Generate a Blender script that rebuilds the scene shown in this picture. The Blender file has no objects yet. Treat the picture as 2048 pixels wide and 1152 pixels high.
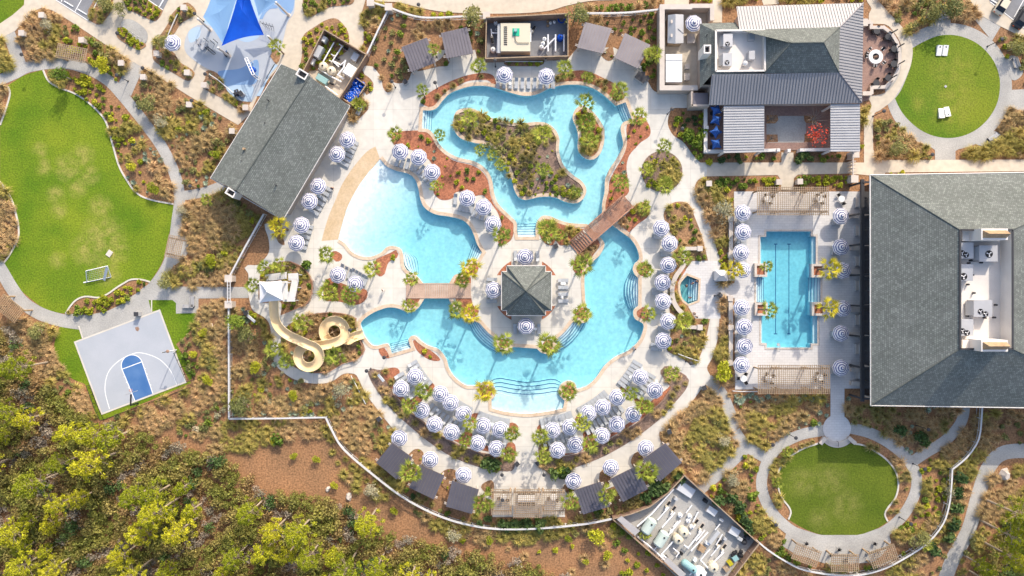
import bpy, math, random
import numpy as np
from mathutils import Vector, Matrix
from mathutils.geometry import delaunay_2d_cdt

SC = bpy.context.scene
COL = SC.collection
R = math.radians
rnd = random.Random(11)
H = 124.0                      # flying height of the drone, metres
F = 2048 * 24 / 36             # focal length in photograph pixels

# ------------------------------------------------------------------ camera
cd = bpy.data.cameras.new('camera'); cam = bpy.data.objects.new('camera', cd)
COL.objects.link(cam); cam.location = (0, 0, H)
cd.lens = 24; cd.sensor_width = 36; cd.clip_start = 1; cd.clip_end = 1500
SC.camera = cam

# ------------------------------------------------------------------ sky, sun, exposure
SUN_EL, SUN_AZ = R(34), R(23)
w = bpy.data.worlds.new('World'); SC.world = w; w.use_nodes = True
nt = w.node_tree; bg = nt.nodes['Background']
sky = nt.nodes.new('ShaderNodeTexSky'); sky.sky_type = 'NISHITA'; sky.sun_disc = False
sky.sun_elevation = SUN_EL; sky.sun_rotation = SUN_AZ; sky.dust_density = 3.0; sky.ozone_density = .6
nt.links.new(sky.outputs[0], bg.inputs[0]); bg.inputs[1].default_value = 0.15
sl = bpy.data.lights.new('sun', 'SUN'); sun = bpy.data.objects.new('sun', sl); COL.objects.link(sun)
sl.energy = 2.25; sl.angle = R(0.55); sl.color = (1, .90, .76)
sd = Vector((math.sin(SUN_AZ) * math.cos(SUN_EL), math.cos(SUN_AZ) * math.cos(SUN_EL), math.sin(SUN_EL)))
sun.rotation_euler = (-sd).to_track_quat('-Z', 'Y').to_euler(); sun.location = sd * 200
vs = SC.view_settings; vs.view_transform = 'Standard'; vs.look = 'None'; vs.gamma = 1
vs.use_curve_mapping = False; vs.exposure = 0.88
try: SC.cycles.transparent_max_bounces = 24
except Exception: pass

# ------------------------------------------------------------------ helpers
def W(px, py, z=0.0):
    """the point that the photograph shows at (px, py), if it lies z metres above the ground"""
    k = (H - z) / F
    return Vector(((px - 1024) * k, (576 - py) * k, z))
PX = H / F                     # metres per pixel on the ground
def P(s):
    """'x,y x,y! ...' -> list of (x, y, is_corner)"""
    out = []
    for t in s.split():
        c = t.endswith('!'); x, y = t.rstrip('!').split(','); out.append((float(x), float(y), c))
    return out
def curve(pts, closed=True, step=5.0):
    """Catmull-Rom through the points, corners kept sharp"""
    if isinstance(pts, str): pts = P(pts)
    pts = [(p[0], p[1], (p[2] if len(p) > 2 else False)) for p in pts]
    n = len(pts); out = []
    for i in range(n if closed else n - 1):
        p1, p2 = pts[i], pts[(i + 1) % n]
        p0 = p1 if p1[2] or (not closed and i == 0) else pts[i - 1]
        p3 = p2 if p2[2] or (not closed and i == n - 2) else pts[(i + 2) % n]
        L = math.hypot(p2[0] - p1[0], p2[1] - p1[1])
        k = 1 if (p1[2] and p2[2]) else max(1, int(L / step))
        for j in range(k):
            t = j / k; a = []
            for d in (0, 1):
                m1 = (p2[d] - p0[d]) * .5; m2 = (p3[d] - p1[d]) * .5
                a.append((2*t**3 - 3*t*t + 1) * p1[d] + (t**3 - 2*t*t + t) * m1 + (-2*t**3 + 3*t*t) * p2[d] + (t**3 - t*t) * m2)
            out.append(tuple(a))
    if not closed: out.append(pts[-1][:2])
    return out
def corners(s): return [(p[0], p[1]) for p in P(s)]
def circle(cx, cy, r, n=40, ry=None): return [(cx + r*math.cos(2*math.pi*i/n), cy + (ry or r)*math.sin(2*math.pi*i/n)) for i in range(n)]
def strip(s, w, closed=False, step=6):
    c = curve(s, closed, step); L, Rr = [], []
    n = len(c)
    for i, p in enumerate(c):
        a = c[(i-1) % n] if closed or i else c[0]; b = c[(i+1) % n] if closed or i < n-1 else c[-1]
        dx, dy = b[0]-a[0], b[1]-a[1]; l = math.hypot(dx, dy) or 1
        L.append((p[0] - dy/l*w/2, p[1] + dx/l*w/2)); Rr.append((p[0] + dy/l*w/2, p[1] - dx/l*w/2))
    return L, Rr
def ribbon(s, w): L, Rr = strip(s, w); return L + Rr[::-1]
def area(p): return .5*sum(p[i-1][0]*p[i][1] - p[i][0]*p[i-1][1] for i in range(len(p)))
def inside(poly, X, Y):
    X = np.asarray(X, float); Y = np.asarray(Y, float); r = np.zeros(X.shape, bool)
    n = len(poly); j = n - 1
    for i in range(n):
        xi, yi = poly[i]; xj, yj = poly[j]
        if yi != yj:
            r ^= ((yi > Y) != (yj > Y)) & (X < (xj - xi)*(Y - yi)/(yj - yi) + xi)
        j = i
    return r
def offset(poly, d):
    """grow a closed outline outwards by d pixels"""
    n = len(poly); s = 1 if area(poly) > 0 else -1; out = []
    for i in range(n):
        a, p, b = poly[i-1], poly[i], poly[(i+1) % n]
        n1 = np.array([p[1]-a[1], a[0]-p[0]]); n2 = np.array([b[1]-p[1], p[0]-b[0]])
        n1 = n1/(np.linalg.norm(n1)+1e-9); n2 = n2/(np.linalg.norm(n2)+1e-9)
        m = n1 + n2; l = np.linalg.norm(m)
        m = n1 if l < .3 else m / l * min(1.5, 2 / l)
        out.append((p[0] + s*d*m[0], p[1] + s*d*m[1]))
    return out
def cdt(loops, extra=()):
    vs, es = [], []
    for lp in loops:
        b = len(vs); vs += [Vector(p) for p in lp]; es += [(b+i, b+(i+1) % len(lp)) for i in range(len(lp))]
    vs += [Vector(p) for p in extra]
    v, e, f, *_ = delaunay_2d_cdt(vs, es, [], 0, 1e-4)
    v = np.array([(a.x, a.y) for a in v]); f = np.array([list(t)[:3] for t in f if len(t) == 3])
    return v, f

class MB:
    """collects shapes and links them as ONE mesh object"""
    def __init__(s): s.v = []; s.f = []; s.m = []; s.uv = None
    def add(s, vs, fs, mi=0):
        b = len(s.v); s.v += [tuple(v) for v in vs]; s.f += [tuple(b+i for i in f) for f in fs]; s.m += [mi]*len(fs); return s
    def quad(s, a, b, c, d, mi=0): return s.add([a, b, c, d], [(0, 1, 2, 3)], mi)
    def box(s, c, d, rz=0, mi=0, tilt=None):
        x, y, z = d[0]/2, d[1]/2, d[2]/2
        M_ = Matrix.Rotation(rz, 3, 'Z')
        if tilt: M_ = M_ @ Matrix.Rotation(tilt, 3, 'X')
        vs = [Vector(c) + M_ @ Vector((i*x, j*y, k*z)) for k in (-1, 1) for j in (-1, 1) for i in (-1, 1)]
        return s.add(vs, [(0,2,3,1),(4,5,7,6),(0,1,5,4),(2,6,7,3),(0,4,6,2),(1,3,7,5)], mi)
    def bar(s, a, b, w, h, mi=0):
        """rectangular bar from a to b, width w across and h upright"""
        a, b = Vector(a), Vector(b); d = (b-a); 
        if d.length < 1e-6: return s
        d.normalize(); side = d.cross(Vector((0,0,1)))
        if side.length < 1e-3: side = Vector((1,0,0))
        side.normalize(); up = side.cross(d)
        vs = [p + side*i*w/2 + up*j*h/2 for p in (a, b) for i, j in ((-1,-1),(1,-1),(1,1),(-1,1))]
        return s.add(vs, [(0,3,2,1),(4,5,6,7),(0,1,5,4),(1,2,6,5),(2,3,7,6),(3,0,4,7)], mi)
    def tube(s, pts, r, n=6, mi=0, cap=True):
        pts = [Vector(p) for p in pts]; rs = r if isinstance(r, (list, tuple)) else [r]*len(pts); b = len(s.v); prev = None
        for i, p in enumerate(pts):
            d = (pts[min(i+1, len(pts)-1)] - pts[max(i-1, 0)]).normalized()
            a = d.orthogonal() if prev is None else (prev - d*prev.dot(d))
            if a.length < 1e-4: a = d.orthogonal()
            a.normalize(); prev = a; c = d.cross(a)
            s.v += [tuple(p + (a*math.cos(2*math.pi*k/n) + c*math.sin(2*math.pi*k/n))*rs[i]) for k in range(n)]
        for i in range(len(pts)-1):
            for k in range(n):
                s.f.append((b+i*n+k, b+i*n+(k+1) % n, b+(i+1)*n+(k+1) % n, b+(i+1)*n+k)); s.m.append(mi)
        if cap:
            s.f.append(tuple(b+k for k in range(n))[::-1]); s.m.append(mi)
            s.f.append(tuple(b+(len(pts)-1)*n+k for k in range(n))); s.m.append(mi)
        return s
    def cyl(s, c, r, h, n=12, mi=0, r2=None):
        c = Vector(c); return s.tube([c, c+Vector((0,0,h))], [r, r if r2 is None else r2], n, mi)
    def ball(s, c, r, n=8, mi=0, sz=1.0):
        c = Vector(c); pts = [c + Vector((0,0,r*sz*-math.cos(math.pi*i/6))) for i in range(7)]
        return s.tube(pts, [max(.01*r, r*math.sin(math.pi*i/6)) for i in range(7)], n, mi)
    def prism(s, poly, z0, z1, mi=0, top=True, bottom=False):
        """poly of world (x, y)"""
        if area(poly) < 0: poly = poly[::-1]
        n = len(poly); b = len(s.v)
        s.v += [(p[0], p[1], z0) for p in poly] + [(p[0], p[1], z1) for p in poly]
        for i in range(n):
            j = (i+1) % n; s.f.append((b+i, b+j, b+n+j, b+n+i)); s.m.append(mi)
        if top: s.f.append(tuple(b+n+i for i in range(n))); s.m.append(mi)
        if bottom: s.f.append(tuple(b+i for i in range(n))[::-1]); s.m.append(mi)
        return s
    def build(s, name, mats, parent=None, smooth=False):
        me = bpy.data.meshes.new(name); me.from_pydata(s.v, [], s.f)
        if not isinstance(mats, (list, tuple)): mats = [mats]
        for m in mats: me.materials.append(m)
        if len(mats) > 1: me.polygons.foreach_set('material_index', np.array(s.m, dtype=np.int32))
        if s.uv is not None:
            l = me.uv_layers.new(name='uv'); l.data.foreach_set('uv', np.array(s.uv, dtype=np.float32).ravel())
        if smooth: me.polygons.foreach_set('use_smooth', np.ones(len(s.f), bool))
        me.update()
        o = bpy.data.objects.new(name, me); COL.objects.link(o)
        if parent: o.parent = parent
        return o
def npmesh(name, v, f, m, parent=None):
    """fast mesh from numpy arrays of equal-sized faces"""
    me = bpy.data.meshes.new(name); k = f.shape[1]
    me.vertices.add(len(v)); me.vertices.foreach_set('co', np.asarray(v, np.float32).ravel())
    me.loops.add(f.size); me.loops.foreach_set('vertex_index', f.astype(np.int32).ravel())
    me.polygons.add(len(f)); me.polygons.foreach_set('loop_start', np.arange(0, f.size, k, dtype=np.int32))
    me.update(calc_edges=True); me.validate()
    if m: me.materials.append(m)
    o = bpy.data.objects.new(name, me); COL.objects.link(o)
    if parent: o.parent = parent
    return o
def tag(o, label=None, cat=None, group=None, kind=None):
    if label: o['label'] = label
    if cat: o['category'] = cat
    if group: o['group'] = group
    if kind: o['kind'] = kind
    return o
def thing(name, label=None, cat=None, loc=(0,0,0), rz=0, group=None):
    o = bpy.data.objects.new(name, None); COL.objects.link(o); o.empty_display_size = .2
    o.location = loc; o.rotation_euler = (0, 0, rz); return tag(o, label, cat, group)
def copy_tree(o, parent=None):
    c = o.copy(); COL.objects.link(c)
    if parent: c.parent = parent
    for ch in [x for x in KIDS.get(o.name, [])]: copy_tree(ch, c)
    return c
KIDS = {}
def freeze(o):
    KIDS[o.name] = list(o.children)
    for c in o.children: freeze(c)
    return o
class Proto:
    """a thing with its parts; the first placement uses the thing itself, later ones copies"""
    def __init__(s, root): s.root = freeze(root); s.used = False
    def put(s, loc, rz=0, label=None, group=None, scale=None):
        o = copy_tree(s.root) if s.used else s.root; s.used = True
        o.location = loc; o.rotation_euler = (0, 0, rz)
        if scale: o.scale = scale if isinstance(scale, (tuple, list)) else (scale,)*3
        elif o is not s.root: o.scale = (1, 1, 1)
        if label: o['label'] = label
        if group: o['group'] = group
        return o
ORD = ['first','second','third','fourth','fifth','sixth','seventh','eighth','ninth','tenth','eleventh','twelfth','thirteenth','fourteenth','fifteenth','sixteenth','seventeenth','eighteenth','nineteenth','twentieth']

# ------------------------------------------------------------------ materials
def mat(name, c1, c2=None, scale=.5, rough=.85, lo=.35, hi=.65, fine=0, fscale=8, isl=0, orand=0, bump=0, metal=0, spec=.25, trans=0, patch=None, pc=None, brick=None):
    m = bpy.data.materials.new(name); m.use_nodes = True; n = m.node_tree.nodes; l = m.node_tree.links
    b = n['Principled BSDF']; out = n['Material Output']
    b.inputs['Roughness'].default_value = rough; b.inputs['Metallic'].default_value = metal
    b.inputs['Specular IOR Level'].default_value = spec
    geo = n.new('ShaderNodeNewGeometry'); pos = geo.outputs['Position']
    def noise(sc, det=5, v=None):
        t = n.new('ShaderNodeTexNoise'); t.inputs['Scale'].default_value = sc; t.inputs['Detail'].default_value = det
        l.new(v or pos, t.inputs['Vector']); return t.outputs['Fac']
    def mixc(f, a, c, mode='MIX'):
        x = n.new('ShaderNodeMix'); x.data_type = 'RGBA'; x.blend_type = mode
        for s_, v in ((0, f), (6, a), (7, c)):
            if hasattr(v, 'node'): l.new(v, x.inputs[s_])
            else: x.inputs[s_].default_value = v if s_ == 0 else (*v, 1) if len(v) == 3 else v
        return x.outputs[2]
    def mrange(v, a, c, d=0, e=1):
        x = n.new('ShaderNodeMapRange'); l.new(v, x.inputs[0])
        for i, k in enumerate((a, c, d, e)): x.inputs[i+1].default_value = k
        return x.outputs[0]
    col = None
    if c2 is not None: col = mixc(mrange(noise(scale), lo, hi), c1, c2)
    else:
        rgb = n.new('ShaderNodeRGB'); rgb.outputs[0].default_value = (*c1, 1); col = rgb.outputs[0]
    if patch:
        acc = None
        for (px, py, r) in patch:
            d = n.new('ShaderNodeVectorMath'); d.operation = 'DISTANCE'; l.new(pos, d.inputs[0]); d.inputs[1].default_value = W(px, py, .03)
            f = mrange(d.outputs['Value'], r*PX, r*PX*.25)
            if acc is None: acc = f
            else:
                a = n.new('ShaderNodeMath'); a.operation = 'MAXIMUM'; l.new(acc, a.inputs[0]); l.new(f, a.inputs[1]); acc = a.outputs[0]
        mu = n.new('ShaderNodeMath'); mu.operation = 'MULTIPLY'; l.new(acc, mu.inputs[0]); l.new(mrange(noise(.7, 9), .30, .72), mu.inputs[1])
        mu2 = n.new('ShaderNodeMath'); mu2.operation = 'MULTIPLY'; l.new(mu.outputs[0], mu2.inputs[0]); mu2.inputs[1].default_value = .85
        col = mixc(mu2.outputs[0], col, pc)
    if brick:
        t = n.new('ShaderNodeTexBrick'); uv = n.new('ShaderNodeUVMap')
        l.new((uv.outputs[0] if brick.get('uv') else pos), t.inputs['Vector'])
        t.inputs['Scale'].default_value = 1; t.inputs['Brick Width'].default_value = brick['w']; t.inputs['Row Height'].default_value = brick['h']
        t.inputs['Mortar Size'].default_value = brick['m']; t.inputs['Mortar Smooth'].default_value = .2; t.inputs['Bias'].default_value = brick.get('bias', 0)
        t.inputs['Color1'].default_value = (*brick['a'], 1); t.inputs['Color2'].default_value = (*brick['b'], 1); t.inputs['Mortar'].default_value = (*brick['c'], 1)
        t.offset = brick.get('off', .5)
        col = mixc(1.0, t.outputs['Color'], col, 'MULTIPLY')
    if fine:
        f = mrange(noise(fscale, 3), .3, .7, 1-fine, 1+fine)
        cc = n.new('ShaderNodeCombineColor'); [l.new(f, cc.inputs[i]) for i in range(3)]
        col = mixc(1.0, col, cc.outputs[0], 'MULTIPLY')
    if isl or orand:
        hsv = n.new('ShaderNodeHueSaturation'); l.new(col, hsv.inputs['Color'])
        if isl: v = mrange(geo.outputs['Random Per Island'], 0, 1, 1-isl, 1+isl)
        if orand:
            oi = n.new('ShaderNodeObjectInfo'); v2 = mrange(oi.outputs['Random'], 0, 1, 1-orand, 1+orand)
            l.new(mrange(oi.outputs['Random'], 0, 1, .5+orand*.06, .5-orand*.06), hsv.inputs['Hue'])
            if isl:
                a = n.new('ShaderNodeMath'); a.operation = 'MULTIPLY'; l.new(v, a.inputs[0]); l.new(v2, a.inputs[1]); v = a.outputs[0]
            else: v = v2
        l.new(v, hsv.inputs['Value']); col = hsv.outputs[0]
    l.new(col, b.inputs['Base Color'])
    if bump:
        bp = n.new('ShaderNodeBump'); bp.inputs['Strength'].default_value = bump; bp.inputs['Distance'].default_value = .1
        l.new(noise(fscale if fine else 6, 4), bp.inputs['Height']); l.new(bp.outputs[0], b.inputs['Normal'])
    if trans:
        tr = n.new('ShaderNodeBsdfTranslucent'); l.new(col, tr.inputs[0]); mx = n.new('ShaderNodeMixShader'); mx.inputs[0].default_value = trans
        l.new(b.outputs[0], mx.inputs[1]); l.new(tr.outputs[0], mx.inputs[2]); l.new(mx.outputs[0], out.inputs[0])
    return m
M = {}
def D(k, *a, **kw): M[k] = mat(k, *a, **kw)
D('mulch', (.335,.175,.085), (.25,.14,.072), scale=.16, fine=.42, fscale=3.2, bump=.5)
D('red_mulch', (.40,.155,.085), (.32,.125,.07), scale=.5, fine=.4, fscale=4, bump=.5)
D('grey_mulch', (.25,.17,.13), (.19,.13,.10), scale=.4, fine=.4, fscale=4, bump=.5)
D('bed_mulch', (.33,.185,.095), (.25,.15,.085), scale=.3, fine=.4, fscale=4, bump=.5)
D('concrete', (.665,.635,.575), (.59,.555,.495), scale=.09, lo=.32, hi=.68, fine=.07, fscale=.8, brick=dict(w=3.6, h=3.6, m=.035, a=(1,1,1), b=(.94,.94,.94), c=(.78,.77,.76), off=0))
D('walk', (.60,.53,.43), (.52,.45,.355), scale=.12, lo=.3, hi=.7, fine=.08, fscale=1.1)
D('gravel', (.44,.425,.395), (.34,.33,.31), scale=.22, fine=.14, fscale=5, bump=.3)
D('paver', (.66,.645,.63), (.60,.585,.57), scale=.2, fine=.04, brick=dict(w=.9, h=.45, m=.018, a=(1,1,1), b=(.92,.92,.93), c=(.72,.7,.7)))
D('brick_paver', (.36,.235,.19), (.30,.19,.16), scale=.3, fine=.12, fscale=4, brick=dict(w=.4, h=.2, m=.015, a=(1,1,1), b=(.85,.85,.85), c=(.7,.7,.7)))
D('lawn', (.08,.160,.004), (.18,.235,.012), scale=.13, lo=.3, hi=.7, fine=.3, fscale=3.5, bump=.6,
  patch=[(135,335,34),(88,335,22),(112,390,24),(180,350,26),(200,415,30),(155,375,26),(205,470,52),(178,500,44),(225,500,40),(118,420,22),(215,545,34),(115,520,22),(165,310,30),(80,300,20)], pc=(.36,.31,.085))
D('lawn_dark', (.075,.115,.006), (.12,.155,.012), scale=.14, lo=.3, hi=.7, fine=.3, fscale=3.5, bump=.6,
  patch=[(1605,965,40),(1690,1010,45),(1660,960,45),(1640,1040,30)], pc=(.21,.205,.05))
D('lawn_round', (.07,.15,.004), (.17,.21,.012), scale=.1, lo=.3, hi=.7, fine=.3, fscale=3.5, bump=.6,
  patch=[(1905,140,60),(1910,190,60),(1840,205,30),(1900,225,50)], pc=(.22,.23,.03))
D('asphalt', (.23,.235,.25), (.19,.195,.21), scale=.5, fine=.1)
D('curb', (.62,.58,.51), (.55,.51,.44), scale=.5)
D('coping', (.55,.41,.29), (.62,.50,.38), scale=.6, fine=.12, fscale=2.5)
D('beach', (.52,.385,.235), (.60,.46,.31), scale=.35, fine=.1, fscale=3)
D('plaster', (.66,.755,.77), (.56,.68,.71), scale=1.1, fine=.085, fscale=1.9)  # mottling put into the colour imitates rippled light in the water
D('tile_blue', (.03,.13,.30), rough=.3)
D('lane_blue', (.02,.09,.25), rough=.4)
D('white', (.62,.61,.595), (.56,.55,.54), scale=1, rough=.5)
D('white_pipe', (.80,.80,.81), rough=.4)
D('offwhite', (.52,.46,.41), (.58,.52,.46), scale=.8)
D('membrane', (.76,.71,.65), (.68,.63,.58), scale=.35, fine=.04)
D('shingle', (.155,.165,.155), (.13,.14,.13), scale=.3, fine=.12, fscale=2.5, rough=.9,
  brick=dict(uv=1, w=.36, h=.31, m=.03, a=(1.0,1.0,1.0), b=(1.75,1.8,1.75), c=(.66,.68,.68), bias=-.4))
D('metal_dark', (.14,.13,.15), (.16,.15,.17), scale=.5, rough=.45, metal=.3)
D('metal_roof', (.28,.275,.285), (.31,.305,.315), scale=.3, rough=.5, metal=.1)
D('metal_seam', (.22,.22,.23), rough=.5, metal=.3)
D('galv', (.41,.41,.42), (.46,.46,.47), scale=.5, rough=.5, metal=.2)
D('steel_dark', (.05,.05,.055), rough=.5)
D('black', (.02,.02,.022), rough=.5)
D('window_glass', (.02,.022,.028), rough=.1, spec=.5)
D('trim', (.70,.66,.62), rough=.6)
D('stucco', (.50,.42,.36), (.45,.375,.32), scale=.6)
D('wood', (.40,.28,.17), (.31,.21,.125), scale=1.2, fine=.15, fscale=5)
D('wood_pale', (.40,.30,.205), (.31,.23,.155), scale=1.1, fine=.12, fscale=5)
D('wood_red', (.43,.235,.155), (.34,.175,.115), scale=1.2, fine=.15, fscale=5)
D('wood_fence', (.30,.19,.135), (.23,.15,.11), scale=.8, fine=.15, fscale=4)
D('boardwalk', (.52,.37,.285), (.44,.31,.24), scale=.9, fine=.1, fscale=5)
D('stone', (.56,.50,.44), (.48,.42,.37), scale=1.5, fine=.15, fscale=5)
D('fabric_white', (.72,.71,.72), rough=.8)
D('fabric_navy', (.05,.058,.21), rough=.8)
D('fabric_grey', (.38,.40,.425), (.42,.44,.465), scale=2, rough=.8)
D('frame_grey', (.42,.43,.44), rough=.5)
D('sail_blue', (.005,.10,.62), (.004,.075,.50), scale=.4, rough=.6, trans=.25)
D('sail_pale', (.26,.46,.72), (.30,.50,.75), scale=.3, rough=.7, trans=.3)
D('pad_grey', (.40,.43,.47), (.43,.46,.50), scale=.4)
D('pad_pale', (.38,.50,.62), rough=.8)
D('pad_blue', (.19,.31,.50), (.215,.34,.53), scale=.4)
D('court_grey', (.375,.40,.44), (.415,.435,.475), scale=.2, fine=.03)
D('court_blue', (.05,.14,.34), (.09,.19,.39), scale=.35)
D('paint_white', (.80,.80,.79), rough=.6)
D('slide_cream', (.72,.55,.31), (.76,.60,.37), scale=.5, rough=.35)
D('tank_cream', (.62,.55,.42), rough=.45)
D('tank_green', (.48,.55,.50), rough=.45)
D('teal', (.25,.42,.42), rough=.5)
D('hatch_green', (.02,.42,.25), rough=.5)
D('tube_blue', (.01,.09,.50), rough=.25)
D('cloth_blue', (.03,.10,.34), rough=.8)
D('skin', (.45,.27,.18), rough=.6)
D('hair', (.05,.03,.02), rough=.6)
D('trunk', (.23,.17,.12), (.17,.125,.09), scale=2, fine=.2)
D('pine_bark', (.42,.335,.25), (.33,.265,.20), scale=2, fine=.2)
D('branch', (.30,.255,.21), rough=.9)
LEAF = dict(isl=.4, orand=.3, rough=.6, trans=.22)
D('leaf_lime', (.36,.38,.025), **LEAF)
D('leaf_green', (.17,.24,.03), **LEAF)
D('leaf_dark', (.085,.14,.04), **LEAF)
D('leaf_olive', (.26,.26,.085), **LEAF)
D('leaf_grey', (.42,.39,.25), **LEAF)
D('leaf_pine', (.345,.36,.018), **LEAF)
D('leaf_scrub', (.265,.235,.065), **LEAF)
D('leaf_brown', (.31,.215,.085), **LEAF)
D('leaf_moss', (.26,.255,.055), **LEAF)
D('hatch_grey', (.58,.585,.60), rough=.5)
D('leaf_twig', (.30,.26,.19), **LEAF)
D('leaf_red', (.55,.12,.035), **LEAF)
D('leaf_agave', (.33,.40,.29), **LEAF)
D('leaf_palm', (.30,.34,.05), isl=.45, orand=.18, rough=.5, trans=.2)
D('leaf_yellow', (.55,.46,.03), isl=.4, orand=.12, rough=.55, trans=.2)
D('grass_tan', (.50,.35,.165), isl=.35, orand=.2, trans=.2)
D('grass_gold', (.42,.35,.095), isl=.35, orand=.2, trans=.2)
D('grass_olive', (.38,.32,.11), isl=.35, orand=.2, trans=.2)

# water: clear, lightly mirroring skin over an absorbing body
def water_mat(name, col, dens):
    m = bpy.data.materials.new(name); m.use_nodes = True; n = m.node_tree.nodes; l = m.node_tree.links
    n.remove(n['Principled BSDF']); out = n['Material Output']
    tr = n.new('ShaderNodeBsdfTransparent'); gl = n.new('ShaderNodeBsdfGlossy'); gl.inputs['Roughness'].default_value = .12
    fr = n.new('ShaderNodeLayerWeight'); fr.inputs['Blend'].default_value = .5; mx = n.new('ShaderNodeMixShader')
    pw = n.new('ShaderNodeMath'); pw.operation = 'POWER'; l.new(fr.outputs['Facing'], pw.inputs[0]); pw.inputs[1].default_value = 5   # Schlick, the same from both sides
    ad = n.new('ShaderNodeMath'); ad.operation = 'MULTIPLY_ADD'; l.new(pw.outputs[0], ad.inputs[0]); ad.inputs[1].default_value = .98; ad.inputs[2].default_value = .02
    t = n.new('ShaderNodeTexNoise'); t.inputs['Scale'].default_value = 2.2; t.inputs['Detail'].default_value = 3
    g = n.new('ShaderNodeNewGeometry'); l.new(g.outputs['Position'], t.inputs['Vector'])
    bp = n.new('ShaderNodeBump'); bp.inputs['Strength'].default_value = .5; bp.inputs['Distance'].default_value = .08
    l.new(t.outputs['Fac'], bp.inputs['Height'])
    for x in (gl, fr): l.new(bp.outputs[0], x.inputs['Normal'])
    l.new(ad.outputs[0], mx.inputs[0]); l.new(tr.outputs[0], mx.inputs[1]); l.new(gl.outputs[0], mx.inputs[2]); l.new(mx.outputs[0], out.inputs['Surface'])
    va = n.new('ShaderNodeVolumeAbsorption'); va.inputs['Color'].default_value = (*col, 1); va.inputs['Density'].default_value = dens
    l.new(va.outputs[0], out.inputs['Volume']); return m
M['water'] = water_mat('water', (.12,.82,.89), .34)
M['water_deep'] = water_mat('water_deep', (.06,.76,.87), .38)
# ------------------------------------------------------------------ outlines (photograph pixels)
LAGOON = curve("846,221! 862,221 874,216 887,200 904,185 937,174 960,172 982,174 1022,186 1049,192 1074,189 1099,177 1124,171 1156,170 1186,177 1209,192 1231,212! 1251,205! 1264,240! 1246,245 1241,258 1244,275 1246,288 1241,303 1231,320 1219,338 1210,360 1209,383 1204,408 1204,428! 1224,450! 1241,463 1261,478 1274,498 1278,518 1270,526 1265,538 1269,549! 1276,556! 1276,612! 1268,618 1266,627 1270,638 1286,648 1285,663 1276,683 1256,701 1231,713 1209,731 1191,756 1174,771 1154,778! 1150,766 1136,761 1122,768 1117,780 1120,792 1129,801! 1126,816! 1099,822 1054,827 1012,823 984,816! 983,800! 991,790 990,776 979,765 966,764 954,771! 932,770 912,756 899,738 892,716 877,698 857,691 842,681 832,672 822,672 817,678 822,696! 784,707! 777,688 767,688 747,691 732,676 724,658 722,646 732,635 752,623 777,615 797,617 812,623 827,623 839,613 849,597! 847,567! 832,550 814,540 808,528 807,513 802,498 789,492 774,494 762,505 742,513 722,512 704,503 692,488 676,477! 682,453 689,430 702,400 719,370 737,345 758,315! 774,333 794,342 817,348 831,360 837,378 841,398 849,415 869,428 897,433 922,439 937,450 947,468 954,488 964,505! 955,520! 938,522 931,532 922,546 909,550 899,566! 897,597! 906,613 920,628 936,637 959,646! 974,663 992,679 991,690 997,701 1008,704 1019,700 1025,694! 1074,697! 1082,705 1097,708 1109,702 1113,690 1113,680 1131,662 1144,646! 1152,642 1165,646 1177,640 1180,626 1172,610 1170,590 1169,555 1174,538 1184,525 1201,508 1209,488 1199,473! 1174,448! 1141,446 1119,440 1099,432 1084,432 1074,443 1071,460! 1071,473! 1036,473! 1034,463 1033,445 1022,433 999,410 989,388 984,360 972,338 949,323 917,315 894,303 879,288 869,270 857,259 844,257!", step=4)
ISLE1 = curve("917,220 937,216 957,222 974,232 999,241 1022,245 1049,246 1074,244 1094,247 1111,260 1119,278 1118,295 1120,312 1129,333 1146,350 1164,363 1173,380 1166,398 1151,407 1131,404 1109,395 1081,394 1051,400 1036,393 1028,378 1023,358 1014,335 997,308 977,291 949,286 922,277 909,262 906,245 909,230", step=4)
ISLE2 = curve("1164,211 1150,220 1145,237 1152,255 1156,272 1155,295 1160,308 1172,318 1187,319 1200,308 1207,290 1209,272 1208,257 1199,240 1184,222", step=4)
LAP = corners("1532,463 1621,463 1621,473 1631,473 1631,528 1619,528 1619,555 1640,555 1640,604 1620,604 1620,631 1634,631 1634,687 1621,687 1621,695 1533,695 1533,686 1522,686 1522,631 1532,631 1532,605 1512,605 1512,554 1531,554 1531,527 1520,527 1520,474 1532,474")
SPA = curve("1374,551! 1397,560! 1395,601! 1377,608! 1367,600 1362,590 1360,575 1362,565", step=3)
POOLS = [LAGOON, LAP, SPA]
NOPLANT = []                   # outlines on which nothing grows

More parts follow.
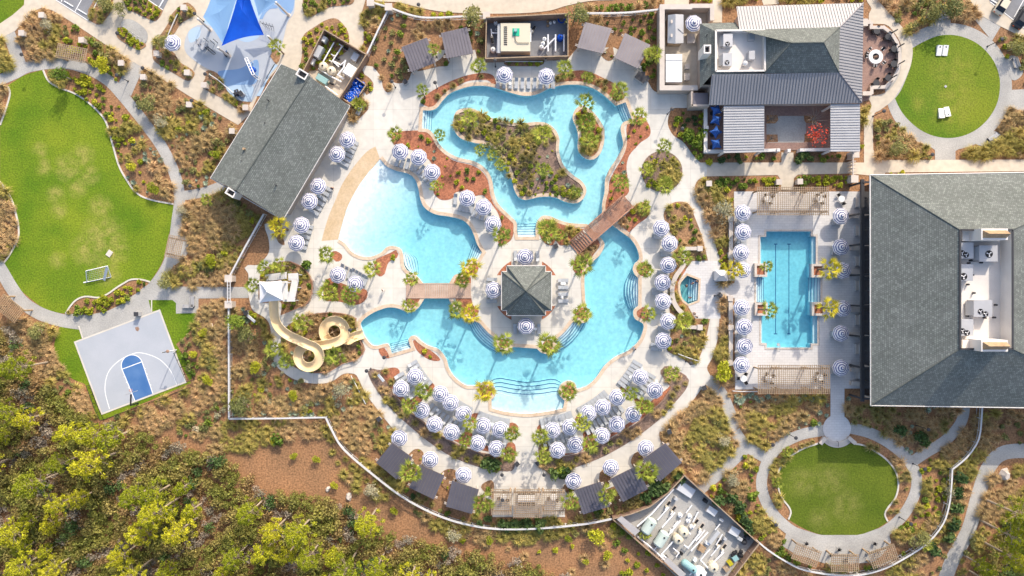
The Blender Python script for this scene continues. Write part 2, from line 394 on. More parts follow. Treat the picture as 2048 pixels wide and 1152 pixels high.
ZB = dict(lawn=.022, gravel_path=.026, concrete_walk=.052, parking_bay=.076, pool_deck=.08, paver_terrace=.084, splash_pad=.076, planting_bed=.10); ZC = {}
def sheet(name, outline, m, cut=True, z=None, plant=False, parent=None, kind='structure'):
    if z is None: ZC[name] = i = ZC.get(name, -1) + 1; z = ZB[name] + (.0023 if name == 'gravel_path' else .004)*(0 if name in ('lawn', 'parking_bay') else i % (9 if name == 'planting_bed' else 11 if name == 'gravel_path' else 6)) if name != 'pool_deck' else .08 if i == 0 else .138
    loops = [outline]; holes = []
    if cut:
        x0 = min(p[0] for p in outline); x1 = max(p[0] for p in outline); y0 = min(p[1] for p in outline); y1 = max(p[1] for p in outline)
        for h in POOLS:
            if min(p[0] for p in h) < x1 and max(p[0] for p in h) > x0 and min(p[1] for p in h) < y1 and max(p[1] for p in h) > y0: holes.append(h)
    v, f = cdt([outline] + holes)
    c = v[f].mean(axis=1); keep = inside(outline, c[:,0], c[:,1])
    for h in holes: keep &= ~inside(h, c[:,0], c[:,1])
    f = f[keep]
    k = (H - z) / F
    co = np.column_stack([(v[:,0]-1024)*k, (576-v[:,1])*k, np.full(len(v), z)])
    a, b_, c_ = co[f[:,0]], co[f[:,1]], co[f[:,2]]; up = (b_[:,0]-a[:,0])*(c_[:,1]-a[:,1]) - (b_[:,1]-a[:,1])*(c_[:,0]-a[:,0])
    f = np.where((up < 0)[:,None], f[:, ::-1], f)[np.abs(up) > 1e-7]
    o = npmesh(name, co, f, M[m], parent)
    if kind: o['kind'] = kind
    if not plant: NOPLANT.append(outline)
    return o

# ground, one sheet to the horizon
sheet('ground', [(-4500,-4500),(6500,-4500),(6500,5600),(-4500,5600)], 'mulch', z=0.0, plant=True)
# lawns
SOCCER = curve("0,365! 0,250! 17,200 19,182 14,172! 50,150 86,140! 97,162 120,176 145,185 170,200 195,222 212,245 224,285 237,330 252,358 272,385 300,399 347,408! 345,438 338,470 325,523 300,564! 282,559 262,559 248,566 232,576 215,588 197,595 170,593 152,600 140,613 131,627! 115,625 87,616 62,598 37,575 20,545 8,525! 20,508 35,478 37,458 32,430 22,398 8,375")
sheet('lawn', SOCCER, 'lawn')
sheet('lawn', corners("-40,-40 48,-40 48,8 40,18 25,30 0,47 -40,62"), 'lawn_round')
sheet('lawn', curve("120,653! 157,652! 165,677! 210,820! 374,765! 384,756 378,735 360,701 352,688! 375,668 392,641 397,626! 352,626! 352,606 345,600 297,600! 303,624! 382,766! 212,838! 197,838 185,810 170,768! 142,756 125,738 110,706 110,681"), 'lawn')
LAWN3 = curve("1711,888 1728,891 1756,906 1778,924 1793,946 1797,971 1791,996 1776,1016 1770,1029 1776,1043! 1756,1056 1721,1069 1681,1073 1641,1069 1606,1056 1577,1039! 1582,1026 1578,1014 1563,994 1556,969 1557,944 1573,919 1603,899 1636,887")
sheet('lawn', LAWN3, 'lawn_dark')
LAWN2 = [(1897+103*math.cos(a), 173+103*math.sin(a)) for a in [i*2*math.pi/72 for i in range(72)]]
LAWN2 = [p for p in LAWN2 if p[0] > 1826 or abs(p[1]-120) > 78] 
LAWN2 = curve("1825,96! 1850,82 1880,71 1914,71 1946,82 1970,100 1989,125 1999,155 1999,185 1992,212 1976,238 1953,259 1925,272 1895,276 1865,271 1838,258 1815,238 1800,218 1790,197! 1801,182 1813,155 1823,125")
sheet('lawn', LAWN2, 'lawn_round')
# grey shell paths
def gpath(s, w): sheet('gravel_path', ribbon(s, w), 'gravel')
gpath("-14,166 30,147 60,133 120,126 170,136 215,160 250,197 290,247 325,296 350,350 359,395 354,440 347,490 333,535 300,580 262,606", 22)
gpath("15,60 28,95 40,130", 25)
sheet('gravel_path', corners('262,120 287,136 262,192 234,171'), 'gravel')
gpath("362,392 405,385 447,370", 19)
gpath("-14,515 5,545 24,577 46,605 80,627 120,640 165,647", 26)
sheet('gravel_path', corners("131,627 175,630 212,623 245,608 265,593 285,576 300,566 322,553 345,573 497,574 497,596 397,597 397,626 352,627 352,606 345,600 297,600 303,624 320,619 165,678 157,652 120,651"), 'gravel')
sheet('gravel_path', curve("348,470 377,478 376,505 355,527 335,530"), 'gravel')
gpath("1415,758 1442,785 1460,825 1472,865 1495,893 1530,915", 22)
gpath("1497,890 1445,940 1400,978", 24)
gpath("1690,855 1645,861 1600,870 1560,891 1534,925 1523,965 1533,1005 1560,1043 1605,1072 1680,1084 1750,1072 1798,1040 1827,995 1833,955 1815,918 1780,887 1740,866 1700,856", 22)
gpath("1818,928 1852,905 1892,880 1922,845 1930,808", 22)
sheet('gravel_path', corners("1577,1050 1640,1070 1720,1070 1775,1050 1782,1085 1765,1110 1745,1125 1660,1130 1590,1108 1565,1092"), 'gravel')
gpath("2080,902 2010,905 1977,935 1957,990 1937,1060 1905,1120 1885,1175", 29)
RING2 = circle(1897, 173, 127, 72)
sheet('gravel_path', [p for p in RING2], 'gravel', z=.018)
sheet('gravel_path', corners("1950,40 1968,28 2002,52 1984,82"), 'gravel')
sheet('gravel_path', corners("2015,180 2060,178 2060,226 2010,212"), 'gravel')
sheet('gravel_path', corners("1870,322 1870,300 1850,285 1940,285 1911,302 1911,322"), 'gravel')
sheet('gravel_path', corners("1860,50 1864,32 1900,32 1902,50"), 'gravel')
sheet('gravel_path', curve("2012,120 2030,112 2046,145 2025,160"), 'gravel')
sheet('gravel_path', curve("1985,262 2003,275 1978,292 1950,285"), 'gravel')
# concrete walks and the pool deck
sheet('concrete_walk', corners("-40,86 5,74 30,62 62,28 72,20 85,15 105,21 140,42 175,65 212,90 264,122 285,135 312,150 375,190 425,220 476,250 500,228 520,180 560,130 600,150 660,110 722,97 727,85 728,60 719,40 722,30 740,-30 50,-30 48,10 25,30 0,47 -40,62"), 'walk')
sheet('concrete_walk', curve("1733,-20! 1733,0 1743,17 1738,27 1741,46 1771,49 1786,62 1801,87 1803,120 1796,155 1771,185 1733,192! 1743,212 1728,240! 1728,320! 1747,320! 1747,235 1761,220 1788,197 1813,152 1825,112 1821,77 1801,50 1773,20 1757,0 1750,-20!"), 'walk')
sheet('concrete_walk', corners("1536,325 1563,325 1563,305 1587,305 1587,325 1728,325 1728,300 1748,300 1750,316 1756,320 2080,319 2080,342 1771,345 1768,352 1750,352 1701,347 1596,349 1588,356 1587,380 1563,380 1561,358 1555,350 1400,353 1400,325"), 'walk')
sheet('concrete_walk', corners("1926,-20 1966,-20 2080,70 2080,92 2000,52 1961,30"), 'walk')
sheet('concrete_walk', curve("740,-30! 1240,-30! 1228,0! 1179,2 1131,12 1094,22 1024,27 924,26 862,20 799,5 749,0"), 'walk')
sheet('concrete_walk', corners("1329,-20 1378,-20 1378,14 1329,14"), 'walk')
sheet('concrete_walk', corners("1426,-20 1445,-20 1444,45 1424,45"), 'walk')
sheet('concrete_walk', corners("1517,-20 1558,-20 1558,8 1527,10"), 'walk')
DECK = curve("720,131! 745,133 752,140 762,155 766,175 774,185 783,180 784,165 799,167 817,160 822,147! 880,100! 950,100! 954,117! 965,119! 1135,119! 1155,95! 1228,95! 1276,120! 1297,165 1315,185 1365,187! 1395,185! 1395,215! 1369,216 1346,217 1338,230 1336,250 1346,270 1364,282 1374,293 1386,310 1401,325 1414,329! 1414,352! 1396,360 1389,378 1396,395 1409,420 1421,453 1434,500 1440,523 1441,576 1440,593 1438,651 1434,683 1424,716 1414,736 1421,756 1404,776 1374,816 1329,861 1319,864 1321,881 1331,900! 1290,935! 1250,965! 1180,990! 1130,1000! 1130,1034! 985,1034! 985,1000! 930,985! 890,970! 850,950! 800,920! 775,895! 791,864! 762,828 732,788 717,758 709,748 687,748 667,761 647,767 617,766 587,758 562,741 549,726 542,701 541,658 532,638 512,625 503,616 496,582 497,562 496,546 489,536 496,530 515,530 527,520 538,503 537,478 531,460 529,448! 566,440! 640,320! 700,212! 690,200! 735,160!")
sheet('pool_deck', DECK, 'concrete')
sheet('paver_terrace', corners("1468,383 1742,383 1742,777 1689,777 1689,835 1661,835 1661,777 1470,779"), 'paver')
sheet('paver_terrace', circle(1674, 857, 28), 'paver')
sheet('paver_terrace', corners("1384,522 1441,522 1441,637 1390,637 1376,612 1357,588 1356,566 1366,548"), 'paver')
sheet('paver_terrace', corners("1440,566 1472,566 1472,596 1440,596"), 'paver')
# splash pad and its colours
sheet('splash_pad', curve("410,45 425,-10! 590,-10! 588,25 575,45 565,85 552,125! 512,192! 503,204! 475,200 455,182 447,165 435,147 410,135 390,122 372,105 369,85 378,62 395,50"), 'pad_grey')
sheet('splash_pad', curve("440,-8! 548,-8! 556,5 535,12 520,35 515,60 520,72 490,84 442,60 407,45 415,35 425,0"), 'pad_pale')
sheet('splash_pad', curve("436,143 480,137 515,120 512,165 478,170 452,174 446,160"), 'pad_blue')
sheet('splash_pad', curve("452,174 478,170 506,172 503,198 498,203 475,199 458,186"), 'pad_pale')
sheet('splash_pad', curve("548,-8! 590,-8! 586,20 575,30 560,20"), 'pad_blue')
sheet('splash_pad', curve("519,38 530,18 548,8 556,16 540,18 530,28 525,38"), 'pad_blue')
sheet('splash_pad', curve("512,192! 548,128! 556,130 540,150 520,192"), 'pad_pale')
sheet('splash_pad', curve("378,62 400,54 398,75 380,85"), 'pad_pale')
# asphalt parking bays
PARK = [corners("95,-30 112,0 176,41 202,-30"), corners("285,-30 297,0 326,20 352,-30"), corners("1966,-30 1980,4 2080,78 2080,-30")]
for p in PARK: sheet('parking_bay', p, 'asphalt')
# planting beds: name of mulch, outline, planting recipe (used further down), where
BEDS = []
def bed(m, s, rec, where, cut=True, smooth=True):
    o = curve(s) if smooth else corners(s)
    sheet('planting_bed', o, m, cut=cut, plant=True); BEDS.append((o, rec, where)); return o
bed('bed_mulch', "177,40! 190,47 200,49 212,37 225,15 226,-20! 200,-20! 176,20!", 'grass', 'beside the top-left parking bay')
bed('bed_mulch', "246,-20! 248,5 255,18 270,25 290,35 310,42 322,30 326,20! 297,0! 290,-20!", 'lime', 'between the two top-left parking bays')
bed('bed_mulch', "362,10 375,5 390,17 392,27 382,35 362,47 350,65 340,75 325,95 340,100 350,108 360,124 385,140 389,150 380,161 370,160 350,148 312,125 305,110 307,84 322,68 337,45 342,30", 'mix', 'beside the splash pad umbrella')
bed('bed_mulch', "412,142 422,141 435,147 447,165 455,182 475,200 502,204! 490,222! 485,226 450,200 425,187 405,175 403,168 410,158", 'mix', 'between the splash pad and the lower walk')
bed('bed_mulch', "606,22 607,-20! 712,-20! 706,6 684,11 660,14 640,24 619,34", 'lime', 'at the top beside the splash pad')
bed('bed_mulch', "597,143! 604,110 604,85 609,68 632,52 652,40 672,37 689,52 698,72 697,100! 640,140!", 'lime', 'around the bathhouse pump yard')
bed('bed_mulch', "540,112! 550,97 560,108 558,122 552,128", 'none', '')
bed('bed_mulch', "236,58 250,56 290,85 287,96 270,97 235,75", 'lime', 'beside the bicycle racks')
bed('bed_mulch', "700,195! 715,190 730,200 737,215 728,228 710,243 700,238 696,220", 'grass', 'beside the inner tube pen')
bed('bed_mulch', "713,140! 722,145 738,155 747,168 744,182 733,190! 722,175!", 'lime', 'between the tube pen and the walk')
bed('red_mulch', "843,207 844,197 867,180 902,162 937,150 969,146 987,152 993,170! 982,166 974,160 937,162 912,175 892,190 879,210 862,216!", 'fan', 'at the upper left of the lazy river')
bed('red_mulch', "1111,165! 1114,150 1144,142 1174,142 1209,157 1236,172 1249,195 1231,207! 1219,192 1199,177 1179,166 1149,162 1124,165", 'fan', 'at the upper right of the lazy river')
bed('red_mulch', "1254,250 1271,232 1289,237 1300,255 1299,272 1281,285 1272,295 1259,310 1253,333 1256,360 1258,383 1249,393 1234,403 1209,426! 1212,403 1217,383 1219,363 1228,343 1240,323 1250,303 1254,285", 'sparse', 'along the right bank of the lazy river')
bed('red_mulch', "784,265! 807,262 837,261 855,265 870,280 884,300 905,320 945,331 965,344 976,362 981,390 990,412 1010,432 1026,445 1028,462! 1022,480 1004,490 994,480 1000,450 997,428 979,403 964,390 950,392 942,386 922,383 911,385 907,395 894,400 879,398 867,385 869,370 874,353 862,325 849,313 824,300 787,288", 'sparse', 'between the zero-entry lagoon and the lazy river')
bed('grey_mulch', ' '.join('%g,%g' % p for p in offset(ISLE1, -8)[::3]), 'isle', 'on the kidney-shaped river island', cut=False)
bed('red_mulch', ' '.join('%g,%g' % p for p in offset(ISLE2, -7)[::3]), 'sparse', 'on the small river island', cut=False)
bed('red_mulch', "1274,407! 1291,405 1300,420 1294,435 1276,448 1259,465! 1235,447!", 'mix', 'right of the arched footbridge')
bed('red_mulch', "1078,460 1080,447 1091,438 1111,443 1139,453 1168,458! 1134,490! 1119,490 1111,480 1106,490 1094,489 1083,478", 'mix', 'left of the arched footbridge')
bed('red_mulch', "1195,478! 1200,490 1190,505 1175,528 1165,546 1156,549 1146,540 1148,523 1159,503! ", 'mix', 'below the arched footbridge')
bed('red_mulch', ' '.join('%g,%g' % p for p in circle(1052.6, 581, 66, 40)), 'none', '')
for r in ("1023,505! 1084,505! 1084,660! 1023,660!", "978,550.6! 1138,550.6! 1138,612! 978,612!"): sheet('pool_deck', corners(r.replace('!', '')), 'concrete')
for (x, y, r) in ((1285,538,14),(1286,628,14),(1136,780,14),(972,783,14),(942,536,15),(1164,628,13),(1006,690,12),(1097,692,12)):
    bed('red_mulch', ' '.join('%g,%g' % p for p in circle(x, y, r, 16)), 'none', '')
bed('red_mulch', "662,505 672,502 684,510 682,520 672,523 662,512", 'none', '')
bed('red_mulch', "749,523 764,513 782,505 792,500 797,508 794,515 777,525 769,548 759,553 752,548", 'sparse', 'above the lower left lagoon lobe')
bed('red_mulch', "647,597 649,566 659,556 680,565 700,572 720,576 733,580 735,591 728,603 709,610 678,603 653,602", 'sparse', 'below the twin umbrellas left of the lagoon')
for s in ("812,588! 843,588! 837,606 827,616 814,612", "908,590! 942,590! 946,610 958,622 950,634 934,633 917,611", "815,556! 834,558! 842,574! 812,574!", "912,553 925,550 942,555! 942,574! 906,574!"):
    bed('red_mulch', s, 'none', '')
bed('red_mulch', "757,698 769,696 774,703 779,716 764,713", 'none', '')
bed('red_mulch', "826,681 837,683 857,698 872,709 881,720 869,722 852,716 834,701", 'sparse', 'beside the lower left lagoon steps')
P1 = bed('grey_mulch', "735.6,743 743,737 762,740 789,735 799,741 797,751 787,762 785,776 787,789 803,807 826,828 853,849 876,868 912,889 937,899 978,910 1008,912 1012,891 1020,884 1030,889 1031,918 1028,937 1016,943 980,939 939,928 897,910 855,882 820,853 782,818 762,793 743,764", 'arc', 'in the curved bed below the left sunbathing terrace')
for s in ("762,741 789,735 799,741 797,751 787,762 786,778 780,775 768,755", "787,785 803,790 812,800 822,794 836,793 845,797 843,806 826,813 832,826 853,843 878,862 912,880 925,868 936,861 945,868 941,884 970,890 1008,905! 976,903 937,893 910,882 874,860 851,842 824,822 801,801",
          "850,772 860,765 869,770 867,782 859,787 852,780", "940,833 949,826 959,830 957,842 946,846", "1014,850 1025,845 1036,852 1033,866 1018,866", "1012,891 1020,884 1030,889 1030,910 1010,908"):
    bed('red_mulch', s, 'none', '')
P2 = bed('grey_mulch', "1321,747 1325,737 1337,732 1373,753 1378,760 1371,780 1348,807 1321,837 1279,870 1237,897 1196,918 1144,937 1108,946 1092,943 1081,930 1077,907 1078,891 1090,886 1099,893 1102,914 1133,914 1167,905 1200,889 1237,870 1271,849 1300,824 1327,799 1342,778 1335,766", 'arc', 'in the curved bed below the right sunbathing terrace')
for s in ("1321,747 1325,737 1337,732 1373,752 1375,759 1345,760 1350,772 1330,797 1303,820 1299,806 1325,785 1340,768", "1240,775 1250,768 1258,775 1254,784 1243,785", "1268,800 1278,793 1290,802 1305,818 1271,845 1237,866 1200,886 1167,901 1133,910 1104,912 1101,905 1150,905 1168,880 1165,868 1175,861 1186,868 1192,880 1230,862 1262,842 1278,820", "1150,838 1158,828 1168,833 1166,846 1155,850", "1074,855 1082,848 1092,852 1090,866 1077,866", "1078,891 1090,886 1098,893 1100,912 1080,912"):
    bed('red_mulch', s, 'none', '')
bed('grey_mulch', ' '.join('%g,%g' % p for p in circle(1324, 343, 41, 36)), 'rows', 'on the round bed right of the lazy river')
bed('bed_mulch', "1329,438 1328,425 1341,408 1361,403 1379,410 1391,438 1404,473 1416,521! 1384,522! 1366,547! 1356,566! 1357,588! 1376,612! 1390,637! 1420,638! 1414,668 1404,702 1395,723 1384,730 1374,724 1356,712 1341,706 1333,697 1341,666 1340,626 1337,600 1338,560 1345,520 1352,480 1338,462", 'mix', 'in the bed around the hot tub terrace')
bed('red_mulch', "1372,540! 1356,566 1354,585 1372,618 1390,636! 1382,640! 1362,612 1350,588 1350,566 1364,538!", 'rows', 'behind the hot tub')
bed('bed_mulch', "519,560 522,547 538,532 559,524 580,523 601,532 615,545 624,562 625,576 620,597 613,607 561,630! 560,603 520,604", 'mix', 'around the slide tower')
bed('bed_mulch', "572,653! 597,637 622,629 657,625 688,628 711,637! 711,655 722,678 729,699 715,718 684,728 659,743 626,746 588,734 565,712 562,678", 'mix', 'around the water slide')
bed('bed_mulch', "538,444! 566,442! 560,455 566,475 569,490 557,485 549,465", 'grass', 'below the bathhouse corner')
for s in ("834,142 878,120 892,105 900,120 893,132 878,133", "1200,108! 1225,90! 1228,115 1217,122 1207,116", "812,920 830,898 846,904 846,925 830,945!", "876,960 890,940 910,940 914,960 900,985!", "962,975 975,962 987,964 988,1000!", "1262,925 1270,906 1285,905 1290,925 1275,945!", "1200,965 1200,945 1212,938 1222,955 1215,975!", "1126,975 1135,968 1148,975 1145,1000!"):
    bed('bed_mulch', s, 'sparse', 'between the cabanas')
bed('bed_mulch', "1007,120! 1090,120! 1087,128 1078,132 1015,132 1008,128", 'lime', 'below the top pool-equipment yard')
# kerbs along the lawns
def kerb(s, w=3.2, h=.12, m='curb'):
    L, Rr = strip(s, w, step=5); b = MB(); n = len(L); z = .02
    for i in range(n-1):
        a, c, d, e = W(*L[i], h), W(*L[i+1], h), W(*Rr[i+1], h), W(*Rr[i], h)
        b.quad(e, d, c, a)
        for p, q in ((a, c), (d, e)): b.quad(p, q, (q.x, q.y, 0), (p.x, p.y, 0))
    o = b.build('kerb', M[m]); o['kind'] = 'structure'; return o
kerb("0,250 17,200 19,182 14,172"); kerb("86,140 97,162 120,176 145,185 170,200 195,222 212,245 224,285 237,330 252,358 272,385 300,399 347,408")
kerb("300,564 282,559 262,559 248,566 232,576 215,588 197,595 170,593 152,600 140,613 131,627"); kerb("-2,362 8,375 22,398 32,430 37,458 35,478 20,508 8,525")
kerb("1776,1043 1770,1029 1776,1016 1791,996 1797,971 1793,946 1778,924 1756,906 1728,891 1711,888"); kerb("1577,1039 1582,1026 1578,1014 1563,994 1556,969 1557,944 1573,919 1603,899 1636,887")
kerb("157,652 165,677", 2); kerb("303,600 303,624", 2)
# beach of the zero-entry lagoon
sheet('beach', curve("751,293! 734,303 714,325 697,348 682,373 671,400 659,428 651,452 643,482! 676,479! 683,453 690,430 703,400 720,370 738,345 760,318!"), 'beach', cut=False, z=.092)

# ------------------------------------------------------------------ pools
def lag_depth(X, Y):
    d = ((X-689)*.86 + (Y-430)*.5) * PX
    z = .09 - d*.105
    left = (X < 965) & (Y < 582) & (X + (Y-430)*.1 < 975)
    river = (Y < 470) & (X > 840) & ~((X < 968) & (Y > 335) & (X < 848 + (Y-335)*1.2))
    base = np.where(river, -.95, -1.25)
    left &= ~river
    z = np.where(left, np.maximum(-1.25, z), base)
    return z
def pool(outline, isles, depth, name, skip=None, m='plaster', wat='water', step=10, copw=7, ztop=.15, wz=-.1):
    x0, x1 = min(p[0] for p in outline), max(p[0] for p in outline); y0, y1 = min(p[1] for p in outline), max(p[1] for p in outline)
    gx, gy = np.meshgrid(np.arange(x0, x1, step), np.arange(y0, y1, step)); gx, gy = gx.ravel(), gy.ravel()
    k = inside(outline, gx, gy)
    for i in isles: k &= ~inside(i, gx, gy)
    v, f = cdt([outline] + isles, list(zip(gx[k], gy[k])))
    c = v[f].mean(axis=1); keep = inside(outline, c[:,0], c[:,1])
    for i in isles: keep &= ~inside(i, c[:,0], c[:,1])
    f = f[keep]; z = depth(v[:,0], v[:,1])
    co = np.column_stack([(v[:,0]-1024)*PX, (576-v[:,1])*PX, z])
    basin = npmesh('pool_basin', co, f[:, ::-1], M[m]); basin['kind'] = 'structure'
    wall, band, cop = MB(), MB(), MB()
    for li, lp in enumerate([outline] + isles):
        lp = list(lp); n = len(lp); zz = depth(np.array([p[0] for p in lp]), np.array([p[1] for p in lp]))
        out = offset(lp, copw if li == 0 else -copw)
        w0 = lambda p, h: Vector(((p[0]-1024)*PX, (576-p[1])*PX, h))
        for i in range(n):
            j = (i+1) % n; a, b = lp[i], lp[j]
            wall.quad(w0(a, -.14), w0(b, -.14), w0(b, zz[j]-.02), w0(a, zz[i]-.02))
            if skip and skip(a) and skip(b): continue
            band.quad(w0(a, ztop), w0(b, ztop), w0(b, -.14), w0(a, -.14))
            cop.quad(w0(a, ztop), w0(b, ztop), w0(out[j], ztop), w0(out[i], ztop))
            cop.quad(w0(out[i], ztop), w0(out[j], ztop), w0(out[j], 0), w0(out[i], 0))
    wall.build('pool_wall', M[m], basin); band.build('waterline_tile', M['coping' if li else 'plaster'] if 0 else M['tile_blue'] if name == 'lap' else M['plaster'], basin)
    if copw: cop.build('coping', M['coping'] if name != 'lap' else M['stone'], basin)
    o2 = offset(outline, .5); i2 = [offset(i, -.5) for i in isles]
    v, f = cdt([o2] + i2); c = v[f].mean(axis=1); keep = inside(o2, c[:,0], c[:,1])
    for i in i2: keep &= ~inside(i, c[:,0], c[:,1])
    f = f[keep][:, ::-1]; n = len(v)
    top = np.column_stack([(v[:,0]-1024)*PX, (576-v[:,1])*PX, np.full(n, wz)]); bot = top.copy(); bot[:,2] = -3
    faces = [tuple(t) for t in f] + [tuple(int(i)+n for i in t[::-1]) for t in f]
    from collections import Counter
    ed = Counter()
    for t in f:
        for i in range(3): ed[(int(t[i]), int(t[(i+1) % 3]))] += 1
    for (a, b_) in list(ed):
        if (b_, a) not in ed: faces.append((b_, a, a+n, b_+n))
    me = bpy.data.meshes.new('water'); me.from_pydata([tuple(p) for p in np.vstack([top, bot])], [], faces); me.materials.append(M[wat]); me.update()
    if me.polygons[0].normal.z < 0: me.flip_normals()
    o = bpy.data.objects.new('water', me); COL.objects.link(o); o['kind'] = 'structure'
    return basin
def onbeach(p): return p[0] < 760 and 312 < p[1] < 479 and (p[0]-676)*.86 + (p[1]-477)*.5 < 12
lagoon = pool(LAGOON, [ISLE1, ISLE2], lag_depth, 'lagoon', skip=onbeach)
lap = pool(LAP, [], lambda X, Y: np.full(np.shape(X), -1.5), 'lap', wat='water_deep', copw=4, step=30)
spa = pool(SPA, [], lambda X, Y: np.full(np.shape(X), -1.0), 'spa', m='teal', copw=4, step=10)
def stairs(A, B, n, parent, z0=-.2, dz=.2, zb=-1.6):
    """submerged steps between the deck edge A and the foot line B, a dark nosing on each"""
    A = curve(A, False, 3); B = curve(B, False, 3); N = 14
    def res(c):
        L = [0]
        for i in range(len(c)-1): L.append(L[-1] + math.dist(c[i], c[i+1]))
        return [(np.interp(L[-1]*t/(N-1), L, [p[0] for p in c]), np.interp(L[-1]*t/(N-1), L, [p[1] for p in c])) for t in range(N)]
    A, B = res(A), res(B)
    w0 = lambda p, h: ((p[0]-1024)*PX, (576-p[1])*PX, h)
    mix = lambda t: [(a[0]*(1-t)+b[0]*t, a[1]*(1-t)+b[1]*t) for a, b in zip(A, B)]
    for k in range(n):
        s0, s1 = mix(-.02 if k == 0 else k/n - .01), mix((k+1)/n); z = z0 - dz*k; nz = mix((k+1)/n - .10/n*2.2); s = MB()
        for i in range(N-1):
            s.quad(w0(s0[i], z), w0(s0[i+1], z), w0(nz[i+1], z), w0(nz[i], z), 0)
            s.quad(w0(nz[i], z), w0(nz[i+1], z), w0(s1[i+1], z), w0(s1[i], z), 1)
            s.quad(w0(s1[i], z), w0(s1[i+1], z), w0(s1[i+1], zb), w0(s1[i], zb), 0)
        for e in (0, N-1): s.quad(w0(s0[e], z), w0(s1[e], z), w0(s1[e], zb), w0(s0[e], zb))
        s.build('pool_step', [M['plaster'], M['lane_blue']], parent)
stairs("846,221 844,257", "864,221 862,258", 4, lagoon)
stairs("1251,205 1264,240", "1231,212 1246,245", 5, lagoon)
stairs("1036,473 1071,473", "1034,447 1072,446", 5, lagoon, dz=.16)
stairs("964,505 955,520", "945,487 934,519", 5, lagoon)
stairs("807,504 808,518 812,533 822,545", "818,506 831,515 835,530 835,549", 5, lagoon)
stairs("784,707 822,696", "779,688 816,678", 5, lagoon)
stairs("959,646 972,662 984,672 993,681", "934,641 948,668 968,690 991,705", 5, lagoon)
stairs("1144,646 1131,662 1119,674 1113,682", "1172,645 1156,672 1136,692 1112,706", 5, lagoon)
stairs("1276,556 1276,612", "1261,546 1252,565 1251,592 1261,620", 5, lagoon)
stairs("988,786 1003,789 1022,794 1049,796 1080,795 1095,793 1108,790 1117,788", "979,764 995,757 1012,759 1049,765 1080,763 1099,759 1112,760 1123,766", 4, lagoon, z0=-.5, dz=.17)
shelf = curve("986,783! 1003,788 1022,793 1049,795.5 1080,794.5 1095,792.5 1108,789 1118,786! 1129,801! 1126,816! 1099,822 1054,827 1012,823 984,816! 983,800!", step=4)
b = MB(); b.prism([((x-1024)*PX, (576-y)*PX) for x, y in shelf], -1.6, -.38); b.build('tanning_shelf', M['plaster'], lagoon)
stairs("1512,555 1512,604", "1531.5,555 1531.5,604", 4, lap, dz=.25, zb=-2)
stairs("1640,555 1640,604", "1620.5,555 1620.5,604", 4, lap, dz=.25, zb=-2)
stairs("1396,562 1394.5,600", "1379,556 1378,605", 4, spa, z0=-.25)
b = MB()
for x in (1557.5, 1584.5):
    for r in ((x-.7, 488, x+.7, 668), (x-3.5, 486.3, x+3.5, 488), (x-3.5, 668, x+3.5, 669.7)):
        p = [((X-1024)*PX, (576-Y)*PX) for X, Y in ((r[0], r[1]), (r[2], r[1]), (r[2], r[3]), (r[0], r[3]))]
        b.quad(*[(q[0], q[1], -1.494 + .003*(r[2]-r[0] > 5)) for q in p][::-1])
b.build('lane_line', M['lane_blue'], lap)
b = MB()   # underwater bench ledges along the lap pool's sides
for (x0, y0, x1, y1) in ((1625.5, 474, 1630.8, 527.5), (1627.5, 632, 1633.8, 686.5), (1520.2, 475, 1524, 526.5), (1522.2, 632, 1526, 685.5)):
    b.prism([((X-1024)*PX, (576-Y)*PX) for X, Y in ((x0, y0), (x1, y0), (x1, y1), (x0, y1))], -2, -.45)
b.build('bench_ledge', M['plaster'], lap)
# ------------------------------------------------------------------ naming by place
LAND = [('the soccer lawn',150,380),('the basketball court',262,724),('the splash pad',480,95),('the bathhouse roof',560,285),('the bathhouse pump yard',663,130),('the cream water slide',640,680),('the slide tower',560,568),('the zero-entry lagoon',800,440),('the kidney-shaped river island',1040,310),('the small oval river island',1178,265),('the arched footbridge',1205,450),('the timber boardwalk',873,582),('the square pavilion',1052,581),('the hot tub',1380,580),('the lap pool',1575,580),('the big shingle hall',1860,580),('the restaurant roof',1590,110),('the cornhole lawn',1897,173),('the oval lawn',1676,980),('the fenced equipment yard',1370,1050),('the bottom pergola',1056,1005),('the round planting bed',1324,343),('the fire pit patio',1757,115),('the top pool-equipment yard',1055,77),('the tanning shelf',1055,800),('the restaurant service yard',1350,100),('the lower left lagoon lobe',790,655),('the left sunbathing terrace',890,835),('the right sunbathing terrace',1220,835),('the top-left parking bay',145,12),('the white corner of the perimeter fence',480,820),('the far right shell path',1945,1010),('the courtyard',1595,255),('the lower left corner of the photo',60,1120),('the middle of the pine wood',230,1000),('the bare mulch strip',580,930),('the bottom edge left of centre',560,1130),('the left edge by the lower pergola',30,700),('the bottom edge by the equipment yard',1180,1130),('the white gateway',458,585),('the lower right corner',2030,1130),('the top right parking bays',2000,20)]
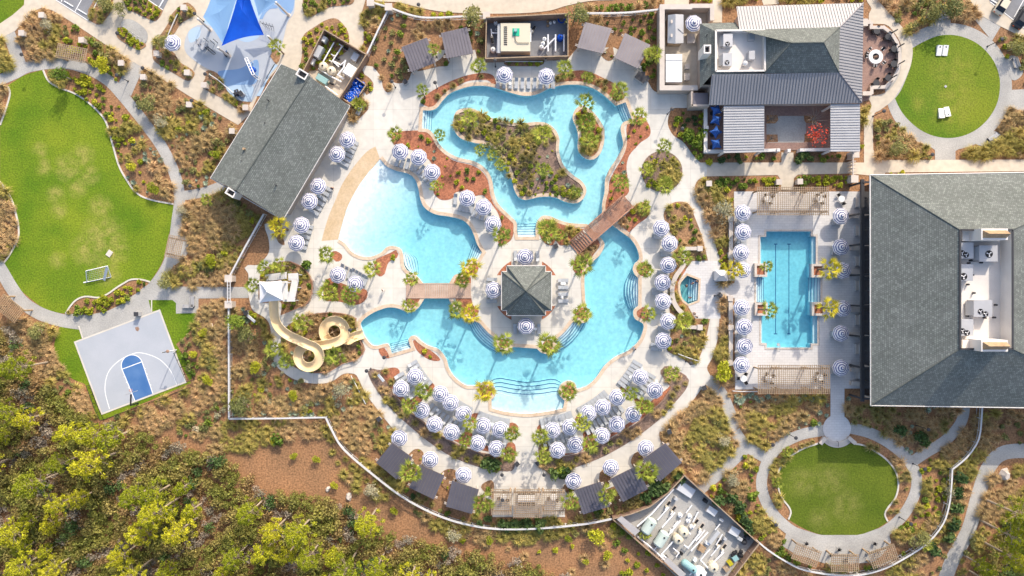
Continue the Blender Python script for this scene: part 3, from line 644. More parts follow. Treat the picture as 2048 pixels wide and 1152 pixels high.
def label_batch(objs, noun, group, cat, big=5):
    """objs: (object, px, py); label each by its landmark, side and rank; crowds share a label"""
    bk = {}
    for o, x, y in objs:
        n, lx, ly = min(LAND, key=lambda t: (t[1]-x)**2 + (t[2]-y)**2)
        dx, dy = x-lx, y-ly
        side = ('right' if dx > 0 else 'left') if abs(dx) > 1.6*abs(dy) else ('below' if dy > 0 else 'above') if abs(dy) > 1.6*abs(dx) else ('lower ' if dy > 0 else 'upper ') + ('right' if dx > 0 else 'left')
        bk.setdefault((n, side), []).append((math.hypot(dx, dy), o))
    for (n, side), L in bk.items():
        L.sort(key=lambda t: t[0])
        rel = {'right': 'right of', 'left': 'left of', 'above': 'above', 'below': 'below'}.get(side, '%s of' % side.replace(' ', '-'))
        for i, (d, o) in enumerate(L):
            if len(L) == 1: lab = '%s %s %s' % (noun, rel, n); g = group
            elif len(L) <= big: lab = '%s, %sclosest one %s %s' % (noun, '' if i == 0 else ORD[i] + ' ', rel, n); g = group
            else: lab = '%s %s %s' % (noun, rel, n); g = '%s %s %s' % (group, rel, n)
            tag(o, lab, cat, g)
def rect(cx, cy, lx, ly, ang):
    """pixel rectangle"""
    c, s = math.cos(ang), math.sin(ang)
    return [(cx + a*lx/2*c - b*ly/2*s, cy + a*lx/2*s + b*ly/2*c) for a, b in ((-1,-1),(1,-1),(1,1),(-1,1))]
def wpoly(pts, z): return [tuple(W(x, y, z))[:2] for x, y in pts]
def gpoly(pts): return [tuple(W(x, y, 0))[:2] for x, y in pts]

# ------------------------------------------------------------------ roofs
def face_mesh(name, faces, m, parent, thick=.12, uv=True):
    """roof planes given as lists of (px, py, z); underside and edges added"""
    b = MB(); uvs = []
    for f in faces:
        p = [W(*q) for q in f]; n = (p[1]-p[0]).cross(p[2]-p[1])
        if len(p) > 3: n = (p[2]-p[0]).cross(p[3]-p[1])
        if n.z < 0: p = p[::-1]; n = -n
        n.normalize(); u = Vector((0,0,1)).cross(n)
        u = u.normalized() if u.length > 1e-3 else Vector((1,0,0)); v = n.cross(u)
        k = len(p); base = len(b.v); U0 = min(q.dot(u) for q in p) - 1; V0 = min(q.dot(v) for q in p) - 1
        b.v += [tuple(q) for q in p] + [(q.x, q.y, q.z-thick) for q in p]
        for i in range(1, k-1):
            b.f.append((base, base+i, base+i+1)); uvs += [(q.dot(u)-U0, q.dot(v)-V0) for q in (p[0], p[i], p[i+1])]; b.m.append(0)
            b.f.append((base+k+i+1, base+k+i, base+k)); uvs += [(0,0)]*3; b.m.append(0)
        for i in range(k):
            j = (i+1) % k; b.f.append((base+i, base+k+i, base+k+j, base+j)); uvs += [(0,0)]*4; b.m.append(0)
    b.uv = uvs
    return b.build(name, m, parent)
def seams(face, n, parent, along=None, r=.035, name='seam', m=None, e=(0, 1)):
    """standing seams on the plane a-b-c-d, running from side a-b to side d-c"""
    a, b_, c, d = [W(*q) for q in face]; s = MB()
    for i in range(n+1):
        t = e[0] + (e[1]-e[0])*i/n; p, q = a.lerp(b_, t), d.lerp(c, t)
        s.bar(p + Vector((0,0,.03)), q + Vector((0,0,.03)), .07, .09)
    o = s.build(name, m or M['metal_seam'], parent); o['kind'] = 'stuff'; return o
def ridge(pts, parent, m='shingle', r=.12, name='ridge_cap'):
    p = [W(*q) for q in pts]; b = MB(); b.tube(p, r, 6); return b.build(name, M[m], parent)
def wall_ring(pts, h, t, parent, m, name='wall', cap=None):
    """free-standing wall along px points given for its top"""
    o = None
    for i in range(len(pts)-1):
        b = MB(); a, c = W(*pts[i], h), W(*pts[i+1], h); d = (c-a).normalized()*t/2
        a, c = a-d*.98, c+d*.98
        zz = .0006*(i % 5)
        b.bar((a.x, a.y, h/2+zz), (c.x, c.y, h/2+zz), t, h); o = b.build(name, M[m], parent)
        if cap:
            b = MB(); b.bar((a.x, a.y, h+.06+zz), (c.x, c.y, h+.06+zz), t+.14, .12); b.build('coping', M[cap], o)
    return o
def chimney(cx, cy, sx, sy, ang, z0, z1, parent, m='trim'):
    b = MB(); c = W(cx, cy, z1); t = .22
    for (ox, oy, lx, ly) in ((0, sy/2-t/2, sx, t), (0, -sy/2+t/2, sx, t), (sx/2-t/2, 0, t, sy-2*t), (-sx/2+t/2, 0, t, sy-2*t)):
        o = Matrix.Rotation(ang, 3, 'Z') @ Vector((ox, oy, 0)); b.box((c.x+o.x, c.y+o.y, (z0+z1)/2), (lx, ly, z1-z0), ang)
    o = b.build('chimney', M[m], parent)
    b = MB(); b.box((c.x, c.y, z1-.7), (sx-2*t-.01, sy-2*t-.01, .05), ang); b.build('louvre', M['steel_dark'], o); return o
def hvac(px, py, z0, lx, ly, h, fans, parent=None, ang=0, side=True, label=None):
    """rooftop unit: casing, hood and fans given in px of its top"""
    root = thing('air_conditioner', label, 'air conditioner', (0,0,0)) if parent is None else parent
    c = W(px, py, z0+h); b = MB(); b.box((c.x, c.y, z0+h/2), (lx, ly, h), ang); cas = b.build('casing', M['galv'], root)
    if side:
        b = MB(); v = [(c.x-lx/2-.5, c.y-ly/2+.2, z0+.3), (c.x-lx/2, c.y-ly/2+.2, z0+h-.1), (c.x-lx/2, c.y+ly/2-.2, z0+h-.1), (c.x-lx/2-.5, c.y+ly/2-.2, z0+.3)]
        b.quad(*v); b.quad(v[0], (c.x-lx/2, v[0][1], z0+.3), v[1], v[1]); b.add([v[3], v[2], (c.x-lx/2, v[3][1], z0+.3)], [(0,1,2)]); b.build('hood', M['frame_grey'], root)
    for (fx, fy, r) in fans:
        p = W(fx, fy, z0+h); b = MB(); b.tube([(p.x+r*math.cos(t), p.y+r*math.sin(t), z0+h+.04) for t in [i*math.pi/8 for i in range(17)]], .05, 5, cap=False)
        b.cyl((p.x, p.y, z0+h+.006), r*.97, .01, 16); fo = b.build('fan', M['black'], root)
        b = MB()
        for k in range(3):
            a0 = k*2.094+.4; b.add([(p.x, p.y, z0+h+.05), (p.x+r*.85*math.cos(a0), p.y+r*.85*math.sin(a0), z0+h+.03), (p.x+r*.85*math.cos(a0+.55), p.y+r*.85*math.sin(a0+.55), z0+h+.08)], [(0,1,2)])
        b.cyl((p.x, p.y, z0+h+.03), r*.2, .06, 8); b.build('fan_blades', M['fabric_white'], fo)
    return root

# ---- bathhouse
bath = thing('bathhouse', 'long bathhouse with weathered grey shingle gable roof left of the lagoon', 'building', W(560, 285))
bath.location = (0,0,0)
ez, rz_ = 4.2, 7.4
A, B_, C_, D_ = (562,128,ez), (700,212,ez), (566,440,ez), (421,356,ez); r0, r1 = (619,153,rz_), (472,381,rz_)
face_mesh('roof', [[A, r0, r1, D_], [r0, B_, C_, r1]], M['shingle'], bath); ridge([r0, r1], bath)
c4 = [W(*q) for q in (A, B_, C_, D_)]; ctr = sum(c4, Vector())/4
base = [(q - (q-ctr).normalized()*1.3) for q in c4]
b = MB(); b.prism([(q.x, q.y) for q in base], 0, 4.1, top=False); b.build('wall', M['stucco'], bath)
b = MB()
for q, p in ((A, B_), (B_, C_), (C_, D_), (D_, A)): b.tube([W(q[0], q[1], ez-.05), W(p[0], p[1], ez-.05)], .09, 5)
b.build('gutter', M['trim'], bath)
for (gx, gy) in ((598, 172), (480, 372)):  # gable ends
    pass
for e0, e1, rr in ((A, B_, r0), (D_, C_, r1)):
    p, q, r_ = W(*e0), W(*e1), W(*rr); t = (ctr - (p+q)/2).normalized()*.8; g = MB(); g.add([p+t, q+t, r_+t], [(0,1,2)]); g.build('gable', M['stucco'], bath)
an = math.atan2(228, 134)
chimney(604, 148, 1.9, 1.3, -math.atan2(84,138), 4.0, 7.6, bath); chimney(461, 385, 1.7, 1.2, -math.atan2(84,138), 4.0, 7.0, bath)
for (x, y) in ((535,200),(530,246),(551,370),(488,298),(483,322)):
    b = MB(); p = W(x, y, 6); b.cyl((p.x, p.y, 5), .09 if x != 488 else .22, 1.3, 8); b.build('vent_pipe', M['steel_dark'] if x != 488 else M['wood'], bath)
NOPLANT.append([(562,128),(700,212),(566,440),(421,356)])

# ---- centre pavilion: two crossing hipped roofs
pav = thing('pavilion', 'square pavilion with crossing shingle hip roofs in the middle of the lagoon', 'building')
ez, az = 3.4, 6.6
for rc in ((1013.5, 531.5, 1091, 631), (1003, 543, 1103, 621)):
    x0, y0, x1, y1 = rc; q = [(x0,y0,ez), (x1,y0,ez), (x1,y1,ez), (x0,y1,ez)]; ap = (1052, 582 if rc[0] > 1010 else 582, az)
    face_mesh('roof', [[q[i], q[(i+1) % 4], ap] for i in range(4)], M['shingle'], pav)
    for i in range(4): ridge([q[i], ap], pav, r=.09)
    b = MB()
    for i in range(4): b.tube([W(*q[i]), W(*q[(i+1) % 4])], .08, 5)
    b.build('gutter', M['trim'], pav)
b = MB(); p = W(1052, 582, az); b.cyl((p.x, p.y, az-.2), .25, .5, 8, r2=.05); b.build('finial', M['shingle'], pav)
b = MB(); b.prism(wpoly([(1022,552),(1084,552),(1084,612),(1022,612)], 0), .0, 3.35, top=False); b.build('wall', M['stucco'], pav)
for x, y in ((1017,536),(1088,536),(1088,626),(1017,626)):
    b = MB(); p = W(x, y, 3); b.box((p.x, p.y, 1.65), (.35,.35,3.3)); b.build('column', M['trim'], pav)

# ---- big hall at the right
hall = thing('hall', 'largest building, grey shingle hip roof around a sunken white plant deck', 'building')
ez, tz = 8.6, 14.4
NW, SW, NE, SE = (1740,350,ez), (1741,811,ez), (2290,341,ez), (2290,819,ez)
nw, sw, ne, se = (1920,460,tz), (1920,698,tz), (2025,460,tz), (2025,698,tz)
face_mesh('roof', [[NW, nw, sw, SW], [NW, NE, ne, nw], [SW, sw, se, SE], [ne, NE, SE, se]], M['shingle'], hall)
for a_, b_ in ((NW, nw), (SW, sw), (NE, ne), (SE, se)): ridge([a_, b_], hall, r=.1)
b = MB(); b.tube([W(*NW), W(*SW), W(*SE)], .12, 6); b.tube([W(*NW), W(*NE)], .12, 6); b.build('gutter', M['trim'], hall)
dz = 11.6
c4 = [W(x, y, tz) for x, y, _ in (nw, ne, se, sw)]
b = MB(); b.prism([(q.x, q.y) for q in c4], dz-.3, dz); b.build('plant_deck', M['membrane'], hall)
b = MB()
for i in range(4): b.quad((c4[i].x, c4[i].y, dz), (c4[(i+1)%4].x, c4[(i+1)%4].y, dz), tuple(c4[(i+1)%4]), tuple(c4[i]))
b.build('parapet', M['membrane'], hall)
b = MB()
for i in range(4): b.bar(c4[i]+Vector((0,0,.05)), c4[(i+1)%4]+Vector((0,0,.05)), .3, .12)
b.build('parapet_cap', M['steel_dark'], hall)
for cy, s in ((472, 1), (688, -1)):                                     # two cricket hoods with louvred ridge
    a0, a1 = W(1925, cy-13 if s > 0 else cy-8, 13.4), W(2000, cy+10 if s > 0 else cy+13, 13.4)
    x0, x1 = min(a0.x, a1.x), max(a0.x, a1.x); y0, y1 = min(a0.y, a1.y), max(a0.y, a1.y)
    b = MB(); b.box(((x0+x1)/2, (y0+y1)/2, 12.5), (x1-x0, y1-y0, 1.8)); b.build('stair_head', M['membrane'], hall)
    c = W(1992, cy-4 if s > 0 else cy+4, 16.5); b = MB(); b.box((c.x, c.y, 14.6), (4.2, 1.8, 3.2)); o = b.build('chimney', M['trim'], hall)
    b = MB(); b.add([(c.x-1.9, c.y-.6, 16.2), (c.x+1.9, c.y-.6, 16.2), (c.x+1.9, c.y+.6, 16.2), (c.x-1.9, c.y+.6, 16.2), (c.x-1.4, c.y, 17.1), (c.x+1.9, c.y, 17.1)], [(0,1,5,4), (2,3,4,5), (3,0,4), (1,2,5)]); b.build('chimney_cap', M['wood'], o)
for (x, y, lx, ly, fans, lab) in ((1931,501,2.6,2.6,[(1924,506,.42),(1932,510,.42)],'air conditioner with two fans at the top left of the hall plant deck'), (1930,545,2.6,2.7,[(1927,553,.55)],'air conditioner with one fan at the left edge of the hall plant deck'), (1977,507,3.0,2.6,[(1978,508,.55)],'boxy air conditioner with one fan at the top right of the hall plant deck'), (1966,617,3.0,2.7,[(1961,623,.4),(1971,628,.4)],'air conditioner with two fans in the middle of the hall plant deck'), (1931,655,2.6,2.7,[(1925,662,.42),(1934,666,.42)],'air conditioner with two fans at the bottom left of the hall plant deck')):
    hvac(x, y, dz, lx, ly, 1.6, fans, label=lab)
b = MB()
for x, y in ((1944,521),(1944,530),(1940,526),(1965,525),(1990,521),(1947,550),(1938,569),(1950,586),(1937,606),(1946,640),(1946,648),(1937,632),(1972,636),(1991,635),(1994,610)):
    p = W(x, y, dz+.6); b.cyl((p.x, p.y, dz), .16, .6, 8)
b.build('roof_vent', M['steel_dark'], hall)['kind'] = 'stuff'
# west front: wall, windows, beam and cross beams
xw = W(1721, 580, 0).x; y0, y1 = W(1740, 800, 6).y, W(1740, 362, 6).y
b = MB(); b.box((xw+14, (y0+y1)/2-.2, 4.1), (28, y1-y0, 8.2)); b.build('wall', M['stucco'], hall)
for i in range(7):
    ya = y0 + (y1-y0)*i/7; yb = y0 + (y1-y0)*(i+1)/7
    wi = MB(); wi.box((xw-.03, (ya+yb)/2, 3.4), (.12, (yb-ya)-.5, 5.6)); wo = wi.build('window', M['window_glass'], hall)
    s = MB()
    for k in range(3): s.box((xw-.1, ya+.25+((yb-ya)-.5)*(k+.0)/2, 3.4), (.12, .14, 5.7))
    s.box((xw-.1, (ya+yb)/2, 6.2), (.12, yb-ya-.5, .14)); s.build('window_frame', M['steel_dark'], wo)
xb = W(1725, 580, 4.6).x
b = MB(); b.box((xb, (y0+y1)/2, 4.5), (.55, y1-y0+1, .5)); b.build('beam', M['steel_dark'], hall)
for i in range(8):
    ya = y0 + (y1-y0)*i/7; b = MB(); b.box(((xb+xw)/2, ya, 4.7), (xw-xb, .3, .35)); b.build('cross_beam', M['steel_dark'], hall)
    b = MB(); b.box((xb, ya, 2.13), (.3, .3, 4.24)); b.build('post', M['steel_dark'], hall)
NOPLANT.append([(1700,350),(2100,340),(2100,820),(1700,812)])

# ---- restaurant
rest = thing('restaurant', 'restaurant with metal skirt roofs, shingle hips and a white roof deck', 'building')
e1, e2, rg, dk = 4.3, 6.2, 9.4, 5.0
SKN = [(1473,13,e1), (1727,6,e1), (1680,54,e2), (1479,60,e2)]
SKE = [(1727,6,e1), (1724,206,e1), (1678,145,e2), (1680,54,e2)]
SKS = [(1724,206,e1), (1418,210,e1), (1424,149,e2), (1678,145,e2)]
for nm, f in (('skirt_roof', SKN), ('skirt_roof', SKE), ('skirt_roof', SKS)):
    o = face_mesh(nm, [f], M['metal_roof'], rest)
def seams_clip(face, nvec, sp, parent):
    """parallel seams straight up the slope, clipped to the plane's outline"""
    p = [W(*q) for q in face]; n = (p[1]-p[0]).cross(p[2]-p[1]).normalized(); n = n if n.z > 0 else -n
    u = Vector((0,0,1)).cross(n).normalized(); v = n.cross(u); pu = [(q.dot(u), q.dot(v)) for q in p]; h = p[0].dot(n); s = MB(); k = len(p)
    t = min(a[0] for a in pu) + sp*.5
    while t < max(a[0] for a in pu):
        ys = []
        for i in range(k):
            a, c = pu[i], pu[(i+1) % k]
            if (a[0] > t) != (c[0] > t): ys.append(a[1] + (c[1]-a[1])*(t-a[0])/(c[0]-a[0]))
        if len(ys) >= 2: s.bar(u*t + v*min(ys) + n*(h+.04), u*t + v*max(ys) + n*(h+.04), .07, .1)
        t += sp
    o = s.build('seam', M['metal_seam'], parent); o['kind'] = 'stuff'
for f in (SKN, SKE, SKS): seams_clip(f, None, .52, rest)
UN = [(1479,60,e2), (1680,54,e2), (1647,85,rg), (1583,86,rg)]; UE = [(1680,54,e2), (1678,145,e2), (1647,85,rg)]; US = [(1678,145,e2), (1529,146,e2), (1583,86,rg), (1647,85,rg)]
UW = [(1530,146,e2), (1530,62,e2), (1583,86,rg)]
face_mesh('shingle_roof', [UN, UE, US, UW], M['shingle'], rest)
ridge([(1583,86,rg), (1647,85,rg)], rest); ridge([(1680,54,e2), (1647,85,rg), (1678,145,e2)], rest, r=.09); ridge([(1529,146,e2), (1583,86,rg), (1529,62,e2)], rest, r=.09)
ridge([(1727,6,e1), (1680,54,e2)], rest, 'metal_dark', .1); ridge([(1724,206,e1), (1678,145,e2)], rest, 'metal_dark', .1)
face_mesh('shingle_roof', [[(1400,47,4.2), (1431,63,6.1), (1431,143,6.1), (1400,176,4.2)], [(1400,47,4.2), (1472,45,4.2), (1479,60,6.1), (1431,63,6.1)], [(1400,176,4.2), (1431,143,6.1), (1529,146,6.1), (1424,149,6.1)]], M['shingle'], rest)
d4 = [W(*q, 6.1) for q in ((1431,62),(1529,61),(1529,142),(1431,143))]
b = MB(); b.prism([(q.x, q.y) for q in d4], dk-.3, dk); b.build('roof_deck', M['membrane'], rest)
b = MB()
for i in range(4):
    a, c = d4[i], d4[(i+1) % 4]; b.quad((a.x, a.y, dk), (c.x, c.y, dk), (c.x, c.y, 6.35), (a.x, a.y, 6.35)); b.bar((a.x, a.y, 6.3), (c.x, c.y, 6.3), .3, .16)
b.build('parapet', M['membrane'], rest)
chimney(1415, 98, 1.25, 1.5, 0, 4.0, 7.6, rest)
for (x, y) in ((1416,68),(1417,127),(1547,45)):
    p = W(x, y, 5.9); b = MB(); b.cyl((p.x, p.y, 4.5), .07, 1.3, 6); b.build('vent_pipe', M['steel_dark'], rest)
hvac(1456, 80, dk, 1.6, 2.2, 1.1, [(1455,88,.36)], label='upper box air conditioner with one fan on the restaurant roof deck')
hvac(1455, 119, dk, 1.6, 2.2, 1.1, [(1454,125,.36)], label='lower box air conditioner with one fan on the restaurant roof deck')
hvac(1504, 73, dk, 1.0, 1.2, .8, [], side=False, label='small plain vent box at the upper right of the restaurant roof deck')
hvac(1504, 110, dk, 1.0, 1.5, 1.4, [], side=False, label='tall grey vent box right of centre on the restaurant roof deck')
fan = thing('exhaust_fan', 'round white mushroom exhaust fan at the bottom of the restaurant roof deck', 'exhaust fan')
p = W(1491, 126, dk+1.2); b = MB(); b.cyl((p.x, p.y, dk), .28, 1.0, 12); b.build('curb', M['galv'], fan); b = MB(); b.tube([(p.x, p.y, dk+.9), (p.x, p.y, dk+1.2), (p.x, p.y, dk+1.35)], [.45, .42, .1], 14); b.build('hood', M['white'], fan)
# wings with pale seamed roofs
for q, wz, nm in (([(1447.5,212),(1528.5,211),(1528.5,304),(1447,306)], 3.9, 'left'), ([(1661,208.5),(1720,207.5),(1720,303),(1661,303)], 3.9, 'right')):
    f = [(q[0][0], q[0][1], wz+.1), (q[1][0], q[1][1], wz-.0), (q[2][0], q[2][1], wz-.0), (q[3][0], q[3][1], wz+.1)]
    o = face_mesh('wing_roof', [f], M['galv'], rest); a, c, d, e = f; k = 18 if nm == 'left' else 18
    s = MB()
    for i in range(k+1):
        t = i/k; s.bar(W(*a).lerp(W(*e), t)+Vector((0,0,.04)), W(*c).lerp(W(*d), t)+Vector((0,0,.04)), .06, .09)
    s.build('seam', M['metal_seam'], rest)['kind'] = 'stuff'
    for x, y in q:
        p = W(x + (3 if x < 1500 or 1655 < x < 1665 else -3), y + (3 if y < 250 else -3), wz); b = MB(); b.box((p.x, p.y, wz/2-.05), (.3,.3,wz-.1)); b.build('post', M['trim'], rest)
b = MB(); b.prism(wpoly([(1422,150),(1716,150),(1716,200),(1422,200)], 4), 0, 4.2, top=False); b.prism(wpoly([(1484,22),(1716,16),(1716,149),(1484,149)], 4), 0, 4.2, top=False); b.prism(wpoly([(1406,54),(1483,54),(1483,170),(1406,170)], 4), 0, 4.1, top=False); b.build('wall', M['stucco'], rest)
NOPLANT += [[(1310,5),(1435,5),(1730,0),(1730,215),(1400,215),(1310,180)], [(1405,205),(1722,205),(1722,310),(1405,310)]]
# courtyard between the wings
sheet('courtyard_paving', corners("1412,200 1661,200 1661,300 1412,300"), 'brick_paver', z=.085)
sheet('courtyard_paving', corners("1533,232 1612,232 1612,271 1607,285 1536,285 1533,270"), 'gravel', z=.09)
for q in ("1533,230 1555,230 1557,240 1550,247 1533,247", "1608,231 1632,231 1632,246 1612,246 1608,240", "1533,269 1555,269 1556,284 1533,284", "1609,268 1630,268 1630,284 1609,284"): sheet('planting_bed', corners(q), 'mulch', z=.095)
cw = thing('courtyard_wall', 'low stuccoed wall with square piers around the restaurant courtyard', 'wall')
wall_ring([(1411,216),(1411,303),(1447,303)], 1.2, .5, cw, 'stucco', cap='trim'); wall_ring([(1527,301),(1557,300)], 1.1, .4, cw, 'stucco', cap='trim'); wall_ring([(1603,300),(1660,299)], 1.1, .4, cw, 'stucco', cap='trim')
for x, y in ((1557,300),(1603,300),(1414,255),(1414,302),(1578,301)):
    b = MB(); p = W(x, y, 1.5); b.box((p.x, p.y, .8), (.55,.55,1.6)); b.build('pier', M['trim'], cw)
# patio with fire pit
PATIO = curve("1722,40! 1740,40! 1741,62! 1772,62 1785,75 1795,95 1797,120 1791,150 1780,168 1770,180! 1740,180! 1738,200! 1722,204!")
sheet('patio', PATIO, 'brick_paver', z=.10)
pw = thing('patio_wall', 'curved seat wall with pale cap around the fire pit patio', 'wall')
wall_ring([(1742,46),(1742,55),(1767,55),(1783,67),(1794,85),(1799,108),(1799,122),(1795,143),(1785,160),(1771,174),(1743,175),(1743,186)], .75, .45, pw, 'stucco', cap='offwhite')
wall_ring([(1728,44),(1738,44)], .9, .6, pw, 'stucco', cap='offwhite'); wall_ring([(1728,187),(1740,187)], .9, .6, pw, 'stucco', cap='offwhite')
for i, (x, y) in enumerate(((1787,64),(1800,92),(1801,126),(1786,154))):
    t = thing('patio_heater', ['topmost','second','third','lowest'][i] + ' of four slanting dark post lights on the curved patio wall', 'post light', W(x-3, y+2, .9)); t.location.z = .87
    b = MB(); b.tube([(0,0,0),(0,0,.7)], .1, 8); b.build('post', M['steel_dark'], t); b = MB(); b.box((.0,0,.95), (.95,.22,.5), R(30)); b.build('lamp_head', M['black'], t)
fp = thing('fire_pit', 'round white fire pit with dark burner bowl on the brick patio', 'fire pit', W(1749, 115))
b = MB(); n = 28; R0, R1 = .62, 1.28
for i in range(n):
    a, c = 2*math.pi*i/n, 2*math.pi*(i+1)/n; p = lambda r, t, z: (r*math.cos(t), r*math.sin(t), z)
    b.quad(p(R1,a,.5), p(R1,c,.5), p(R0,c,.5)[:2]+(.5,), p(R0,a,.5)[::1]); b.quad(p(R1,a,.1), p(R1,c,.1), p(R1,c,.5), p(R1,a,.5)); b.quad(p(R0,c,.25), p(R0,a,.25), p(R0,a,.5), p(R0,c,.5))
b.build('ring', M['paint_white'], fp); b = MB(); b.cyl((0,0,.1), .62, .18, 20); b.build('burner_bowl', M['black'], fp); b = MB()
for k in range(14): a = rnd.random()*6.3; r = rnd.random()*.45; b.ball((r*math.cos(a), r*math.sin(a), .3), .11, 6)
b.build('lava_rock', M['wood_fence'], fp)['kind'] = 'stuff'
# service yard left of the restaurant
sheet('service_yard', corners("1326,14 1436,12 1436,38 1412,46 1412,178 1326,176"), 'walk', z=.08)
sy = thing('service_yard_wall', 'tall pale stucco wall around the restaurant service yard', 'wall')
wall_ring([(1391,176),(1324,176),(1324,14),(1380,14)], 2.6, .75, sy, 'stucco', cap='offwhite'); wall_ring([(1384,12),(1424,12),(1424,38)], 2.6, .6, sy, 'stucco', cap='offwhite')
sh = thing('garden_shed', 'small grey shed with shingle gable roof in the service yard', 'shed')
q = [(1336,30,2.5),(1351,28,3.4),(1351,87,3.4),(1335,86,2.5)]; q2 = [(1351,28,3.4),(1367,29,2.5),(1367,86,2.5),(1351,87,3.4)]
face_mesh('roof', [q, q2, [(1356,57,3.3),(1367,48,2.6),(1367,67,2.6)]], M['galv'], sh, .08)
b = MB(); b.prism(wpoly([(1338,32),(1365,32),(1365,84),(1338,84)], 2.4), 0, 2.5, top=False); b.build('wall', M['wood_pale'], sh)
for y in (43, 71): b = MB(); p = W(1344, y, 3.05); b.box((p.x, p.y, 3.02), (.45,.6,.12)); b.build('skylight', M['offwhite'], sh)
cont = thing('cold_store', 'flat white cold store box with a seam across in the service yard', 'cold store')
b = MB(); p = W(1348, 136, 2.7); b.box((p.x, p.y, 1.35), (2.9, 4.9, 2.7)); b.build('box', M['paint_white'], cont); b = MB(); b.box((p.x, p.y+1.4, 2.72), (2.9,.12,.06)); b.build('joint', M['galv'], cont)
for (x, y, lx, ly, h, m, lab) in ((1372,136,.8,.8,.9,'galv','small square grey chest in the service yard'), (1371,157,.9,1.2,1.0,'galv','grey upright cabinet at the bottom of the service yard'), (1380,80,1.4,1.6,.8,'stone','pale pallet stack below the service yard umbrella')):
    t = thing('service_cabinet', lab, 'cabinet', W(x, y)); b = MB(); b.box((0,0,h/2), (lx,ly,h)); b.build('body', M[m], t); b = MB(); b.box((0,0,h+.03), (lx+.06,ly+.06,.06)); b.build('lid', M['offwhite'], t)
vest = thing('entry_porch', 'dark flat porch roof below the service yard beside the walk', 'porch')
b = MB(); p = W(1401, 197, 3); b.box((p.x, p.y, 2.9), (2.8, 2.0, .2)); b.build('roof', M['metal_dark'], vest)
b = MB(); [b.box((p.x+i, p.y+j, 1.4), (.3,.3,2.8)) for i in (-1.2,1.2) for j in (-.8,.8)]; b.build('post', M['trim'], vest)
b = MB(); b.box((p.x-1.5, p.y, 1.5), (.35, 2.6, 3.0)); b.box((p.x, p.y-1.2, 1.5), (3.2,.35,3.0)); b.build('wall', M['stucco'], vest)

# curved steps and wing walls from the round pad down to the oval lawn
st = thing('lawn_steps', 'curved white steps with two wing walls above the oval lawn', 'steps')
for k in range(3):
    arc = [(1674 + (30+4*k)*math.cos(R(a)), 857 + (30+4*k)*math.sin(R(a))) for a in range(42, 139, 8)]; inn = [(1674 + (26+4*k)*math.cos(R(a)), 857 + (26+4*k)*math.sin(R(a))) for a in range(138, 41, -8)]
    b = MB(); b.prism(gpoly(arc + inn), 0, .36 - .11*k); b.build('step', M['offwhite'], st)
for a, c in (((1651,875),(1641,888)), ((1697,875),(1711,887))):
    p, q = W(*a, .6), W(*c, .6); b = MB(); b.bar((p.x, p.y, .3), (q.x, q.y, .3), .55, .6); o = b.build('wing_wall', M['stucco'], st); b = MB(); b.bar((p.x, p.y, .64), (q.x, q.y, .64), .68, .1); b.build('coping', M['offwhite'], o)
p, q = W(1677, 884, .9), W(1677, 893, .9); b = MB(); b.tube([p, q], .04, 6); b.tube([(p.x,p.y,.1), p], .03, 5); b.tube([(q.x,q.y,.1), q], .03, 5); b.build('handrail', M['steel_dark'], st)

# ------------------------------------------------------------------ cabanas
CAB = [((822,144),(872,125),(854,75),(803,94),'leftmost cabana on the upper left of the deck'), ((893,117),(947,107),(934,54),(882,66),'second cabana from the left along the top of the deck'), ((1154,95),(1206,107),(1224,57),(1170,44),'third cabana from the left along the top of the deck'), ((1230,116),(1276,137),(1301,90),(1250,66),'rightmost cabana along the top of the deck'),
       ((784,886),(825,915),(793,959),(752,925),'leftmost cabana along the bottom of the deck'), ((839,929),(889,951),(868,999),(818,975),'second cabana from the left along the bottom of the deck'), ((904,961),(958,979),(944,1028),(892,1013),'cabana just left of the bottom pergola'), ((1149,980),(1201,963),(1220,1013),(1166,1029),'cabana just right of the bottom pergola'), ((1220,958),(1274,931),(1296,978),(1246,1004),'second cabana from the right along the bottom of the deck'), ((1286,918),(1331,886),(1364,925),(1320,963),'rightmost cabana along the bottom of the deck')]
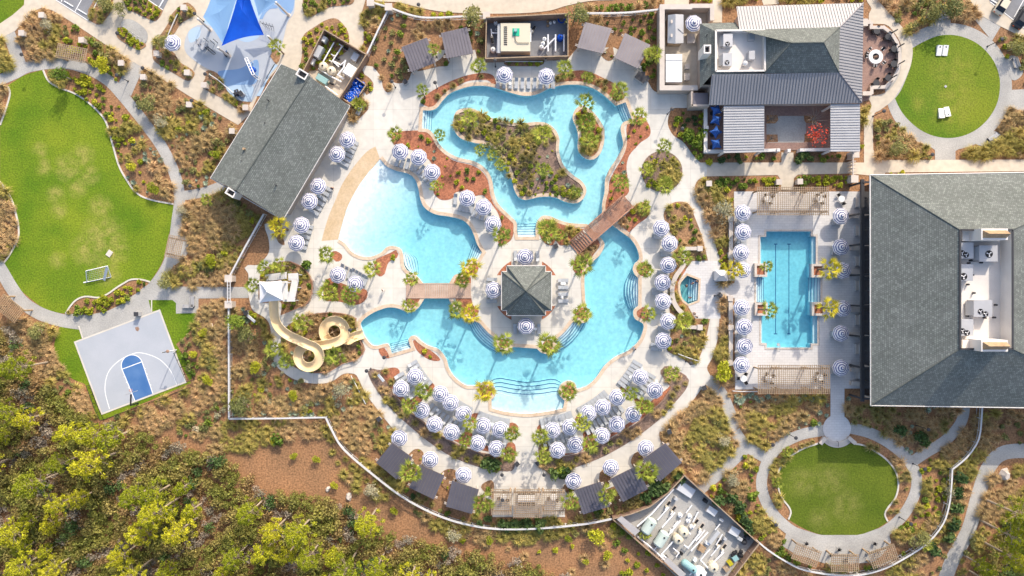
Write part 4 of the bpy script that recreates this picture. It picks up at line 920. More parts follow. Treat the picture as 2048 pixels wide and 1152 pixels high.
for a, c, d, e, lab in CAB:
    t = thing('cabana', 'dark metal roofed ' + lab, 'cabana', group='cabanas around the pool deck')
    zf, zb = 3.1, 2.6; N = 9
    A_, B2, C2, D2 = W(*a, zf), W(*c, zf), W(*d, zb), W(*e, zb)
    for i in range(N):
        t0, t1 = i/N + .004, (i+1)/N - .004
        p = [A_.lerp(B2, t0), A_.lerp(B2, t1), D2.lerp(C2, t1), D2.lerp(C2, t0)]; b = MB()
        b.quad(*p) if (p[1]-p[0]).cross(p[2]-p[1]).z > 0 else b.quad(*p[::-1])
        b.bar(p[0].lerp(p[1], .03)+Vector((0,0,.03)), p[3].lerp(p[2], .03)+Vector((0,0,.03)), .06, .11); b.build('panel', M['metal_dark'], t)
    b = MB(); dn = Vector((0,0,-.08)); b.quad(A_+dn, B2+dn, C2+dn, D2+dn); b.build('soffit', M['wood'], t)
    ux = (B2-A_).normalized(); uy = (A_-D2).normalized()
    for f in (.1, .9):
        m0 = D2.lerp(A_, f) - ux*.45; m1 = C2.lerp(B2, f) + ux*.45
        for k in (-.13, .13): b = MB(); o_ = uy*k + Vector((0,0,-.22)); b.bar(m0+o_, m1+o_, .09, .2); b.build('beam', M['offwhite'], t)
    for f in (.1, .9):
        for g_ in (.06, .94):
            p = D2.lerp(A_, f).lerp(C2.lerp(B2, f), g_); b = MB(); b.box((p.x, p.y, (p.z-.3)/2), (.22,.22,p.z-.3)); b.build('post', M['offwhite'], t)
    b = MB(); m0, m1 = D2.lerp(A_, .12), C2.lerp(B2, .12); b.bar((m0.x, m0.y, 1.1), (m1.x, m1.y, 1.1), .05, 2.0); b.build('back_curtain', M['fabric_grey'], t)
    cc = (A_+B2+C2+D2)/4; b = MB(); b.box((cc.x, cc.y, .25), (1.9,.8,.5), math.atan2(ux.y, ux.x)); b.build('sofa', M['fabric_grey'], t)
    NOPLANT.append([a, c, d, e])

# ------------------------------------------------------------------ pergolas
def pergola(cx, cy, lx, ly, ang, h, n, k, label, low=True, posts=4, m='wood_pale'):
    """lx by ly metres, turned ang in the photograph; n slats over k rafters"""
    t = thing('pergola', label, 'pergola', W(cx, cy, h), -ang, 'slatted wooden pergolas'); t.location.z = 0
    s = MB(); s.box((0,0,0), (.09, ly, .1)); s0 = s.build('slat', M[m], t); s0.location = (-lx/2, 0, h)
    for i in range(1, n): o = s0.copy(); COL.objects.link(o); o.parent = t; o.location = (-lx/2 + lx*i/(n-1), 0, h)
    s = MB(); s.box((0,0,0), (lx, .09, .12)); s0 = s.build('rafter', M[m], t); s0.location = (0, -ly/2*.94, h-.115)
    for i in range(1, k): o = s0.copy(); COL.objects.link(o); o.parent = t; o.location = (0, -ly/2*.94 + ly*.94*i/(k-1), h-.115)
    s = MB(); s.box((0,0,0), (lx*.98, .14, .24)); s0 = s.build('beam', M['wood'], t); s0.location = (0, ly*.36, h-.3)
    o = s0.copy(); COL.objects.link(o); o.parent = t; o.location = (0, -ly*.36, h-.3)
    s = MB(); s.box((0,0,0), (.22, .22, h-.42)); s0 = s.build('post', M['wood'], t); first = True
    for i in range(posts//2):
        for j in (-1, 1):
            o = s0 if first else s0.copy()
            if not first: COL.objects.link(o); o.parent = t
            first = False; o.location = (-lx*.44 + lx*.88*i/max(1, posts//2-1), j*ly*.36, (h-.42)/2)
    return t
pergola(143, 106, 5.2, 2.6, R(11), 2.7, 15, 8, 'slatted pergola in the mulch bed at the top left above the soccer lawn')
pergola(348, 494, 2.6, 4.0, R(12), 2.7, 9, 13, 'narrow slatted pergola on the path right of the soccer lawn')
pergola(18, 617, 4.6, 3.0, R(38), 2.7, 15, 10, 'slatted pergola at the left edge of the photo below the soccer lawn', m='wood')
for i, (x, w_, nn) in enumerate(((1535, 3.6, 10), (1588, 5.4, 16), (1638, 3.4, 10))):
    nm = ('left', 'middle', 'right')[i]
    pergola(x, 402, w_, 5.1, 0, 2.9, nn, 14, nm + ' section of the pergola at the top of the lap pool terrace')
    pergola(x+2, 759, w_, 5.2, 0, 2.9, nn, 14, nm + ' section of the pergola at the bottom of the lap pool terrace')
pergola(1003, 1004, 3.6, 4.6, 0, 2.8, 10, 14, 'left wing of the bottom pergola below the deck'); pergola(1055, 1007, 4.9, 5.2, 0, 3.0, 14, 16, 'taller middle bay of the bottom pergola below the deck'); pergola(1107, 1004, 4.0, 4.6, 0, 2.8, 11, 14, 'right wing of the bottom pergola below the deck')
pergola(1613, 1110, 4.6, 3.1, R(21), 2.7, 14, 9, 'left of three small pergolas below the oval lawn'); pergola(1690, 1126, 4.8, 3.2, R(1), 2.7, 14, 9, 'middle of three small pergolas below the oval lawn'); pergola(1767, 1113, 4.8, 3.1, R(-19), 2.7, 14, 9, 'right of three small pergolas below the oval lawn')
NOPLANT += [rect(1575, 402, 160, 66, 0), rect(1588, 759, 160, 66, 0), rect(1055, 1005, 145, 60, 0)]

# ------------------------------------------------------------------ bridges
br = thing('footbridge', 'arched red-brown timber footbridge with stepped lower end over the lagoon', 'footbridge')
a0, a1 = W(1146, 497, .3), W(1255, 402, .3); dirv = (a1-a0); Lb = Vector((dirv.x, dirv.y)).length; ux = Vector((dirv.x, dirv.y, 0)).normalized(); uy = Vector((-ux.y, ux.x, 0)); HW = 1.35
def bz(t): return .35 + 1.25*min(1, max(0, t/.27)) - .75*max(0, (t-.72)/.28)
def bp(t, s, z=0): p = a0 + ux*(Lb*t); return Vector((p.x, p.y, bz(t)+z)) + uy*s
for k in range(7):
    t0 = .02 + k*.036; b = MB(); p = bp(t0, 0); b.bar(Vector((p.x, p.y, .25+.19*k)) - uy*HW, Vector((p.x, p.y, .25+.19*k)) + uy*HW, .36, .07); b.build('step', M['wood_red'], br)
n = 44
for k in range(n):
    t = .275 + (.72)*k/(n-1); b = MB(); b.bar(bp(t, -HW), bp(t, HW), .175, .06); b.build('plank', M['wood_red'], br)
for s in (-1, 1):
    b = MB()
    for k in range(12): b.bar(bp(k/12, s*HW, -.15), bp((k+1)/12, s*HW, -.15), .14, .3)
    b.build('stringer', M['wood_red'], br)
    b = MB(); [b.bar(bp(k/12, s*(HW+.02), 1.0), bp((k+1)/12, s*(HW+.02), 1.0), .16, .08) for k in range(12)]; rl = b.build('handrail', M['wood_red'], br)
    for k in range(13): b = MB(); p = bp(k/12, s*(HW+.02)); b.box((p.x, p.y, p.z+.47), (.1,.1,1.0), math.atan2(ux.y, ux.x)); b.build('post', M['wood_red'], br)
    b = MB(); [b.bar(bp(k/12, s*(HW+.02), h_), bp((k+1)/12, s*(HW+.02), h_), .03, .03) for k in range(12) for h_ in (.3,.5,.7)]; b.build('cable', M['steel_dark'], br)
bw = thing('boardwalk', 'flat pale timber boardwalk bridge across the narrow lagoon channel', 'boardwalk')
n = 30
for k in range(n):
    x = 812 + (942-812)*(k+.5)/n; p = W(x, 581.5, .16); b = MB(); b.box((p.x, p.y, .15), (130*PX/n-.03, 2.6, .08)); b.build('plank', M['boardwalk'], bw)
for y in (567.5, 595.5):
    b = MB(); p, q = W(812, y, .1), W(942, y, .1); b.bar((p.x, p.y, .08), (q.x, q.y, .08), .22, .3); b.build('edge_beam', M['boardwalk'], bw)

# ------------------------------------------------------------------ fences and walls
def rail_fence(s, h, label, name='fence', closed=False, sp=2.1, curved=True):
    pts = curve(s, False, 12) if curved else corners(s); t = thing(name, label, 'fence', group='white perimeter rail fences')
    top = [W(x, y, h) for x, y in pts]; b = MB()
    for i in range(len(top)-1): b.bar(top[i]-Vector((0,0,.06)), top[i+1]-Vector((0,0,.06)), .27, .12)
    b.build('top_rail', M['white'], t); b = MB()
    for z in (.25, h*.62):
        for i in range(len(top)-1): p, q = top[i], top[i+1]; b.bar((p.x, p.y, z), (q.x, q.y, z), .06, .09)
    b.build('lower_rail', M['white'], t)
    L = [0]
    for i in range(len(top)-1): L.append(L[-1] + (top[i+1]-top[i]).length)
    n = max(2, int(L[-1]/sp)); pk = MB(); post0 = None
    for k in range(n+1):
        d = L[-1]*k/n; x = np.interp(d, L, [p.x for p in top]); y = np.interp(d, L, [p.y for p in top])
        if post0 is None: b = MB(); b.box((0,0,h/2-.07), (.14,.14,h-.14)); o = post0 = b.build('post', M['white'], t)
        else: o = post0.copy(); COL.objects.link(o); o.parent = t
        o.location = (x, y, 0)
    n = int(L[-1]/.16)
    for k in range(n):
        d = L[-1]*k/n; x = np.interp(d, L, [p.x for p in top]); y = np.interp(d, L, [p.y for p in top]); pk.box((x, y, h*.5), (.025,.025,h*.9))
    pk.build('picket', M['steel_dark'], t)['kind'] = 'stuff'; return t
rail_fence("527,428 491,492 457,556", 1.7, 'straight white rail fence from the bathhouse corner down to the gate', curved=False)
rail_fence("457,610 457.5,838 554,837 651,835", 1.7, 'white rail fence with a square corner right of the basketball court', curved=False)
rail_fence("651,835 665,864 687,899 747,951 812,999 887,1036 962,1055 1024,1059 1099,1056 1174,1048 1225,1038", 1.7, 'long curved white rail fence sweeping below the bottom cabanas')
rail_fence("1519,1086 1534,1099 1573,1124 1611,1141 1673,1151 1723,1150 1773,1136 1823,1109 1858,1084 1886,1049 1898,1014 1903,976 1905,939", 1.7, 'curved white rail fence around the lower right oval lawn')
rail_fence("1905,939 1933,916 1953,889 1961,864 1965,813", 1.7, 'white rail fence from its kink up to the big shingle hall')
rail_fence("734,107 755,62 777,17", 1.7, 'straight slanting white rail fence from the pump yard to the top pier', curved=False)
rail_fence("780,15 842,34 932,32 972,31", 1.7, 'white rail fence left of the top pool-equipment yard')
rail_fence("1152,27 1176,26 1249,25 1321,18", 1.7, 'white rail fence right of the top pool-equipment yard')
rail_fence("744,4 777,14", 1.7, 'short white rail fence piece at the top edge of the photo', curved=False)
def pier(x, y, s, h, label, m='offwhite', cat='pier'):
    t = thing('pier', label, cat, W(x, y, h), group='square masonry piers'); t.location.z = 0
    b = MB(); b.box((0,0,h/2), (s*.82, s*.82, h)); b.build('shaft', M['stone'], t); b = MB(); b.box((0,0,h+.06), (s, s, .14)); b.build('cap', M[m], t); return t
for x, y, lab in ((777,14,'white capped pier where two fences meet at the top left of the deck'), (973,31,'white capped pier at the left end of the top equipment yard'), (741,5,'white capped pier at the top edge beside the walk'), (457,557,'white capped pier at the upper end of the left gateway'), (457,609,'white capped pier at the lower end of the left gateway'), (1711,308,'pale pier at the upper end of the trellis wall by the hall'), (1709,358,'pale pier at the lower end of the trellis wall by the hall'), (1728,45,'pale block at the top end of the patio wall')): pier(x, y, 1.3, 2.0, lab)
tw = thing('trellis_wall', 'narrow pale trellis wall between two piers left of the hall', 'wall')
for i in range(6): b = MB(); p = W(1708, 315+i*7, 2.0); b.box((p.x, p.y, 1.0), (.8,.12,2.0)); b.build('panel', M['offwhite'], tw)
b = MB(); p, q = W(1706, 312, 2.0), W(1706, 354, 2.0); b.bar(p, q, .18, .18); b.build('rail', M['offwhite'], tw)
gw = thing('gateway', 'ladder-like white gateway between the two left fence piers', 'gateway')
for x in (455, 460.5): b = MB(); p, q = W(x, 560, 2.2), W(x, 606, 2.2); b.bar(p, q, .12, .14); b.build('rail', M['white'], gw)
for i in range(7): b = MB(); p, q = W(455, 564+i*6.5, 2.2), W(460.5, 564+i*6.5, 2.2); b.bar(p, q, .08, .1); b.build('rung', M['white'], gw)
k = 0
for x, y, where in ((83,30,'in the top-left bed beside the walk'),(43,66,'in the top-left bed near the shell path'),(163,80,'in the top-left bed above the pergola'),(242,126,'in the top-left bed beside the path branch'),(286,154,'below the path branch at the top left'),(367,15,'at the top of the bed left of the splash pad'),(313,107,'below the single umbrella by the splash pad'),(374,145,'at the lower tip of the bed left of the splash pad'),(408,170,'at the left tip of the bed under the splash pad'),(378,209,'along the lower walk left of the bathhouse'),(464,262,'at the left corner of the bathhouse roof'),(491,215,'at the bathhouse end of the bed under the splash pad'),(1418,367,'left of the walk above the lap pool'),(1558,364,'just left of the upper pergola entrance'),(1600,363,'just right of the upper pergola entrance')):
    pier(x, y, 1.0, 1.3, 'small square stone pier with pale cap ' + where, cat='stone pier')
for pts, lab in (([(1462,437),(1462,510),(1462,556)], 'long low pale wall left of the upper lap terrace umbrellas'), ([(1461,597),(1462,655),(1461,726)], 'long low pale wall left of the lower lap terrace umbrellas'), ([(1367,515),(1372,497),(1400,497)], 'low L-shaped pale wall above the hot tub'), ([(1374,654),(1400,655)], 'low straight pale wall below the hot tub')):
    t = thing('low_wall', lab, 'wall'); wall_ring(pts, .8, .6 if pts[0][0] > 1450 else .5, t, 'stone', cap='offwhite')
    for x, y in (pts if pts[0][0] > 1450 else pts[-1:]): b = MB(); p = W(x, y, 1); b.box((p.x, p.y, .55), (.95,.95,1.1)); b.build('pier', M['offwhite'], t)
t = thing('low_wall', 'crescent-shaped pale seat wall curving behind the hot tub', 'wall')
wall_ring(curve("1370,525 1362,538 1350,556 1344,580 1348,604 1358,620 1367,628", False, 6), .6, .65, t, 'stone', cap='offwhite')
for y in (430, 494, 541, 617, 667, 737, 765):
    o = thing('planter_wall', 'pale planter wall jutting from the hall front at the %s column bay' % {430:'topmost',494:'second',541:'third',617:'fourth',667:'fifth',737:'sixth',765:'lowest'}[y], 'wall', W(1711, y+2, .7)); o.location.z = 0
    b = MB(); b.box((0,0,.4), (1.6,.7,.8)); b.build('body', M['stucco'], o); b = MB(); b.box((0,0,.84), (1.7,.8,.1)); b.build('cap', M['offwhite'], o)
def timber_wall(pts, h, label, t_=.18, sp=2.4):
    t = thing('timber_fence', label, 'fence'); 
    for i in range(len(pts)-1):
        a, c = W(*pts[i], h), W(*pts[i+1], h); L = (c-a).length; n = max(1, round(L/sp))
        for k in range(n):
            p, q = a.lerp(c, k/n+.004), a.lerp(c, (k+1)/n-.004); b = MB(); b.bar((p.x, p.y, h/2-.03), (q.x, q.y, h/2-.03), .08, h-.06); b.build('panel', M['wood_fence'], t)
            b = MB(); b.box((a.lerp(c, k/n).x, a.lerp(c, k/n).y, h/2), (.16,.16,h+.02)); b.build('post', M['wood_fence'], t)
        b = MB(); b.bar((a.x, a.y, h+.03+.003*i), (c.x, c.y, h+.03+.003*i), t_, .06); b.build('cap_rail', M['wood_pale'], t)
    return t
YARD = corners("1225,1038 1299,1014 1336,986 1369,951 1520,1088 1462,1160 1420,1210 1394,1192 1330,1132")
sheet('yard_paving', YARD, 'gravel', z=.03)
timber_wall([(1225,1038),(1262,1028),(1299,1014),(1336,986),(1369,951),(1445,1020),(1518,1087),(1440,1190)], 1.9, 'tall brown timber fence around the bottom equipment yard'); timber_wall([(1225,1038),(1290,1095),(1365,1160)], 1.9, 'brown timber fence along the lower left of the bottom equipment yard')
Y2 = corners("975,41 1137,38 1137,112 973,115")
sheet('yard_paving', Y2, 'asphalt', z=.03)
timber_wall([(973,35),(1055,31),(1136,27)], 2.6, 'brown timber wall along the top of the top equipment yard'); timber_wall([(973,35),(971,117),(1055,114),(1136,112),(1136,27)], 2.2, 'brown timber wall around the front of the top equipment yard')
Y3 = corners("648,60 731,108 678,198 604,148 600,140")
sheet('yard_paving', Y3, 'walk', z=.03)
timber_wall([(604,147),(648,59),(691,84),(733,109),(678,197)], 2.3, 'brown timber fence around the bathhouse pump yard')
sheet('tube_pen_floor', corners("707,152 731,170 705,208 684,196"), 'pad_pale', z=.142)
timber_wall([(707,152),(732,170),(720,188)], 1.2, 'short timber fence on the right of the inner tube pen'); timber_wall([(683,195),(708,212)], 1.2, 'short timber fence below the inner tube pen')
for y, o_ in ((YARD, 0), (Y2, 0), (Y3, 0)): NOPLANT.append(y)
# dark retaining edge below the two terraces
for s, lab in (("786,790 803,808 826,829 853,850 876,869 912,888 945,902 978,910 1008,912", 'dark curved retaining wall below the left sunbathing terrace'), ("1098,915 1133,914 1167,905 1200,890 1237,871 1271,850 1300,825 1327,800 1342,778", 'dark curved retaining wall below the right sunbathing terrace')):
    t = thing('retaining_wall', lab, 'wall'); wall_ring(curve(s, False, 14), .45, .22, t, 'wood_fence')
# ------------------------------------------------------------------ umbrellas
def make_umbrella():
    t = thing('umbrella', 'navy and white striped umbrella', 'umbrella')
    Rr, zc, ze = 1.52, 2.85, 2.25
    rings = [(0,.11,0),(.11,.21,1),(.21,.38,0),(.38,.49,1),(.49,.65,0),(.65,.75,1),(.75,.875,0),(.875,.95,1),(.95,1.0,0)]
    b = MB()
    def pt(k, f):
        a = k*math.pi/4 + .2; s = 1 if k == int(k) else .945
        return (Rr*f*s*math.cos(a), Rr*f*s*math.sin(a), zc + (ze-zc)*f**1.15 - (.0 if k == int(k) else .05*f))
    for r0, r1, mi in rings:
        for k in range(16):
            k0, k1 = k/2, (k+1)/2
            if r0 == 0: b.add([pt(0,0), pt(k0,r1), pt(k1,r1)], [(0,1,2)], mi)
            else: b.quad(pt(k0,r0), pt(k0,r1), pt(k1,r1), pt(k1,r0), mi)
    for k in range(16): p, q = pt(k/2,1), pt((k+1)/2,1); b.quad(p, (p[0], p[1], p[2]-.16), (q[0], q[1], q[2]-.16), q, 0)
    b.build('canopy', [M['fabric_white'], M['fabric_navy']], t)
    b = MB()
    for k in range(8): p, q = pt(k,.2), pt(k+1,.2); b.add([(0,0,zc+.14), (p[0],p[1],p[2]+.1), (q[0],q[1],q[2]+.1), (p[0]*.62,p[1]*.62,p[2]+.15), (q[0]*.62,q[1]*.62,q[2]+.15)], [(3,1,2,4)], 1); b.add([(0,0,zc+.16), (p[0]*.62,p[1]*.62,p[2]+.15), (q[0]*.62,q[1]*.62,q[2]+.15)], [(0,1,2)], 0)
    b.build('vent_cap', [M['fabric_white'], M['fabric_navy']], t)
    b = MB(); b.cyl((0,0,.1), .03, 2.85, 6); b.build('pole', M['frame_grey'], t)
    b = MB(); b.cyl((0,0,zc+.14), .05, .12, 6, r2=.02); b.build('finial', M['fabric_white'], t)
    b = MB(); b.cyl((0,0,.0), .3, .12, 12); b.build('base', M['stone'], t)
    return Proto(t)
UMB = make_umbrella()
def umb(pts, labels, group):
    for (x, y), lab in zip(pts, labels):
        p = W(x, y, 2.5); UMB.put((p.x, p.y, .1), rnd.random()*6, lab if lab.startswith('navy') else 'navy and white striped umbrella ' + lab, group)
        LOUNGE_U.append((x, y))
LOUNGE_U = []
umb([(344,85),(1388,46)], ['alone beside the top-left planting bed at the splash pad', 'over the restaurant service yard'], 'striped umbrellas')
umb([(1009,149),(1093,152)], ['at the left end of the top lounger row', 'at the right end of the top lounger row'], 'striped umbrellas')
row = lambda n, s: ['%s %s' % (ORD[i] if i < n-1 else 'last', s) for i in range(n)]
umb([(694,279),(673,308),(635,372),(618,402),(602,450),(592,486)], row(6, 'from the top along the bathhouse side of the beach'), 'striped umbrellas')
umb([(800,303),(837,314),(864,344),(934,396),(967,414),(986,448)], row(6, 'from the upper left along the right shore of the zero-entry lagoon'), 'striped umbrellas')
umb([(675,550),(710,568)], ['left one of the pair above the small red palm bed', 'right one of the pair above the small red palm bed'], 'striped umbrellas')
umb([(1050,514),(987,580),(1052,652)], ['just above the square pavilion', 'just left of the square pavilion', 'just below the square pavilion'], 'striped umbrellas')
umb([(1323,456),(1340,487),(1337,530),(1326,565),(1327,603),(1337,643),(1327,682)], row(7, 'from the top in the column left of the hot tub'), 'striped umbrellas')
umb([(830,754),(880,788),(901,806),(927,829),(966,852),(1000,860)], row(6, 'from the left in the pool-side row of the left terrace'), 'striped umbrellas')
umb([(802,778),(843,821),(869,849),(903,865),(955,887),(993,898)], row(6, 'from the left in the outer row of the left terrace'), 'striped umbrellas')
umb([(1105,861),(1140,855),(1177,827),(1206,815),(1235,795),(1281,755)], row(6, 'from the left in the pool-side row of the right terrace'), 'striped umbrellas')
umb([(1115,901),(1151,890),(1204,872),(1234,849),(1267,829),(1310,781)], row(6, 'from the left in the outer row of the right terrace'), 'striped umbrellas')
umb([(798,877),(860,920),(927,951),(1147,963),(1222,936),(1292,897)], row(6, 'from the left in the row before the bottom cabanas'), 'striped umbrellas')
umb([(1486,425),(1487,464),(1483,505),(1486,540),(1484,615),(1489,654),(1490,693),(1484,730)], row(8, 'from the top on the left of the lap pool'), 'striped umbrellas')
umb([(1683,432),(1683,494),(1687,541),(1687,617),(1683,667),(1683,736)], row(6, 'from the top on the right of the lap pool'), 'striped umbrellas')

# ------------------------------------------------------------------ loungers
def make_lounger():
    t = thing('sun_lounger', 'grey sun lounger', 'sun lounger')
    b = MB(); b.box((-.33,0,.30), (.05,1.95,.07)); b.box((.33,0,.30), (.05,1.95,.07)); b.box((0,-.97,.30), (.66,.05,.07)); b.box((0,.97,.30), (.66,.05,.07)); f = b.build('frame', M['frame_grey'], t)
    b = MB(); b.box((0,-.32,.35), (.58,1.3,.03)); b.build('seat', M['fabric_grey'], t)
    b = MB(); b.box((0,.61,.56), (.58,.72,.04), 0, 0, R(36)); b.build('backrest', M['fabric_grey'], t)
    for x in (-.33,.33):
        for y in (-.8,.75): b = MB(); b.box((x,y,.13), (.05,.06,.26)); b.build('leg', M['frame_grey'], t)
    return Proto(t)
LNG = make_lounger()
def lounge(x, y, dx, dy, label, group):
    """head of the lounger points along (dx, dy) in the photograph"""
    p = W(x, y, .4); a = math.atan2(-dy, dx) - math.pi/2
    LNG.put((p.x, p.y, .1), a + rnd.uniform(-.04,.04), label, group)
def lrow(x0, y0, x1, y1, n, dx, dy, where):
    for i in range(n):
        t = i/max(1, n-1); horiz = abs(x1-x0) > abs(y1-y0)
        lab = 'grey sun lounger %s' % where if n == 1 else 'grey sun lounger, %s from the %s %s' % (ORD[i], 'left' if horiz else 'top', where)
        lounge(x0+(x1-x0)*t, y0+(y1-y0)*t, dx, dy, lab, 'sun loungers ' + where)
lrow(996, 166, 1106, 167, 10, .02, -1, 'in the row between the two top umbrellas')
lrow(707, 283, 688, 327, 6, -.86, -.51, 'beside the top bathhouse umbrellas'); lrow(654, 376, 628, 424, 6, -.86, -.51, 'beside the middle bathhouse umbrellas'); lrow(616, 452, 603, 494, 5, -.95, -.3, 'beside the lowest bathhouse umbrellas')
lrow(795, 322, 826, 330, 4, .3, -.95, 'under the first two lagoon shore umbrellas'); lrow(836, 332, 862, 362, 5, .7, -.7, 'by the third lagoon shore umbrella')
lrow(911, 398, 911, 398, 1, .1, -1, 'left of the fourth lagoon shore umbrella'); lrow(922, 411, 944, 416, 4, .3, -.95, 'under the fourth lagoon shore umbrella'); lrow(950, 424, 976, 434, 4, .45, -.9, 'under the fifth lagoon shore umbrella'); lrow(980, 438, 990, 466, 3, .8, -.5, 'under the sixth lagoon shore umbrella')
lrow(683, 537, 700, 547, 3, .4, -.9, 'by the left one of the paired umbrellas'); lrow(705, 546, 731, 561, 5, .4, -.9, 'by the right one of the paired umbrellas')
lrow(1031, 512, 1041, 512, 2, 0, 1, 'left of the umbrella above the pavilion'); lrow(1062, 512, 1075, 513, 2, 0, 1, 'right of the umbrella above the pavilion')
lrow(1030, 657, 1041, 657, 2, 0, -1, 'left of the umbrella below the pavilion'); lrow(1066, 657, 1078, 657, 2, 0, -1, 'right of the umbrella below the pavilion')
lrow(984, 559, 984, 569, 2, 1, 0, 'above the umbrella left of the pavilion'); lrow(984, 592, 984, 602, 2, 1, 0, 'below the umbrella left of the pavilion'); lrow(1126, 561, 1126, 602, 4, -1, 0, 'in the stack right of the pavilion')
for i, y in enumerate((471, 506, 549, 583, 622, 660, 694)): x = (1317, 1331, 1325, 1314, 1320, 1326, 1312)[i]; lrow(x, y-4, x+1, y+4, 2, 1, .12, 'below the %s umbrella left of the hot tub' % ORD[i])
def larc(r, a0, a1, n, where, cx=1050, cy=600, sg=1):
    for i in range(n):
        a = R(a0 + (a1-a0)*i/(n-1)); dx, dy = math.cos(a)*sg, math.sin(a)
        lounge(cx + r*dx, cy + r*dy, dx, dy, 'grey sun lounger, %s from the %s %s' % (ORD[i], 'left' if sg > 0 else 'right', where), 'sun loungers ' + where)
for sg, nm in ((1, 'left'), (-1, 'right')):
    larc(258, 150.5, 139, 7, 'in the outer group of the %s terrace pool row' % nm, sg=sg); larc(250, 130.5, 116.5, 9, 'in the middle group of the %s terrace pool row' % nm, sg=sg); larc(250, 111.5, 98, 9, 'in the inner group of the %s terrace pool row' % nm, sg=sg)
    larc(293, 149, 139.5, 6, 'in the outer group of the %s terrace back row' % nm, sg=sg); larc(287, 131.5, 115.5, 9, 'in the middle group of the %s terrace back row' % nm, sg=sg); larc(285, 110.5, 98, 8, 'in the inner group of the %s terrace back row' % nm, sg=sg)
for i, y in enumerate((445, 485, 522, 634, 674, 712)): lrow(1482, y-4, 1482, y+4, 2, -1, 0, 'in the %s gap between umbrellas left of the lap pool' % ORD[i])
for i, (x, y) in enumerate(((798,877),(860,920),(927,951),(1147,963),(1222,936),(1292,897))):
    a = math.atan2(y-600, x-1050); tx, ty = -math.sin(a), math.cos(a); s = 1 if x > 1050 else -1
    for k in (0, 1): lounge(x + (8+7*k)*tx*(-1)*s*.6 - 7*math.cos(a), y + (8+7*k)*ty*(-1)*s*.6 - 7*math.sin(a)+8, math.cos(a), math.sin(a), 'grey sun lounger, %s of two by %s umbrella of the bottom cabana row' % (ORD[k], ORD[i]), 'sun loungers by the bottom cabanas')
# daybeds on the hall side of the lap pool
def make_daybed():
    t = thing('daybed', 'grey daybed', 'daybed'); b = MB(); b.box((0,0,.2), (1.7,1.2,.2)); b.build('frame', M['frame_grey'], t); b = MB(); b.box((0,0,.36), (1.6,1.1,.14)); b.build('cushion', M['fabric_grey'], t)
    b = MB(); b.box((-.72,0,.55), (.2,1.1,.28)); b.build('bolster', M['fabric_grey'], t); return Proto(t)
DB = make_daybed()
for i, (x, y) in enumerate(((1672,444),(1670,504),(1671,551),(1671,622),(1669,668),(1670,741))): DB.put(W(x, y, .1), 0, 'low grey daybed under the %s umbrella from the top right of the lap pool' % ORD[i], 'daybeds by the lap pool')
def make_sofa():
    t = thing('outdoor_sofa', 'pale outdoor sofa', 'sofa'); b = MB(); b.box((0,0,.2), (.8,1.9,.4)); b.build('seat', M['frame_grey'], t); b = MB(); b.box((.32,0,.55), (.18,1.9,.4)); b.build('backrest', M['fabric_grey'], t); b = MB(); b.box((-.05,0,.45), (.6,1.7,.1)); b.build('cushion', M['offwhite'], t); return Proto(t)
SF = make_sofa()
for i, y in enumerate((405, 462, 522, 571, 640, 698, 747)): SF.put(W(1713, y, .1), 0, 'pale outdoor sofa in the %s bay from the top under the hall front' % ORD[i], 'sofas along the hall front')
def make_table(r=.27, h=.45, m='paint_white'):
    t = thing('side_table', 'small round white side table', 'table'); b = MB(); b.cyl((0,0,h-.04), r, .04, 14); b.build('table_top', M[m], t); b = MB(); b.cyl((0,0,.02), .04, h-.06, 6); b.build('leg', M[m], t); b = MB(); b.cyl((0,0,0), r*.6, .02, 12); b.build('base', M[m], t); return Proto(t)
TB = make_table(); tabs = []
for x, y in ((1124,567),(1129,567),(1124,594),(1071,658),(1037,654),(987,565),(983,596),(1283,736),(1261,754),(1313,762),(1286,790),(832,735),(804,762),(850,757),(818,790),(1475,447),(1476,484),(1474,522),(1476,634),(1475,672),(1474,712),(875,820),(940,846),(985,868),(1165,858),(1120,884),(1330,492),(1322,556),(1313,592),(1325,628),(1318,668),(640,392),(690,300),(930,404),(960,420),(1020,167),(1083,167)):
    p = W(x, y, .5); o = TB.put((p.x, p.y, .1)); tabs.append((o, x, y))
label_batch(tabs, 'small round white side table', 'round side tables', 'table')
def make_dining(m='paint_white'):
    t = thing('dining_table', 'round table', 'table'); b = MB(); b.cyl((0,0,.7), .6, .05, 18); b.build('table_top', M[m], t); b = MB(); b.cyl((0,0,.03), .06, .67, 8); b.build('leg', M[m], t); b = MB(); b.cyl((0,0,0), .32, .03, 12); b.build('base', M[m], t); return Proto(t)
def make_chair(fm, sm):
    t = thing('chair', 'chair', 'chair'); b = MB(); b.box((0,0,.45), (.5,.5,.05)); b.build('seat', M[sm], t); b = MB(); b.box((0,.25,.72), (.5,.05,.5), 0, 0, R(-10)); b.build('backrest', M[sm], t)
    for x in (-.22,.22):
        for y in (-.22,.22): b = MB(); b.box((x,y,.22), (.05,.05,.44)); b.build('leg', M[fm], t)
        b = MB(); b.box((x*1.1,0,.66), (.06,.5,.04)); b.build('armrest', M[fm], t)
    return Proto(t)
DT, DC, DCW = make_dining(), make_chair('steel_dark', 'black'), make_chair('paint_white', 'black')
DTB = make_dining('steel_dark')
def dining(x, y, chairs, where, tab=DT, ch=DC, r=.85, tl='round table'):
    p = W(x, y, .7); tab.put((p.x, p.y, .105), 0, '%s %s' % (tl, where), 'round dining tables')
    for i, a in enumerate(chairs):
        q = (p.x + r*math.cos(R(a)), p.y + r*math.sin(R(a)), .105); ch.put(q, R(a) - math.pi/2, 'dark chair, %s around the table %s' % (ORD[i], where), 'chairs around the dining tables')
dining(1487, 757, (60, 180, 300), 'at the lower left corner of the lap terrace', tl='round white table')
